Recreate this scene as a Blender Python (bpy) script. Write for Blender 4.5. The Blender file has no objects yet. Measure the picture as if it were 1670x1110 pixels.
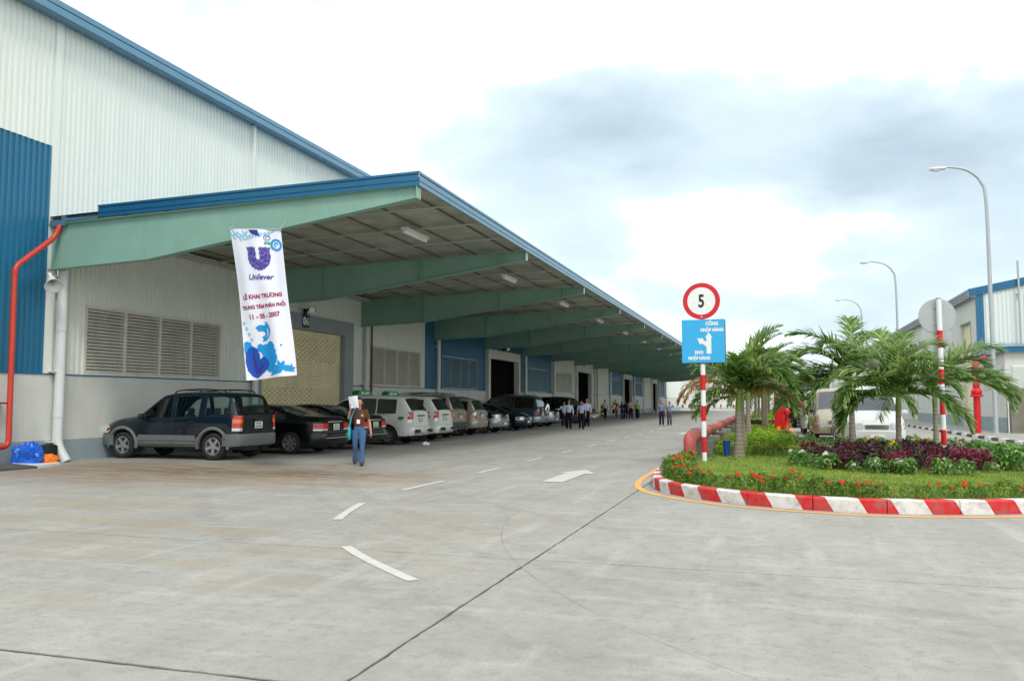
import bpy, bmesh, math, random
import numpy as np
from mathutils import Vector, Matrix, noise as mnoise
random.seed(7); np.random.seed(7)
R = math.radians
scene = bpy.context.scene
COL = scene.collection

# ------------------------------------------------------------------ camera
cam_d = bpy.data.cameras.new("camera"); cam = bpy.data.objects.new("camera", cam_d); COL.objects.link(cam)
YAW, PITCH = 17.408, 4.221
cam.location = (0, 0, 1.55)
cam.rotation_euler = (R(90 + PITCH), 0, R(YAW))
cam_d.sensor_width = 36.0; cam_d.lens = 36.0 * 1355 / 1670
cam_d.clip_start = 0.05; cam_d.clip_end = 4000
scene.camera = cam

# ------------------------------------------------------------------ sky, sun, exposure
SUN_EL, SUN_AZ = 66.0, 70.0          # azimuth from +Y towards +X
world = bpy.data.worlds.new("World"); scene.world = world; world.use_nodes = True
wt = world.node_tree; wt.nodes.clear()
def wn(t, **k):
    n = wt.nodes.new(t)
    for a, b in k.items(): setattr(n, a, b)
    return n
wl = wt.links.new
sky = wn('ShaderNodeTexSky', sky_type='NISHITA'); sky.sun_disc = False
sky.sun_elevation = R(SUN_EL); sky.sun_rotation = R(SUN_AZ); sky.dust_density = 4.0
tc = wn('ShaderNodeTexCoord')
sep = wn('ShaderNodeSeparateXYZ'); wl(tc.outputs['Generated'], sep.inputs[0])
mp = wn('ShaderNodeMapping'); mp.inputs['Scale'].default_value = (1.0, 1.0, 2.3); wl(tc.outputs['Generated'], mp.inputs[0])
n1 = wn('ShaderNodeTexNoise'); n1.inputs['Scale'].default_value = 3.6; n1.inputs['Detail'].default_value = 9; n1.inputs['Roughness'].default_value = .56
n1.inputs['Distortion'].default_value = .35
wl(mp.outputs[0], n1.inputs['Vector'])
def dirvec(px, py):
    F = Vector((-math.sin(R(YAW)) * math.cos(R(PITCH)), math.cos(R(YAW)) * math.cos(R(PITCH)), math.sin(R(PITCH))))
    Rt = Vector((math.cos(R(YAW)), math.sin(R(YAW)), 0)); U = Rt.cross(F)
    return (F * 1355 + Rt * (px - 835) + U * (555 - py)).normalized()
acc = None
# cloud banks: each a flattened soft blob of directions with ragged edges (x, y, half width, weight)
dn = wn('ShaderNodeTexNoise'); dn.inputs['Scale'].default_value = 5.5; dn.inputs['Detail'].default_value = 7; dn.inputs['Roughness'].default_value = .55; wl(mp.outputs[0], dn.inputs['Vector'])
ds = wn('ShaderNodeVectorMath', operation='SUBTRACT'); wl(dn.outputs['Color'], ds.inputs[0]); ds.inputs[1].default_value = (.5, .5, .5)
dm = wn('ShaderNodeVectorMath', operation='MULTIPLY'); wl(ds.outputs[0], dm.inputs[0]); dm.inputs[1].default_value = (.20, .20, .13)
dd = wn('ShaderNodeVectorMath', operation='ADD'); wl(dm.outputs[0], dd.inputs[0]); wl(tc.outputs['Generated'], dd.inputs[1])
for px, py, rad, wgt in [(920, 235, .20, .42), (1040, 185, .14, .16), (1150, 255, .12, .20), (1400, 285, .22, .42), (1560, 250, .22, .34), (1660, 190, .15, .2), (1610, 385, .15, .34),
                         (980, 370, .14, .22), (1390, 470, .15, .20), (1230, 150, .16, .12), (1250, 390, .17, -.26), (1010, 300, .10, -.12), (1480, 355, .12, -.15), (820, 420, .2, .1), (1500, 540, .2, .14), (1180, 500, .16, .13), (1320, 560, .18, .13), (1060, 440, .12, .1)]:
    v0_ = wn('ShaderNodeVectorMath', operation='SUBTRACT'); wl(dd.outputs[0], v0_.inputs[0]); v0_.inputs[1].default_value = dirvec(px, py)
    v1_ = wn('ShaderNodeVectorMath', operation='MULTIPLY'); wl(v0_.outputs[0], v1_.inputs[0]); v1_.inputs[1].default_value = (1, 1, 2.2)
    v = wn('ShaderNodeVectorMath', operation='LENGTH'); wl(v1_.outputs[0], v.inputs[0])
    m = wn('ShaderNodeMapRange', interpolation_type='SMOOTHSTEP'); m.inputs[1].default_value = rad * .12; m.inputs[2].default_value = rad * 1.02
    m.inputs[3].default_value = wgt; m.inputs[4].default_value = 0
    wl(v.outputs['Value'], m.inputs[0])
    if acc is None: acc = m.outputs[0]
    else:
        a = wn('ShaderNodeMath', operation='ADD'); wl(acc, a.inputs[0]); wl(m.outputs[0], a.inputs[1]); acc = a.outputs[0]
a = wn('ShaderNodeMath', operation='ADD'); wl(n1.outputs['Fac'], a.inputs[0]); wl(acc, a.inputs[1])
am = wn('ShaderNodeMath', operation='MULTIPLY'); am.inputs[1].default_value = .74; wl(a.outputs[0], am.inputs[0])
cr = wn('ShaderNodeValToRGB'); wl(am.outputs[0], cr.inputs[0])
cr.color_ramp.elements[0].position = .335; cr.color_ramp.elements[0].color = (11.6, 11.9, 12.2, 1)
cr.color_ramp.elements[1].position = .93; cr.color_ramp.elements[1].color = (4.5, 5.5, 6.4, 1)
e = cr.color_ramp.elements.new(.50); e.color = (7.0, 8.4, 9.2, 1)
mixn = wn('ShaderNodeMix', data_type='RGBA'); mixn.inputs[0].default_value = .93
wl(sky.outputs[0], mixn.inputs[6]); wl(cr.outputs[0], mixn.inputs[7])
bg = wn('ShaderNodeBackground'); bg.inputs[1].default_value = .1; wl(mixn.outputs[2], bg.inputs[0])
wo = wn('ShaderNodeOutputWorld'); wl(bg.outputs[0], wo.inputs[0])
sd = bpy.data.lights.new("sun", 'SUN'); sd.energy = 1.2; sd.angle = R(14); sd.color = (1, .96, .9)
sun = bpy.data.objects.new("sun", sd); COL.objects.link(sun)
sv = Vector((math.sin(R(SUN_AZ)) * math.cos(R(SUN_EL)), math.cos(R(SUN_AZ)) * math.cos(R(SUN_EL)), math.sin(R(SUN_EL))))
sv = Vector((.34, -.52, .80)).normalized()
sky.sun_elevation = math.asin(sv.z); sky.sun_rotation = math.atan2(sv.x, sv.y)
sun.rotation_euler = sv.to_track_quat('Z', 'Y').to_euler(); sun.location = (30, -20, 60)
scene.view_settings.view_transform = 'Standard'; scene.view_settings.look = 'None'
scene.view_settings.exposure = 0.36; scene.view_settings.gamma = 1
scene.render.engine = 'CYCLES'; scene.cycles.max_bounces = 7; scene.cycles.transparent_max_bounces = 12

# ------------------------------------------------------------------ helpers
def lin(r, g, b):
    return tuple(((c / 255) / 12.92 if c / 255 <= .04045 else ((c / 255 + .055) / 1.055) ** 2.4) for c in (r, g, b))
MATS = {}
def mat(name, col, rough=.6, metal=0., var=.0, vscale=3., bump=0., bscale=40., spec=.5, streak=0., coat=0., alpha=None, trans=None, dirt=None, dirtz=None, coords='Object'):
    m = bpy.data.materials.new(name); m.use_nodes = True; nt = m.node_tree; N = nt.nodes; L = nt.links.new
    b = N['Principled BSDF']; b.inputs['Base Color'].default_value = (*col, 1); b.inputs['Roughness'].default_value = rough
    b.inputs['Metallic'].default_value = metal; b.inputs['Specular IOR Level'].default_value = spec
    b.inputs['Coat Weight'].default_value = coat
    tcn = N.new('ShaderNodeTexCoord'); cs = tcn.outputs['Object' if coords == 'World' else coords]
    if coords == 'World':
        g = N.new('ShaderNodeNewGeometry'); cs = g.outputs['Position']
    cout = None
    if var > 0:
        nz = N.new('ShaderNodeTexNoise'); nz.inputs['Scale'].default_value = vscale; nz.inputs['Detail'].default_value = 6; nz.inputs['Roughness'].default_value = .6
        if streak:
            mpn = N.new('ShaderNodeMapping'); mpn.inputs['Scale'].default_value = (1, 1, streak); L(cs, mpn.inputs[0]); L(mpn.outputs[0], nz.inputs['Vector'])
        else: L(cs, nz.inputs['Vector'])
        mx = N.new('ShaderNodeMix'); mx.data_type = 'RGBA'
        mr = N.new('ShaderNodeMapRange'); mr.inputs[1].default_value = .3; mr.inputs[2].default_value = .7
        L(nz.outputs['Fac'], mr.inputs[0]); L(mr.outputs[0], mx.inputs[0])
        mx.inputs[6].default_value = (*[c * (1 - var) for c in col], 1); mx.inputs[7].default_value = (*[min(1, c * (1 + var)) for c in col], 1)
        cout = mx.outputs[2]
    if dirt:                                   # patchy grime: (colour, amount, scale)
        dc, da, ds = dirt
        nz2 = N.new('ShaderNodeTexNoise'); nz2.inputs['Scale'].default_value = ds; nz2.inputs['Detail'].default_value = 8; nz2.inputs['Roughness'].default_value = .7
        mp2 = N.new('ShaderNodeMapping'); mp2.inputs['Scale'].default_value = (1, 1, .25); L(cs, mp2.inputs[0]); L(mp2.outputs[0], nz2.inputs['Vector'])
        mr2 = N.new('ShaderNodeMapRange'); mr2.inputs[1].default_value = .5; mr2.inputs[2].default_value = .78; mr2.inputs[4].default_value = da
        L(nz2.outputs['Fac'], mr2.inputs[0])
        mx2 = N.new('ShaderNodeMix'); mx2.data_type = 'RGBA'; L(mr2.outputs[0], mx2.inputs[0]); mx2.inputs[7].default_value = (*dc, 1)
        if cout: L(cout, mx2.inputs[6])
        else: mx2.inputs[6].default_value = (*col, 1)
        cout = mx2.outputs[2]
    if cout: L(cout, b.inputs['Base Color'])
    if bump > 0:
        nb = N.new('ShaderNodeTexNoise'); nb.inputs['Scale'].default_value = bscale; nb.inputs['Detail'].default_value = 5; L(cs, nb.inputs['Vector'])
        bp = N.new('ShaderNodeBump'); bp.inputs['Strength'].default_value = bump; bp.inputs['Distance'].default_value = .02
        L(nb.outputs['Fac'], bp.inputs['Height']); L(bp.outputs[0], b.inputs['Normal'])
    MATS[name] = m
    return m
def glass_mat(name, tint, mixf=.35, rough=.03):
    """car glass: a tinted see-through pane with a mirror-like reflection"""
    m = bpy.data.materials.new(name); m.use_nodes = True; nt = m.node_tree; N = nt.nodes; L = nt.links.new; N.clear()
    t = N.new('ShaderNodeBsdfTransparent'); t.inputs[0].default_value = (*tint, 1)
    g = N.new('ShaderNodeBsdfGlossy'); g.inputs['Roughness'].default_value = rough; g.inputs[0].default_value = (.9, .95, .95, 1)
    f = N.new('ShaderNodeFresnel'); f.inputs[0].default_value = 1.5
    mr = N.new('ShaderNodeMapRange'); mr.inputs[3].default_value = mixf * .25; mr.inputs[4].default_value = 1; L(f.outputs[0], mr.inputs[0])
    mx = N.new('ShaderNodeMixShader'); L(mr.outputs[0], mx.inputs[0]); L(t.outputs[0], mx.inputs[1]); L(g.outputs[0], mx.inputs[2])
    o = N.new('ShaderNodeOutputMaterial'); L(mx.outputs[0], o.inputs[0]); MATS[name] = m
    return m
def leaf_mat(name, c1, c2, rough=.5, trans=.35, vs=2.5, c3=None):
    """leaves: two greens mixed by noise and per object, some light passing through"""
    m = bpy.data.materials.new(name); m.use_nodes = True; nt = m.node_tree; N = nt.nodes; L = nt.links.new
    b = N['Principled BSDF']; b.inputs['Roughness'].default_value = rough; b.inputs['Specular IOR Level'].default_value = .35
    g = N.new('ShaderNodeNewGeometry')
    nz = N.new('ShaderNodeTexNoise'); nz.inputs['Scale'].default_value = vs; nz.inputs['Detail'].default_value = 3; L(g.outputs['Position'], nz.inputs['Vector'])
    ad = N.new('ShaderNodeMath'); ad.operation = 'ADD'; L(nz.outputs['Fac'], ad.inputs[0])
    ra = N.new('ShaderNodeMath'); ra.operation = 'MULTIPLY'; ra.inputs[1].default_value = .5; L(g.outputs['Random Per Island'], ra.inputs[0]); L(ra.outputs[0], ad.inputs[1])
    mr = N.new('ShaderNodeMapRange'); mr.inputs[1].default_value = .4; mr.inputs[2].default_value = 1.1; L(ad.outputs[0], mr.inputs[0])
    cr = N.new('ShaderNodeValToRGB'); L(mr.outputs[0], cr.inputs[0])
    cr.color_ramp.elements[0].color = (*c1, 1); cr.color_ramp.elements[1].color = (*c2, 1)
    if c3: e = cr.color_ramp.elements.new(.5); e.color = (*c3, 1)
    L(cr.outputs[0], b.inputs['Base Color'])
    if trans:
        tr = N.new('ShaderNodeBsdfTranslucent'); L(cr.outputs[0], tr.inputs[0])
        mx = N.new('ShaderNodeMixShader'); mx.inputs[0].default_value = trans; L(b.outputs[0], mx.inputs[1]); L(tr.outputs[0], mx.inputs[2])
        L(mx.outputs[0], N['Material Output'].inputs[0])
    MATS[name] = m
    return m

class MB:
    """mesh collector: boxes, tubes, prisms, lathes gathered into one mesh"""
    def __init__(s): s.v = []; s.f = []; s.m = []; s.sm = []; s.uv = None
    def add(s, vs, fs, m=0, smooth=False):
        o = len(s.v); s.v.extend(tuple(p) for p in vs)
        for f in fs: s.f.append(tuple(i + o for i in f)); s.m.append(m); s.sm.append(smooth)
    def quad(s, a, b, c, d, m=0): s.add([a, b, c, d], [(0, 1, 2, 3)], m)
    def box(s, x0, y0, z0, x1, y1, z1, m=0):
        v = [(x, y, z) for x in (x0, x1) for y in (y0, y1) for z in (z0, z1)]
        s.add(v, [(0, 1, 3, 2), (4, 6, 7, 5), (0, 4, 5, 1), (2, 3, 7, 6), (0, 2, 6, 4), (1, 5, 7, 3)], m)
    def obox(s, c, h, rot=None, m=0):
        """box with centre c, half sizes h, rotation matrix rot"""
        M = rot if rot is not None else Matrix.Identity(3); c = Vector(c)
        v = [c + M @ Vector((x * h[0], y * h[1], z * h[2])) for x in (-1, 1) for y in (-1, 1) for z in (-1, 1)]
        s.add(v, [(0, 1, 3, 2), (4, 6, 7, 5), (0, 4, 5, 1), (2, 3, 7, 6), (0, 2, 6, 4), (1, 5, 7, 3)], m)
    def bbox(s, c, h, r=.03, m=0, rot=None):
        """box with chamfered edges"""
        M = rot if rot is not None else Matrix.Identity(3); c = Vector(c)
        bm = bmesh.new(); bmesh.ops.create_cube(bm, size=2)
        for v in bm.verts: v.co = Vector((v.co.x * h[0], v.co.y * h[1], v.co.z * h[2]))
        bmesh.ops.bevel(bm, geom=bm.edges[:], offset=min(r, min(h) * .95), segments=2, profile=.5, affect='EDGES')
        bm.verts.index_update()
        s.add([c + M @ v.co for v in bm.verts], [[v.index for v in f.verts] for f in bm.faces], m, True); bm.free()
    def tube(s, pts, r, n=8, m=0, caps=True, smooth=True):
        pts = [Vector(p) for p in pts]; rs = r if isinstance(r, (list, tuple)) else [r] * len(pts)
        up = None; vs = []; fs = []
        for i, p in enumerate(pts):
            t = (pts[min(i + 1, len(pts) - 1)] - pts[max(i - 1, 0)])
            t = t.normalized() if t.length > 1e-9 else Vector((0, 0, 1))
            if up is None:
                up = Vector((0, 0, 1)) if abs(t.z) < .9 else Vector((1, 0, 0))
            a = t.cross(up); a = a.normalized() if a.length > 1e-6 else t.orthogonal().normalized()
            b = a.cross(t).normalized(); up = b
            for k in range(n):
                th = 2 * math.pi * k / n; vs.append(p + (a * math.cos(th) + b * math.sin(th)) * rs[i])
        for i in range(len(pts) - 1):
            for k in range(n):
                k2 = (k + 1) % n; fs.append((i * n + k, i * n + k2, (i + 1) * n + k2, (i + 1) * n + k))
        s.add(vs, fs, m, smooth)
        if caps:
            s.add(vs[:n], [tuple(range(n))[::-1]], m); s.add(vs[-n:], [tuple(range(n))], m)
    def rings(s, rings, m=0, smooth=True, close=True, caps=False):
        n = len(rings[0]); vs = [p for r in rings for p in r]; fs = []
        for i in range(len(rings) - 1):
            for k in range(n if close else n - 1):
                k2 = (k + 1) % n; fs.append((i * n + k, i * n + k2, (i + 1) * n + k2, (i + 1) * n + k))
        s.add(vs, fs, m, smooth)
        if caps:
            s.add(rings[0], [tuple(range(n))[::-1]], m); s.add(rings[-1], [tuple(range(n))], m)
    def lathe(s, prof, n=24, M=None, m=0, smooth=True):
        """profile (r, h) turned about local z; M places it"""
        M = M or Matrix.Identity(4)
        s.rings([[M @ Vector((r * math.cos(2 * math.pi * k / n), r * math.sin(2 * math.pi * k / n), h)) for k in range(n)] for r, h in prof], m, smooth)
    def disc(s, c, r, n=24, M=None, m=0):
        M = M or Matrix.Identity(4)
        s.add([M @ Vector((c[0] + r * math.cos(2 * math.pi * k / n), c[1] + r * math.sin(2 * math.pi * k / n), c[2])) for k in range(n)], [tuple(range(n))], m)
    def ell(s, c, h, n=12, k=8, m=0, rot=None, fn=None):
        M = rot if rot is not None else Matrix.Identity(3); c = Vector(c); rings = []
        for i in range(k + 1):
            ph = math.pi * i / k; r = max(math.sin(ph), .001)
            ring = []
            for j in range(n):
                th = 2 * math.pi * j / n; d = Vector((r * math.cos(th), r * math.sin(th), -math.cos(ph)))
                if fn: d = fn(d)
                ring.append(c + M @ Vector((d.x * h[0], d.y * h[1], d.z * h[2])))
            rings.append(ring)
        s.rings(rings, m)
    def prism(s, poly, o, ax, ay, az, d, m=0, mside=None):
        """polygon (2D) in the plane o,ax,ay pushed d along az"""
        o, ax, ay, az = Vector(o), Vector(ax), Vector(ay), Vector(az); n = len(poly)
        a = [o + ax * x + ay * y for x, y in poly]; b = [p + az * d for p in a]
        s.add(a + b, [tuple(range(n))[::-1], tuple(range(n, 2 * n))], m)
        s.add(a + b, [(i, (i + 1) % n, n + (i + 1) % n, n + i) for i in range(n)], m if mside is None else mside)
    def mesh(s, name, mats, auto=None):
        me = bpy.data.meshes.new(name); me.from_pydata(s.v, [], s.f)
        for mt in (mats if isinstance(mats, (list, tuple)) else [mats]): me.materials.append(MATS[mt] if isinstance(mt, str) else mt)
        me.polygons.foreach_set('material_index', s.m); me.polygons.foreach_set('use_smooth', s.sm)
        me.update(); me.validate()
        return me
    def build(s, name, mats, parent=None, world=False, kind=None, sharp=None, flip=False, fixn=False):
        if world and parent is not None:
            off = Vector(); p = parent
            while p is not None: off += p.location; p = p.parent
            s.v = [(x - off.x, y - off.y, z - off.z) for x, y, z in s.v]
        me = s.mesh(name, mats)
        if fixn:
            bm = bmesh.new(); bm.from_mesh(me); bmesh.ops.recalc_face_normals(bm, faces=bm.faces[:]); bm.to_mesh(me); bm.free()
        if sharp is not None:
            me.set_sharp_from_angle(angle=R(sharp))
        return link(name, me, parent, kind)
def link(name, data, parent=None, kind=None, loc=None, rotz=0):
    o = bpy.data.objects.new(name, data); COL.objects.link(o); o.parent = parent
    if kind: o['kind'] = kind
    if loc is not None: o.location = loc
    if rotz: o.rotation_euler = (0, 0, rotz)
    return o
def tag(o, label, cat, group=None):
    o['label'] = label; o['category'] = cat
    if group: o['group'] = group
    return o
def thing(name, label, cat, loc=(0, 0, 0), rotz=0, group=None):
    return tag(link(name, None, loc=loc, rotz=rotz), label, cat, group)
def dup(root, loc, rotz, label=None, group=None, scale=None):
    r = root.copy(); COL.objects.link(r); r.location = loc; r.rotation_euler = (0, 0, rotz)
    if label: r['label'] = label
    if group: r['group'] = group
    if scale: r.scale = (scale,) * 3
    for ch in list(root.children):
        c = ch.copy(); COL.objects.link(c); c.parent = r
        for g in ch.children:
            d = g.copy(); COL.objects.link(d); d.parent = c
    return r
def text2d(string, size=1., bold=0., align='CENTER', shear=0.):
    """flat lettering as (verts2d, faces)"""
    cu = bpy.data.curves.new('lettering', 'FONT'); cu.body = string; cu.size = size; cu.align_x = align; cu.offset = bold; cu.shear = shear
    cu.resolution_u = 3
    o = bpy.data.objects.new('lettering', cu); COL.objects.link(o)
    dg = bpy.context.evaluated_depsgraph_get(); me = bpy.data.meshes.new_from_object(o.evaluated_get(dg))
    vs = [(v.co.x, v.co.y) for v in me.vertices]; fs = [tuple(p.vertices) for p in me.polygons]
    bpy.data.objects.remove(o); bpy.data.curves.remove(cu); bpy.data.meshes.remove(me)
    return vs, fs
def cat(pts, n=8):
    """smooth curve through the points"""
    P = [Vector(p) for p in pts]; P = [P[0] * 2 - P[1]] + P + [P[-1] * 2 - P[-2]]; out = []
    for i in range(1, len(P) - 2):
        for k in range(n):
            t = k / n; a, b, c, d = P[i - 1:i + 3]
            out.append(.5 * ((2 * b) + (c - a) * t + (2 * a - 5 * b + 4 * c - d) * t * t + (3 * b - a - 3 * c + d) * t ** 3))
    out.append(P[-2]); return out
def arcpts(pts, rad=.2, n=5):
    """polyline with rounded corners"""
    P = [Vector(p) for p in pts]; out = [P[0]]
    for i in range(1, len(P) - 1):
        a = (P[i - 1] - P[i]); b = (P[i + 1] - P[i]); r = min(rad, a.length * .45, b.length * .45)
        p0 = P[i] + a.normalized() * r; p1 = P[i] + b.normalized() * r
        for k in range(n + 1):
            t = k / n; out.append(p0 * (1 - t) ** 2 + P[i] * 2 * t * (1 - t) + p1 * t * t)
    out.append(P[-1]); return out
AX = {'x': Matrix.Rotation(R(90), 4, 'Y'), 'y': Matrix.Rotation(R(-90), 4, 'X'), 'z': Matrix.Identity(4)}
def at(M, p): return Matrix.Translation(p) @ M

# ------------------------------------------------------------------ materials
mat('white_metal', lin(226, 231, 222), .5, var=.03, vscale=1.2, streak=.2, dirt=(lin(170, 168, 152), .14, 1.3))
mat('blue_metal', lin(32, 108, 142), .38, var=.10, vscale=1.5, streak=.2, dirt=(lin(60, 110, 140), .3, 2))
mat('blue_fascia', lin(38, 104, 140), .25, .25, var=.06, vscale=1.5)
mat('fascia_sky_sheen', lin(96, 138, 160), .3, .35, var=.06, vscale=2)  # fascia blue made paler: the gloss sky reflection is put into the colour
mat('dark_groove', (.012, .03, .05), .6)
mat('plaster', lin(212, 214, 205), .8, var=.05, vscale=.8, bump=.15, bscale=60, dirt=(lin(150, 150, 136), .30, .9))
mat('plinth_grey', lin(150, 166, 172), .7, var=.07, vscale=1.5, dirt=(lin(120, 116, 100), .45, 1.6))
mat('portal_grey', lin(142, 152, 156), .6, var=.05, vscale=1.0)
mat('green_steel', lin(134, 172, 156), .42, var=.06, vscale=1.3, dirt=(lin(96, 130, 110), .35, 1.1))
mat('white_pipe', lin(214, 219, 216), .45, var=.04, vscale=1.5, dirt=(lin(150, 148, 130), .3, 1.5))
mat('louvre_cream', lin(214, 212, 198), .55, var=.06, vscale=2, dirt=(lin(120, 116, 100), .35, 2))
mat('louvre_blue', lin(128, 158, 172), .5, var=.08, vscale=2)
mat('louvre_back', lin(84, 82, 74), .9)
mat('roller_cream', lin(238, 227, 186), .5, var=.06, vscale=2, dirt=(lin(150, 136, 90), .3, 1.5))
mat('black', (.012, .012, .013), .55)
mat('dark_room', (.02, .02, .022), .9)  # near-black surfaces: the darkness of the unlit rooms is put into the colour
mat('foil', lin(166, 170, 158), .5, .1, var=.25, vscale=1.3, bump=.4, bscale=14, dirt=(lin(120, 126, 118), .8, .9))
mat('purlin', lin(120, 114, 100), .6)
mat('rod_grey', lin(200, 204, 196), .4, .5)
mat('red_pipe', lin(196, 62, 44), .38, var=.08, vscale=3, dirt=(lin(140, 60, 50), .3, 2))
mat('red_pipe_faded', lin(190, 92, 84), .45, var=.1, vscale=3, dirt=(lin(150, 100, 90), .4, 2))
mat('bright_red', lin(214, 20, 30), .4, var=.05, vscale=4)
mat('dark_red_pipe', lin(120, 28, 26), .5)
mat('brown_pipe', lin(120, 62, 36), .5)
mat('sign_white', lin(240, 240, 238), .4, var=.02)
mat('sign_blue', lin(50, 176, 232), .4, var=.03)
mat('ink_black', (.02, .02, .015), .5)
mat('banner_white', lin(236, 238, 246), .75, var=.02)
mat('ink_purple', lin(60, 42, 140), .7)
mat('ink_lilac', lin(120, 108, 184), .7)
mat('ink_maroon', lin(164, 34, 78), .7)
mat('ink_cyan', lin(18, 150, 218), .7)
mat('ink_paleblue', lin(140, 200, 226), .7)
mat('ink_blue', lin(18, 78, 176), .7)
mat('ink_green', lin(40, 172, 110), .7)
mat('number_blue', lin(22, 40, 98), .4)
mat('number_lime', lin(170, 230, 120), .5)
mat('galvanised', lin(180, 186, 186), .5, .25, var=.06, vscale=4)
mat('lamp_white', lin(224, 226, 222), .4)
mat('grey_concrete_block', lin(132, 132, 122), .9, var=.16, vscale=5, bump=.5, bscale=30, dirt=(lin(84, 84, 70), .5, 3))
mat('rough_wall', lin(128, 122, 108), .9, var=.12, vscale=2, bump=.3, bscale=20, dirt=(lin(80, 76, 64), .6, 1.2))
mat('tarp_blue', lin(12, 92, 196), .35, var=.12, vscale=6, bump=.5, bscale=10)
mat('tarp_orange', lin(250, 122, 18), .5, var=.08, vscale=6)
mat('tin_blue', lin(20, 72, 150), .4)
mat('soil', lin(104, 88, 62), .95, var=.25, vscale=4, bump=.8, bscale=30)
mat('yellow_paint', lin(232, 170, 84), .7, var=.10, vscale=6, dirt=(lin(170, 150, 110), .5, 4))
mat('road_white', lin(198, 200, 190), .75, var=.08, vscale=14, dirt=(lin(176, 172, 158), .95, 9), coords='World')
mat('black_yellow', lin(236, 190, 30), .5)
mat('paper', lin(235, 240, 250), .8)
# vehicles
def paint(name, col, metal=.25, rough=.28): return mat(name, col, rough, metal, coat=.45, var=.02, vscale=2, spec=.3)
paint('paint_teal', lin(5, 26, 38), 0, .2); paint('paint_black', lin(8, 12, 18), 0, .2); paint('paint_white', lin(216, 220, 212), 0)
paint('paint_beige', lin(152, 150, 138), .4); paint('paint_sand', lin(170, 162, 150), .4); paint('paint_green_black', lin(22, 34, 30))
paint('paint_silver', lin(168, 176, 180), .6); paint('paint_bluegrey', lin(66, 84, 96), .5); paint('paint_darkgreen', lin(16, 28, 26)); paint('paint_midnight', lin(14, 20, 40))
paint('paint_champagne', lin(176, 166, 142), .5); paint('paint_vanwhite', lin(206, 208, 206), 0); paint('paint_military', lin(40, 52, 44), 0)
mat('cladding', lin(104, 108, 104), .6); mat('cladding_dark', lin(58, 62, 62), .6)
mat('tyre', (.018, .018, .019), .85, bump=.3, bscale=60, dirt=(lin(90, 84, 72), .3, 4)); mat('rim_metal', lin(190, 192, 190), .28, .8); mat('chrome', (.75, .77, .78), .12, 1.)
mat('lamp_red', lin(210, 22, 24), .2, coat=1.); mat('lamp_amber', lin(240, 116, 20), .2, coat=1.); mat('lamp_clear', lin(220, 226, 226), .12, .3, coat=1.)
mat('seat_grey', lin(60, 62, 64), .9); mat('interior', (.03, .03, .03), .8); mat('plate_white', lin(220, 224, 214), .5); mat('taxi_green', lin(0, 132, 74), .3, coat=.5)
mat('silver_shade', lin(168, 184, 200), .45, .3, var=.15, vscale=8, bump=.3, bscale=12)
glass_mat('glass_clear', (.80, .90, .86), .1, .02); glass_mat('glass_dark', (.035, .04, .045), .45); glass_mat('glass_mid', (.16, .20, .20), .5)
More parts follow.
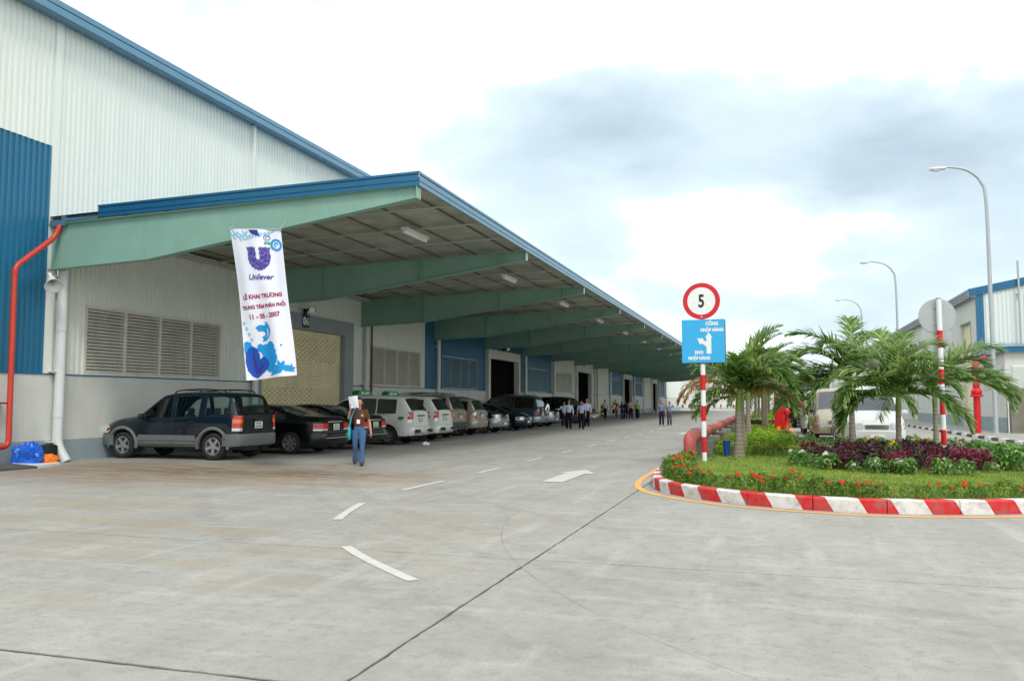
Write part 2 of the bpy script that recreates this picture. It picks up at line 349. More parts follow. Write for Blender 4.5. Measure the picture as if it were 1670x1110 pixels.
# ================================================================== GROUND
def ground_material():
    m = bpy.data.materials.new('yard_concrete'); m.use_nodes = True; nt = m.node_tree; N = nt.nodes; L = nt.links.new
    b = N['Principled BSDF']; b.inputs['Roughness'].default_value = .82; b.inputs['Specular IOR Level'].default_value = .3
    g = N.new('ShaderNodeNewGeometry'); P = g.outputs['Position']
    def nz(scale, det=6, rough=.6, sc=(1, 1, 1), dist=0., rot=0.):
        mp = N.new('ShaderNodeMapping'); mp.inputs['Scale'].default_value = sc; mp.inputs['Rotation'].default_value = (0, 0, rot); L(P, mp.inputs[0])
        n = N.new('ShaderNodeTexNoise'); n.inputs['Scale'].default_value = scale; n.inputs['Detail'].default_value = det; n.inputs['Roughness'].default_value = rough
        n.inputs['Distortion'].default_value = dist; L(mp.outputs[0], n.inputs['Vector']); return n.outputs['Fac']
    def mr(v, a, c, d, e, sm=False):
        n = N.new('ShaderNodeMapRange'); n.inputs[1].default_value = a; n.inputs[2].default_value = c; n.inputs[3].default_value = d; n.inputs[4].default_value = e
        if sm: n.interpolation_type = 'SMOOTHSTEP'
        L(v, n.inputs[0]); return n.outputs[0]
    def mth(op, a, c=None):
        n = N.new('ShaderNodeMath'); n.operation = op
        for i, v in ((0, a), (1, c)):
            if v is None: continue
            if isinstance(v, (int, float)): n.inputs[i].default_value = v
            else: L(v, n.inputs[i])
        return n.outputs[0]
    def mix(f, a, c, bt='MIX'):
        n = N.new('ShaderNodeMix'); n.data_type = 'RGBA'; n.blend_type = bt
        if isinstance(f, (int, float)): n.inputs[0].default_value = f
        else: L(f, n.inputs[0])
        for i, v in ((6, a), (7, c)):
            if isinstance(v, tuple): n.inputs[i].default_value = (*v, 1)
            else: L(v, n.inputs[i])
        return n.outputs[2]
    c = mix(mr(nz(.16, 5), .32, .68, 0, 1), (.385, .373, .326), (.515, .50, .445))
    c = mix(mr(nz(1.1, 8, .65, (1, .45, 1)), .35, .7, 0, .62), c, (.27, .26, .225))
    c = mix(mr(nz(1.7, 8, .7, (.35, 1.6, 1), rot=.25), .52, .75, 0, .65), c, (.58, .565, .51))
    c = mix(mr(nz(7, 8, .75), .48, .74, 0, .6), c, (.19, .185, .165))
    c = mix(mr(nz(75, 3, .6), .35, .65, .0, .42), c, (.21, .205, .19))
    # brush strokes left in the concrete
    wv = N.new('ShaderNodeTexWave'); wv.inputs['Scale'].default_value = 9; wv.inputs['Distortion'].default_value = 7; wv.inputs['Detail'].default_value = 4; wv.inputs['Detail Scale'].default_value = 3
    wv.bands_direction = 'Y'; L(P, wv.inputs['Vector'])
    c = mix(mth('MULTIPLY', mr(wv.outputs['Fac'], 0, 1, .0, .13), mr(nz(.5, 3), .4, .6, 0, 1)), c, (.2, .2, .19))
    # small dark scuffs
    c = mix(mth('MULTIPLY', mr(nz(14, 4, .8, (.3, 1, 1), rot=-.3), .66, .72, 0, .8), mr(nz(.45, 3), .36, .5, 0, 1)), c, (.13, .128, .11))
    c = mix(mth('MULTIPLY', mr(nz(5, 5, .75, (.5, 1.3, 1), rot=.5), .55, .68, 0, .6), mr(nz(.33, 3), .42, .6, 0, 1)), c, (.22, .215, .19))
    c = mix(mr(nz(26, 3, .7, (.6, 1, 1)), .66, .73, 0, .7), c, (.10, .10, .085))
    c = mix(mr(nz(.7, 5, .6, (2.5, .35, 1), rot=.15), .5, .66, 0, .30), c, (.29, .285, .26))
    c = mix(mr(nz(1.2, 5, .6, (2.5, .3, 1), rot=-.1), .56, .7, 0, .25), c, (.60, .59, .55))
    sx = N.new('ShaderNodeSeparateXYZ'); L(P, sx.inputs[0]); X, Y = sx.outputs[0], sx.outputs[1]
    def ell(cx, cy, rx, ry):
        a = mth('POWER', mth('ABSOLUTE', mth('DIVIDE', mth('SUBTRACT', X, cx), rx)), 2.); d = mth('POWER', mth('ABSOLUTE', mth('DIVIDE', mth('SUBTRACT', Y, cy), ry)), 2.)
        return mr(mth('ADD', a, d), 0, 1.0, 1, 0, True)
    # brown mud washed along the joint near the wall
    st = mth('MULTIPLY', ell(-12.3, 15.6, 7.6, 3.6), mr(nz(1.5, 8, .72, (.45, 2.2, 1), .6), .36, .56, 0, 1))
    c = mix(mth('MULTIPLY', st, .95), c, (.26, .175, .10))
    st = mth('MULTIPLY', ell(-11.0, 15.9, 4.6, 1.3), mr(nz(2.8, 8, .75, (.5, 2.6, 1), .6), .44, .56, 0, 1))
    c = mix(mth('MULTIPLY', st, .8), c, (.13, .095, .06))
    st = mth('MULTIPLY', ell(-9, 9, 9, 7), mr(nz(.8, 8, .7, (.45, 1.6, 1)), .46, .62, 0, 1))
    c = mix(mth('MULTIPLY', st, .55), c, (.33, .265, .175))
    # darker patchy tone over the parking strip beside the warehouse wall
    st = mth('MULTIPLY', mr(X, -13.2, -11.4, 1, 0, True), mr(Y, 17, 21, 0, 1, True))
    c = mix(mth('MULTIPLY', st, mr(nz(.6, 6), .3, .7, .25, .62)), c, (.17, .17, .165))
    # tyre marks: thin rings
    def ring(cx, cy, r, w, amt, nsc=3):
        nonlocal c
        d = mth('SQRT', mth('ADD', mth('POWER', mth('SUBTRACT', X, cx), 2.), mth('POWER', mth('SUBTRACT', Y, cy), 2.)))
        k = mr(mth('ABSOLUTE', mth('SUBTRACT', d, r)), w * .5, w, 1, 0)
        k = mth('MULTIPLY', k, mr(nz(nsc, 4), .38, .6, .15, 1))
        c = mix(mth('MULTIPLY', mth('MULTIPLY', k, amt), mr(Y, 22, 26, 1, 0)), c, (.12, .12, .115))
    ring(6.2, 12.4, 9.75, .014, .40, 1.2)
    for r_, w_ in ((8.2, .16), (8.6, .10), (9.9, .14), (11.3, .18), (11.7, .1)): ring(6.0, 13.5, r_, w_, .10)
    for r_, w_ in ((17.0, .16), (18.5, .18), (19.2, .12), (21, .2)): ring(8, 24, r_, w_, .14)
    L(c, b.inputs['Base Color'])
    L(mr(nz(3, 5), .3, .7, .7, .92), b.inputs['Roughness'])
    bp = N.new('ShaderNodeBump'); bp.inputs['Strength'].default_value = .25; bp.inputs['Distance'].default_value = .006
    L(mth('ADD', nz(60, 4), mth('MULTIPLY', wv.outputs['Fac'], .5)), bp.inputs['Height']); L(bp.outputs[0], b.inputs['Normal'])
    MATS['yard_concrete'] = m
ground_material()
mat('far_ground', (.34, .335, .31), .9, var=.1, vscale=.02, coords='World')
mat('joint_filler', (.085, .08, .07), .95, var=.3, vscale=2, coords='World')
s = MB(); s.quad((-2500, -600, -.05), (2500, -600, -.05), (2500, 3000, -.05), (-2500, 3000, -.05)); s.build('ground', 'far_ground', kind='structure')
s = MB(); s.quad((-19, -14, -.010), (34, -14, -.010), (34, 160, -.010), (-19, 160, -.010)); yard = s.build('yard', 'joint_filler', kind='structure')
xs_ = [-17.98, -2.3, 8.4, 20]; ys_ = [-13.0, -5.6, .3, 4.15, 8.0, 15.4, 22.8, 30.2, 37.6, 45, 52.4, 59.8, 67.2, 82, 97, 112, 127, 142, 160]
rnd = random.Random(3)
for i in range(len(xs_) - 1):
    for j in range(len(ys_) - 1):
        g = .013
        x0, x1, y0, y1 = xs_[i] + g, xs_[i + 1] - g, ys_[j] + g * 1.5, ys_[j + 1] - g * 1.5
        dz = rnd.uniform(-.0015, .0015)
        s = MB(); b = .004
        stp = .11 if (ys_[j] < 20 and i == 0) or (ys_[j] < 16 and i == 1) else 3.
        ed = []
        for (ax_, ay_), (bx_, by_) in (((x0, y0), (x1, y0)), ((x1, y0), (x1, y1)), ((x1, y1), (x0, y1)), ((x0, y1), (x0, y0))):
            nn_ = max(1, int(math.hypot(bx_ - ax_, by_ - ay_) / stp))
            for q in range(nn_):      # ragged arris
                t_ = q / nn_; jx, jy = (rnd.gauss(0, .0035), rnd.gauss(0, .0035)) if 0 < q and stp < 1 else (0, 0)
                ed.append((ax_ + (bx_ - ax_) * t_ + jx, ay_ + (by_ - ay_) * t_ + jy))
        ne = len(ed); cx_, cy_ = (x0 + x1) / 2, (y0 + y1) / 2
        top = [(x + math.copysign(b, cx_ - x), y + math.copysign(b, cy_ - y), dz) for x, y in ed]
        mid = [(x, y, dz - b) for x, y in ed]; bot = [(x, y, -.03) for x, y in ed]
        s.add(top + mid + bot, [tuple(range(ne))] + [(k, k + ne, (k + 1) % ne + ne, (k + 1) % ne) for k in range(ne)] + [(k + ne, k + 2 * ne, (k + 1) % ne + 2 * ne, (k + 1) % ne + ne) for k in range(ne)])
        s.build('concrete_slab', 'yard_concrete', yard)
# painted lane dashes
def strip(name, pts, w, m, z=.006, parent=None):
    P = [Vector((x, y, 0)) for x, y in pts]; L_, R_ = [], []
    for i, p in enumerate(P):
        t = (P[min(i + 1, len(P) - 1)] - P[max(i - 1, 0)]).normalized(); n = Vector((-t.y, t.x, 0))
        L_.append(p + n * w / 2 + Vector((0, 0, z))); R_.append(p - n * w / 2 + Vector((0, 0, z)))
    s = MB(); n = len(P); s.add(L_ + R_, [(i, i + 1, n + i + 1, n + i) for i in range(n - 1)])
    return s.build(name, m, parent, kind=None if parent else 'structure')
strip('lane_dash', [(-3.02, 6.76), (-3.40, 7.10), (-3.76, 7.43), (-4.10, 7.77), (-4.42, 8.12)], .115, 'road_white')
strip('lane_dash', [(-5.52, 9.9), (-5.73, 10.5), (-5.91, 11.1), (-6.05, 11.62)], .12, 'road_white')
strip('lane_dash', [(-6.25, 13.5), (-6.24, 14.4), (-6.2, 15.3)], .12, 'road_white')
for k in range(11): strip('lane_dash', [(-6.18, 17.2 + 3.75 * k), (-6.18, 18.75 + 3.75 * k)], .13, 'road_white')
def arrow(x, y, L_=3.0, name='road_arrow'):
    s = MB(); w = .21; hw = .46
    p = [(x - w, y), (x + w, y), (x + w, y + L_ * .66), (x + hw, y + L_ * .64), (x + .02, y + L_), (x - hw, y + L_ * .64), (x - w, y + L_ * .66)]
    s.add([(a, b, .006) for a, b in p], [tuple(range(7))]); s.build(name, 'road_white', kind='structure')
arrow(-4.13, 15.75, 3.05); arrow(-4.2, 40.5)

# ================================================================== TRAFFIC ISLAND
ipts = [(-2.3, 110), (-2.3, 60), (-2.3, 30), (-2.3, 20), (-2.3, 17.2), (-2.17, 15.6), (-1.86, 14.59), (-1.42, 13.98), (-1.0, 13.55), (-.47, 13.18), (.03, 12.95), (.54, 12.8), (1.0, 12.72), (1.48, 12.7), (1.96, 12.8),
        (2.43, 12.93), (3.13, 13.2), (4.2, 13.85), (5.3, 15.1), (6.1, 17.2), (6.5, 19.6), (6.55, 22.4), (6.2, 24.6), (5.4, 26), (4, 26.6), (2.6, 26.85), (1.5, 27.5), (.9, 29), (.72, 31.5), (.7, 45), (.7, 80), (.7, 110)]
curve = cat([(x, y, 0) for x, y in ipts], 10)
# arc length table
arcl = [0]
for i in range(1, len(curve)): arcl.append(arcl[-1] + (curve[i] - curve[i - 1]).length)
def along(sv_):
    sv_ = max(0, min(sv_, arcl[-1] - 1e-4)); i = int(np.searchsorted(arcl, sv_, side='right')) - 1
    t = (sv_ - arcl[i]) / max(1e-9, arcl[i + 1] - arcl[i]); p = curve[i].lerp(curve[i + 1], t)
    a = curve[max(i - 1, 0)]; b = curve[min(i + 2, len(curve) - 1)]; d = (b - a).normalized()
    return p, Vector((-d.y, d.x, 0))                 # inward normal (path runs anticlockwise round the nose)
def s_of(x, y): return arcl[min(range(len(curve)), key=lambda i: (curve[i].x - x) ** 2 + (curve[i].y - y) ** 2)]
def kerb_paint():
    m = bpy.data.materials.new('kerb_paint'); m.use_nodes = True; nt = m.node_tree; N = nt.nodes; L = nt.links.new; b = N['Principled BSDF']; b.inputs['Roughness'].default_value = .55
    uv = N.new('ShaderNodeUVMap'); sx = N.new('ShaderNodeSeparateXYZ'); L(uv.outputs[0], sx.inputs[0])
    def mth(op, a, c=0.):
        n = N.new('ShaderNodeMath'); n.operation = op
        for i, v in ((0, a), (1, c)):
            if isinstance(v, (int, float)): n.inputs[i].default_value = v
            else: L(v, n.inputs[i])
        return n.outputs[0]
    nz = N.new('ShaderNodeTexNoise'); nz.inputs['Scale'].default_value = 9; nz.inputs['Detail'].default_value = 4; g = N.new('ShaderNodeNewGeometry'); L(g.outputs['Position'], nz.inputs['Vector'])
    t = mth('ADD', mth('MULTIPLY', sx.outputs[1], .13), sx.outputs[0])
    t = mth('ADD', t, mth('MULTIPLY', nz.outputs['Fac'], .012))
    fr = mth('FRACT', mth('DIVIDE', t, .86)); red = mth('LESS_THAN', fr, .49)
    dirt = N.new('ShaderNodeTexNoise'); dirt.inputs['Scale'].default_value = 5; dirt.inputs['Detail'].default_value = 8; dirt.inputs['Roughness'].default_value = .75; L(g.outputs['Position'], dirt.inputs['Vector'])
    m1 = N.new('ShaderNodeMix'); m1.data_type = 'RGBA'; L(red, m1.inputs[0]); m1.inputs[6].default_value = (*lin(226, 224, 218), 1); m1.inputs[7].default_value = (*lin(206, 26, 34), 1)
    m2 = N.new('ShaderNodeMix'); m2.data_type = 'RGBA'; mr = N.new('ShaderNodeMapRange'); mr.inputs[1].default_value = .46; mr.inputs[2].default_value = .68; mr.inputs[4].default_value = .6; L(dirt.outputs['Fac'], mr.inputs[0])
    L(mr.outputs[0], m2.inputs[0]); L(m1.outputs[2], m2.inputs[6]); m2.inputs[7].default_value = (*lin(136, 122, 108), 1); L(m2.outputs[2], b.inputs['Base Color'])
    bp = N.new('ShaderNodeBump'); bp.inputs['Strength'].default_value = .3; bp.inputs['Distance'].default_value = .01; L(dirt.outputs['Fac'], bp.inputs['Height']); L(bp.outputs[0], b.inputs['Normal'])
    MATS['kerb_paint'] = m
kerb_paint()
kerb = link('kerb', None, kind='structure', loc=(0, 0, 0))
s0 = s_of(1.48, 12.7); sred = s_of(1.96, 12.8)
def kerb_block(sa, sb, segs):
    H_, W_, ch = .195, .17, .022
    prof = [(0, -.02, 0), (0, H_ - ch, 1 - ch / H_), (ch, H_, 1), (W_, H_, 1.8), (W_, .0, 2)]      # (inset, z, v)
    vs = []; uvs = []; rings = []
    for k in range(segs + 1):
        q = sa + (sb - sa) * k / segs; p, n = along(q)
        rings.append([(p + n * i + Vector((0, 0, z)), (q - sred, -(1 - v))) for i, z, v in prof])
    s = MB(); n = len(prof)
    s.add([a[0] for r in rings for a in r], [(i * n + j, i * n + j + 1, (i + 1) * n + j + 1, (i + 1) * n + j) for i in range(segs) for j in range(n - 1)] + [tuple(range(n)), tuple(range(segs * n, segs * n + n))[::-1]])
    o = s.build('kerb_block', 'kerb_paint', kerb, fixn=True)
    uvl = o.data.uv_layers.new(name='UVMap'); au = [a[1] for r in rings for a in r]
    for lp in o.data.loops: uvl.data[lp.index].uv = au[lp.vertex_index]
k0 = -int((s0 - s_of(-2.3, 60)) / .98); k1 = int((s_of(.7, 60) - s0) / .98)
for k in range(k0, k1):
    a_ = s0 + k * .98
    kerb_block(a_ + .006, a_ + .974, 4 if -12 < k < 22 else 1)
# yellow line painted round the kerb
yl = []
sv_ = s_of(-2.3, 60)
while sv_ < s_of(.7, 60):
    p, n = along(sv_); yl.append((p.x - n.x * .27, p.y - n.y * .27)); sv_ += .3
strip('kerb_line', yl, .12, 'yellow_paint', z=.005)
# lawn inside the kerb
inner = []; sv_ = 1.
while sv_ < arcl[-1] - 1:
    p, n = along(sv_); inner.append((p.x + n.x * .165, p.y + n.y * .165)); sv_ += .35
from mathutils.geometry import tessellate_polygon
tri = tessellate_polygon([[Vector((x, y, 0)) for x, y in inner]])
mlawn = leaf_mat('lawn_green', lin(100, 128, 48), lin(172, 182, 92), .9, 0, 2.2, lin(132, 158, 64))
def lawn_material():
    m = bpy.data.materials.new('lawn_ground'); m.use_nodes = True; nt = m.node_tree; N = nt.nodes; L = nt.links.new; b = N['Principled BSDF']; b.inputs['Roughness'].default_value = .95
    g = N.new('ShaderNodeNewGeometry'); n = N.new('ShaderNodeTexNoise'); n.inputs['Scale'].default_value = 1.6; n.inputs['Detail'].default_value = 8; n.inputs['Roughness'].default_value = .7; L(g.outputs['Position'], n.inputs['Vector'])
    cr = N.new('ShaderNodeValToRGB'); cr.color_ramp.elements[0].color = (*lin(120, 100, 62), 1); cr.color_ramp.elements[0].position = .36
    cr.color_ramp.elements[1].color = (*lin(112, 140, 56), 1); cr.color_ramp.elements[1].position = .52; L(n.outputs['Fac'], cr.inputs[0]); L(cr.outputs[0], b.inputs['Base Color'])
    MATS['lawn_ground'] = m
lawn_material()
s = MB(); s.add([(x, y, .155) for x, y in inner], [tuple(t) for t in tri]); lawn = s.build('lawn', 'lawn_ground', kind='structure', fixn=True)
if lawn.data.polygons[0].normal.z < 0: lawn.data.flip_normals()
inner_np = np.array(inner)
def inside(px, py):
    x, y = inner_np[:, 0], inner_np[:, 1]; x2, y2 = np.roll(x, -1), np.roll(y, -1); c = np.zeros(len(px), bool)
    for a, b, c2, d in zip(x, y, x2, y2):
        if b == d: continue
        k = ((b > py) != (d > py)) & (px < (c2 - a) * (py - b) / (d - b) + a); c ^= k
    return c
rg = np.random.default_rng(5)
def grass(n, y0, y1, hmin, hmax, w):
    px = rg.uniform(-2.3, 6.6, n * 3); py = rg.uniform(y0, y1, n * 3); k = inside(px, py); px, py = px[k], py[k]
    # thinner near the sign's foot
    d = np.hypot(px + 1.3, (py - 20) * .6); keep = rg.random(len(px)) < np.clip(.30 + d / 4, 0, 1); px, py = px[keep][:n], py[keep][:n]; n = len(px)
    th = rg.uniform(0, 2 * np.pi, n); h = rg.uniform(hmin, hmax, n); lx, ly = rg.normal(0, .4, n) * h, rg.normal(0, .4, n) * h
    dx, dy = np.cos(th) * w, np.sin(th) * w
    V = np.empty((n, 3, 3)); z = .15
    V[:, 0] = np.stack([px - dx, py - dy, np.full(n, z)], 1); V[:, 1] = np.stack([px + dx, py + dy, np.full(n, z)], 1); V[:, 2] = np.stack([px + lx, py + ly, z + h], 1)
    return V.reshape(-1, 3)
V = np.concatenate([grass(70000, 12.7, 20.5, .03, .065, .007), grass(45000, 20.5, 31, .035, .075, .011)])
me = bpy.data.meshes.new('grass'); n = len(V) // 3
me.vertices.add(len(V)); me.vertices.foreach_set('co', V.ravel().astype(np.float32)); me.loops.add(n * 3); me.loops.foreach_set('vertex_index', np.arange(n * 3, dtype=np.int32))
me.polygons.add(n); me.polygons.foreach_set('loop_start', np.arange(0, n * 3, 3, dtype=np.int32)); me.polygons.foreach_set('loop_total', np.full(n, 3, dtype=np.int32)); me.update(); me.validate()
me.materials.append(MATS['lawn_green']); go = link('grass', me, kind='stuff'); tag(go, 'short green lawn grass growing inside the red and white kerb', 'grass')

# ================================================================== WAREHOUSE WITH CANOPY
BX = -18.0; Y0 = 16.95; BAY = 8.6; NB = 15
wh = thing('warehouse', 'long white and blue metal warehouse with green canopy beams on the left', 'warehouse', (BX, Y0, 0))
PITCH_ = .172
def sheet(s, y0, y1, z0, z1, x=BX, m=0, d=.042, far=False):
    p = PITCH_ if not far else PITCH_ * 2
    n = max(1, round((y1 - y0) / p)); p = (y1 - y0) / n; pts = []
    for i in range(n):
        a = y0 + i * p; pts += [(a, 0), (a + p * .52, 0), (a + p * .62, d), (a + p * .90, d)]
    pts.append((y1, 0)); k = len(pts)
    s.add([(x + q, y, z0) for y, q in pts] + [(x + q, y, z1) for y, q in pts], [(i, i + 1, k + i + 1, k + i) for i in range(k - 1)], m)
def bay_wall(y0, y1, op, m, far=False):
    """siding of one bay with an opening (ya, yb, za, zb)"""
    s = MB(); zb_, zt = (2.27, 6.28)
    if op is None: sheet(s, y0, y1, zb_, zt, far=far)
    else:
        a, b, c, d = op
        if a > y0: sheet(s, y0, a, zb_, zt, far=far)
        if b < y1: sheet(s, b, y1, zb_, zt, far=far)
        if d < zt: sheet(s, a, b, d, zt, far=far)
        if c > zb_: sheet(s, a, b, zb_, c, far=far)
    return s.build('wall_panel', m, wh, world=True)
def louvre(y0, y1, z0, z1, nm, bays=4, slat_h=.098):
    """frame, mullions and one slat pack per bay"""
    s = MB(); f = .06; x0, x1 = BX - .02, BX + .075
    s.box(x0, y0 - f, z1, x1, y1 + f, z1 + f * 1.4); s.box(x0, y0 - f, z0 - f * 1.2, x1, y1 + f, z0); s.box(x0, y0 - f, z0, x1, y0, z1); s.box(x0, y1, z0, x1, y1 + f, z1)
    fr = s.build('louvre_window', nm, wh, world=True)
    w = (y1 - y0) / bays
    for i in range(1, bays):
        s = MB(); s.box(x0, y0 + w * i - .035, z0, x1 - .004, y0 + w * i + .035, z1); s.build('mullion', nm, fr, world=True)
    for i in range(bays):
        s = MB(); n = int((z1 - z0) / slat_h); a, b = y0 + w * i + (.035 if i else .002), y0 + w * (i + 1) - (.035 if i < bays - 1 else .002); h = (z1 - z0) / n
        for k in range(n):
            z = z0 + k * h; jit = rnd.uniform(-.004, .004)
            s.add([(x0 + .062, a, z + jit), (x0 + .062, b, z - jit), (x0 + .012, b, z + h * .84 - jit), (x0 + .012, a, z + h * .84 + jit), (x0 + .078, a, z + .012 + jit), (x0 + .078, b, z + .012 - jit)],
                  [(0, 1, 2, 3), (0, 4, 5, 1), (4, 3, 2, 5)])
        s.box(x0 - .1, a, z0, x0 - .09, b, z1, 1)
        s.build('slats', [nm, 'louvre_back'], fr, world=True, kind='stuff')
def base_wall(y0, y1):
    s = MB(); s.box(BX - .3, y0, 0, BX + .05, y1, 2.25, 0); s.build('base_wall', 'plaster', wh, world=True)
    s = MB(); s.box(BX + .05, y0, -.01, BX + .056, y1, .56, 0); s.build('plinth_band', 'plinth_grey', wh, world=True)
    s = MB(); s.box(BX - .02, y0, 2.25, BX + .07, y1, 2.285, 0); s.build('flashing', 'blue_fascia', wh, world=True)
def portal(y0, y1, oa, ob, zt=4.45, zf=5.05, m='portal_grey', roller=False):
    s = MB(); x0, x1 = BX - .25, BX + .13
    s.box(x0, y0, zt, x1, y1, zf); s.box(x0, y0, -.01, x1, oa, zt); s.box(x0, ob, -.01, x1, y1, zt)
    d = s.build('doorway', m, wh, world=True)
    if roller:
        s = MB(); n = 46; h = (zt) / n; xr = BX - .12
        ring = []
        prof = []
        for k in range(n):
            z = k * h; prof += [(0, z), (.028, z + h * .25), (.03, z + h * .65), (.004, z + h * .96)]
        prof.append((0, zt)); k = len(prof)
        s.add([(xr + q, oa, z) for q, z in prof] + [(xr + q, ob, z) for q, z in prof], [(i, i + 1, k + i + 1, k + i) for i in range(k - 1)])
        rd = s.build('roller_shutter', 'roller_cream', d, world=True, fixn=False)
        rd.data.flip_normals()
        s = MB()
        for z0_, nrow in ((3.2, 10), (1.25, 9)):
            for r_ in range(nrow):
                z = (round(z0_ / h) + r_) * h + h * .45
                for c_ in range(16):
                    y = oa + .3 + (c_ + (.5 if r_ % 2 else 0)) * (ob - oa - .4) / 16.5
                    if y < ob - .1: s.box(xr + .02, y - .045, z - .012, xr + .034, y + .045, z + .014)
        s.build('vent_holes', 'black', d, world=True, kind='stuff')
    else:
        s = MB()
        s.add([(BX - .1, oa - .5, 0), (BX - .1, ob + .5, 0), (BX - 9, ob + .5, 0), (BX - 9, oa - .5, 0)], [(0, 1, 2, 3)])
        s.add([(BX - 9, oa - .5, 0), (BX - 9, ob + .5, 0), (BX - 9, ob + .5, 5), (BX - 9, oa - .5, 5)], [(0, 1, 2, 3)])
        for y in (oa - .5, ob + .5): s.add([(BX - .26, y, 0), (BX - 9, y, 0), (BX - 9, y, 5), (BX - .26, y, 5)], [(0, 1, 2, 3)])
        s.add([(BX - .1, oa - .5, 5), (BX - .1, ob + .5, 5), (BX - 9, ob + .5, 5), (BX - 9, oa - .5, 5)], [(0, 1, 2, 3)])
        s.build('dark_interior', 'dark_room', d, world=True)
    return d
K = lambda i: Y0 + BAY * i
kinds = 'LRLLDLLDWLDLWDL'
blue = [0, 0, 0, 1, 1, 1, 0, 0, 0, 1, 1, 1, 0, 0, 1]
for i in range(NB):
    a, b = K(i), K(i + 1); k = kinds[i]; m = 'blue_metal' if blue[i] else 'white_metal'; far = i > 6
    if k == 'L':
        dy = (1.25, 7.0) if i != 2 else (1.05, 6.65)
        if i == 2:
            bay_wall(a, a + 7.35, (a + dy[0], a + dy[1], 2.36, 4.12), 'white_metal'); s = MB(); sheet(s, a + 7.35, b, 2.27, 6.28); s.build('wall_panel', 'blue_metal', wh, world=True)
        else: bay_wall(a, b, (a + dy[0], a + dy[1], 2.36, 4.12), m, far)
        louvre(a + dy[0], a + dy[1], 2.36, 4.12, 'louvre_blue' if blue[i] else 'louvre_cream', slat_h=.092 if i < 5 else .13)
        base_wall(a, b)
        if i in (6, 12):      # pale plastered panel that stands proud of the siding
            s = MB(); s.box(BX + .03, a + .4, 4.2, BX + .12, b - .9, 5.35); s.box(BX + .03, a + .4, 2.3, BX + .12, a + 1.15, 4.2); s.box(BX + .03, b - 1.5, 2.3, BX + .12, b - .9, 4.2); s.build('plaster_panel', 'plaster', wh, world=True)
    elif k in 'RD':
        oa, ob = a + .95, a + 7.35
        if k == 'R': fa, fb = a + .25, a + 7.75; oa, ob = a + .8, a + 6.95
        else: fa, fb = a + .1, a + 7.75
        bay_wall(a, b, (fa, fb, 2.27, 5.05), m, far)
        portal(fa, fb, oa, ob, m='portal_grey' if k == 'R' else 'plaster', roller=(k == 'R'))
        s = MB()
        base_wall(a - .001, fa) if fa - a > .05 else None
        base_wall(fb, b)
    else:
        bay_wall(a, b, None, m, far); base_wall(a, b)
        s = MB(); s.box(BX + .06, a + 1.4, 2.3, BX + .14, b - .6, 5.3); s.build('plaster_panel', 'plaster', wh, world=True)
# wall beyond the canopy, and the wall on the near side of it
base_wall(K(NB), 172); s = MB(); sheet(s, K(NB), 172, 2.27, 11.8, far=True); s.build('wall_panel', 'white_metal', wh, world=True)
base_wall(-14, Y0 - .001)
s = MB(); sheet(s, -14, Y0 - .12, 2.27, 8.26); s.build('wall_panel', 'blue_metal', wh, world=True)
s = MB(); sheet(s, -14, Y0 - .02, 8.26, 11.8); s.build('wall_panel', 'white_metal', wh, world=True)
s = MB(); sheet(s, Y0 + .1, K(1), 6.30, 11.8); s.build('wall_panel', 'white_metal', wh, world=True)
s = MB(); sheet(s, K(1), K(NB), 6.30, 11.8); s.build('wall_panel', 'white_metal', wh, world=True)
s = MB(); s.box(BX + .001, Y0 - .12, 2.27, BX + .06, Y0 + .1, 12.0); s.build('corner_trim', 'white_metal', wh, world=True)
# eaves fascia with ridged faces, soffit, roof
s = MB()
prof = [(BX - .2, 12.35), (BX + .42, 12.02), (BX + .46, 11.99), (BX + .46, 11.84), (BX + .43, 11.83), (BX + .43, 11.81), (BX + .46, 11.80), (BX + .46, 11.62), (BX + .40, 11.60), (BX + .40, 11.58), (BX + .05, 11.62), (BX + .03, 11.9)]
n = len(prof); s.add([(x, -14, z) for x, z in prof] + [(x, 172, z) for x, z in prof], [(i, (i + 1) % n, n + (i + 1) % n, n + i) for i in range(n)], 0)
s.build('eaves_gutter', 'fascia_sky_sheen', wh, world=True, fixn=True)
s = MB(); s.quad((BX - .15, -14, 12.34), (BX - .15, 172, 12.34), (BX - 34, 172, 15.6), (BX - 34, -14, 15.6)); s.quad((BX - 34, -14, 15.6), (BX - 34, 172, 15.6), (BX - 34, 172, 0), (BX - 34, -14, 0))
s.add([(BX - .05, 172, 0), (BX - .05, 172, 12.3), (BX - 34, 172, 15.6), (BX - 34, 172, 0)], [(0, 1, 2, 3)]); s.add([(BX - .05, -14, 0), (BX - .05, -14, 12.3), (BX - 34, -14, 15.6), (BX - 34, -14, 0)], [(0, 1, 2, 3)])
s.build('roof', 'white_metal', wh, world=True)
# thin white downpipes on the upper wall
for i in (1, 3, 5, 7, 9):
    s = MB(); s.box(BX + .03, K(i) - .07, 6.4, BX + .16, K(i) + .07, 11.6); s.build('upper_downpipe', 'white_metal', wh, world=True)
# canopy: roof sheet rises outward; foil underside, purlins, rods
TX = -7.48
def zroof(x): return 6.20 + (x - BX) * (6.42 - 6.20) / (TX - BX)
yA, yB = Y0 - .12, K(NB) + .1
s = MB()
nx = 60; xs = [BX + .03 + (TX - BX + .0) * k / nx for k in range(nx + 1)]
s.add([(x, y, zroof(x) + .17) for x in (BX + .03, TX) for y in (yA, yB)], [(0, 2, 3, 1)])
s.build('canopy_roof', 'blue_metal', wh, world=True)
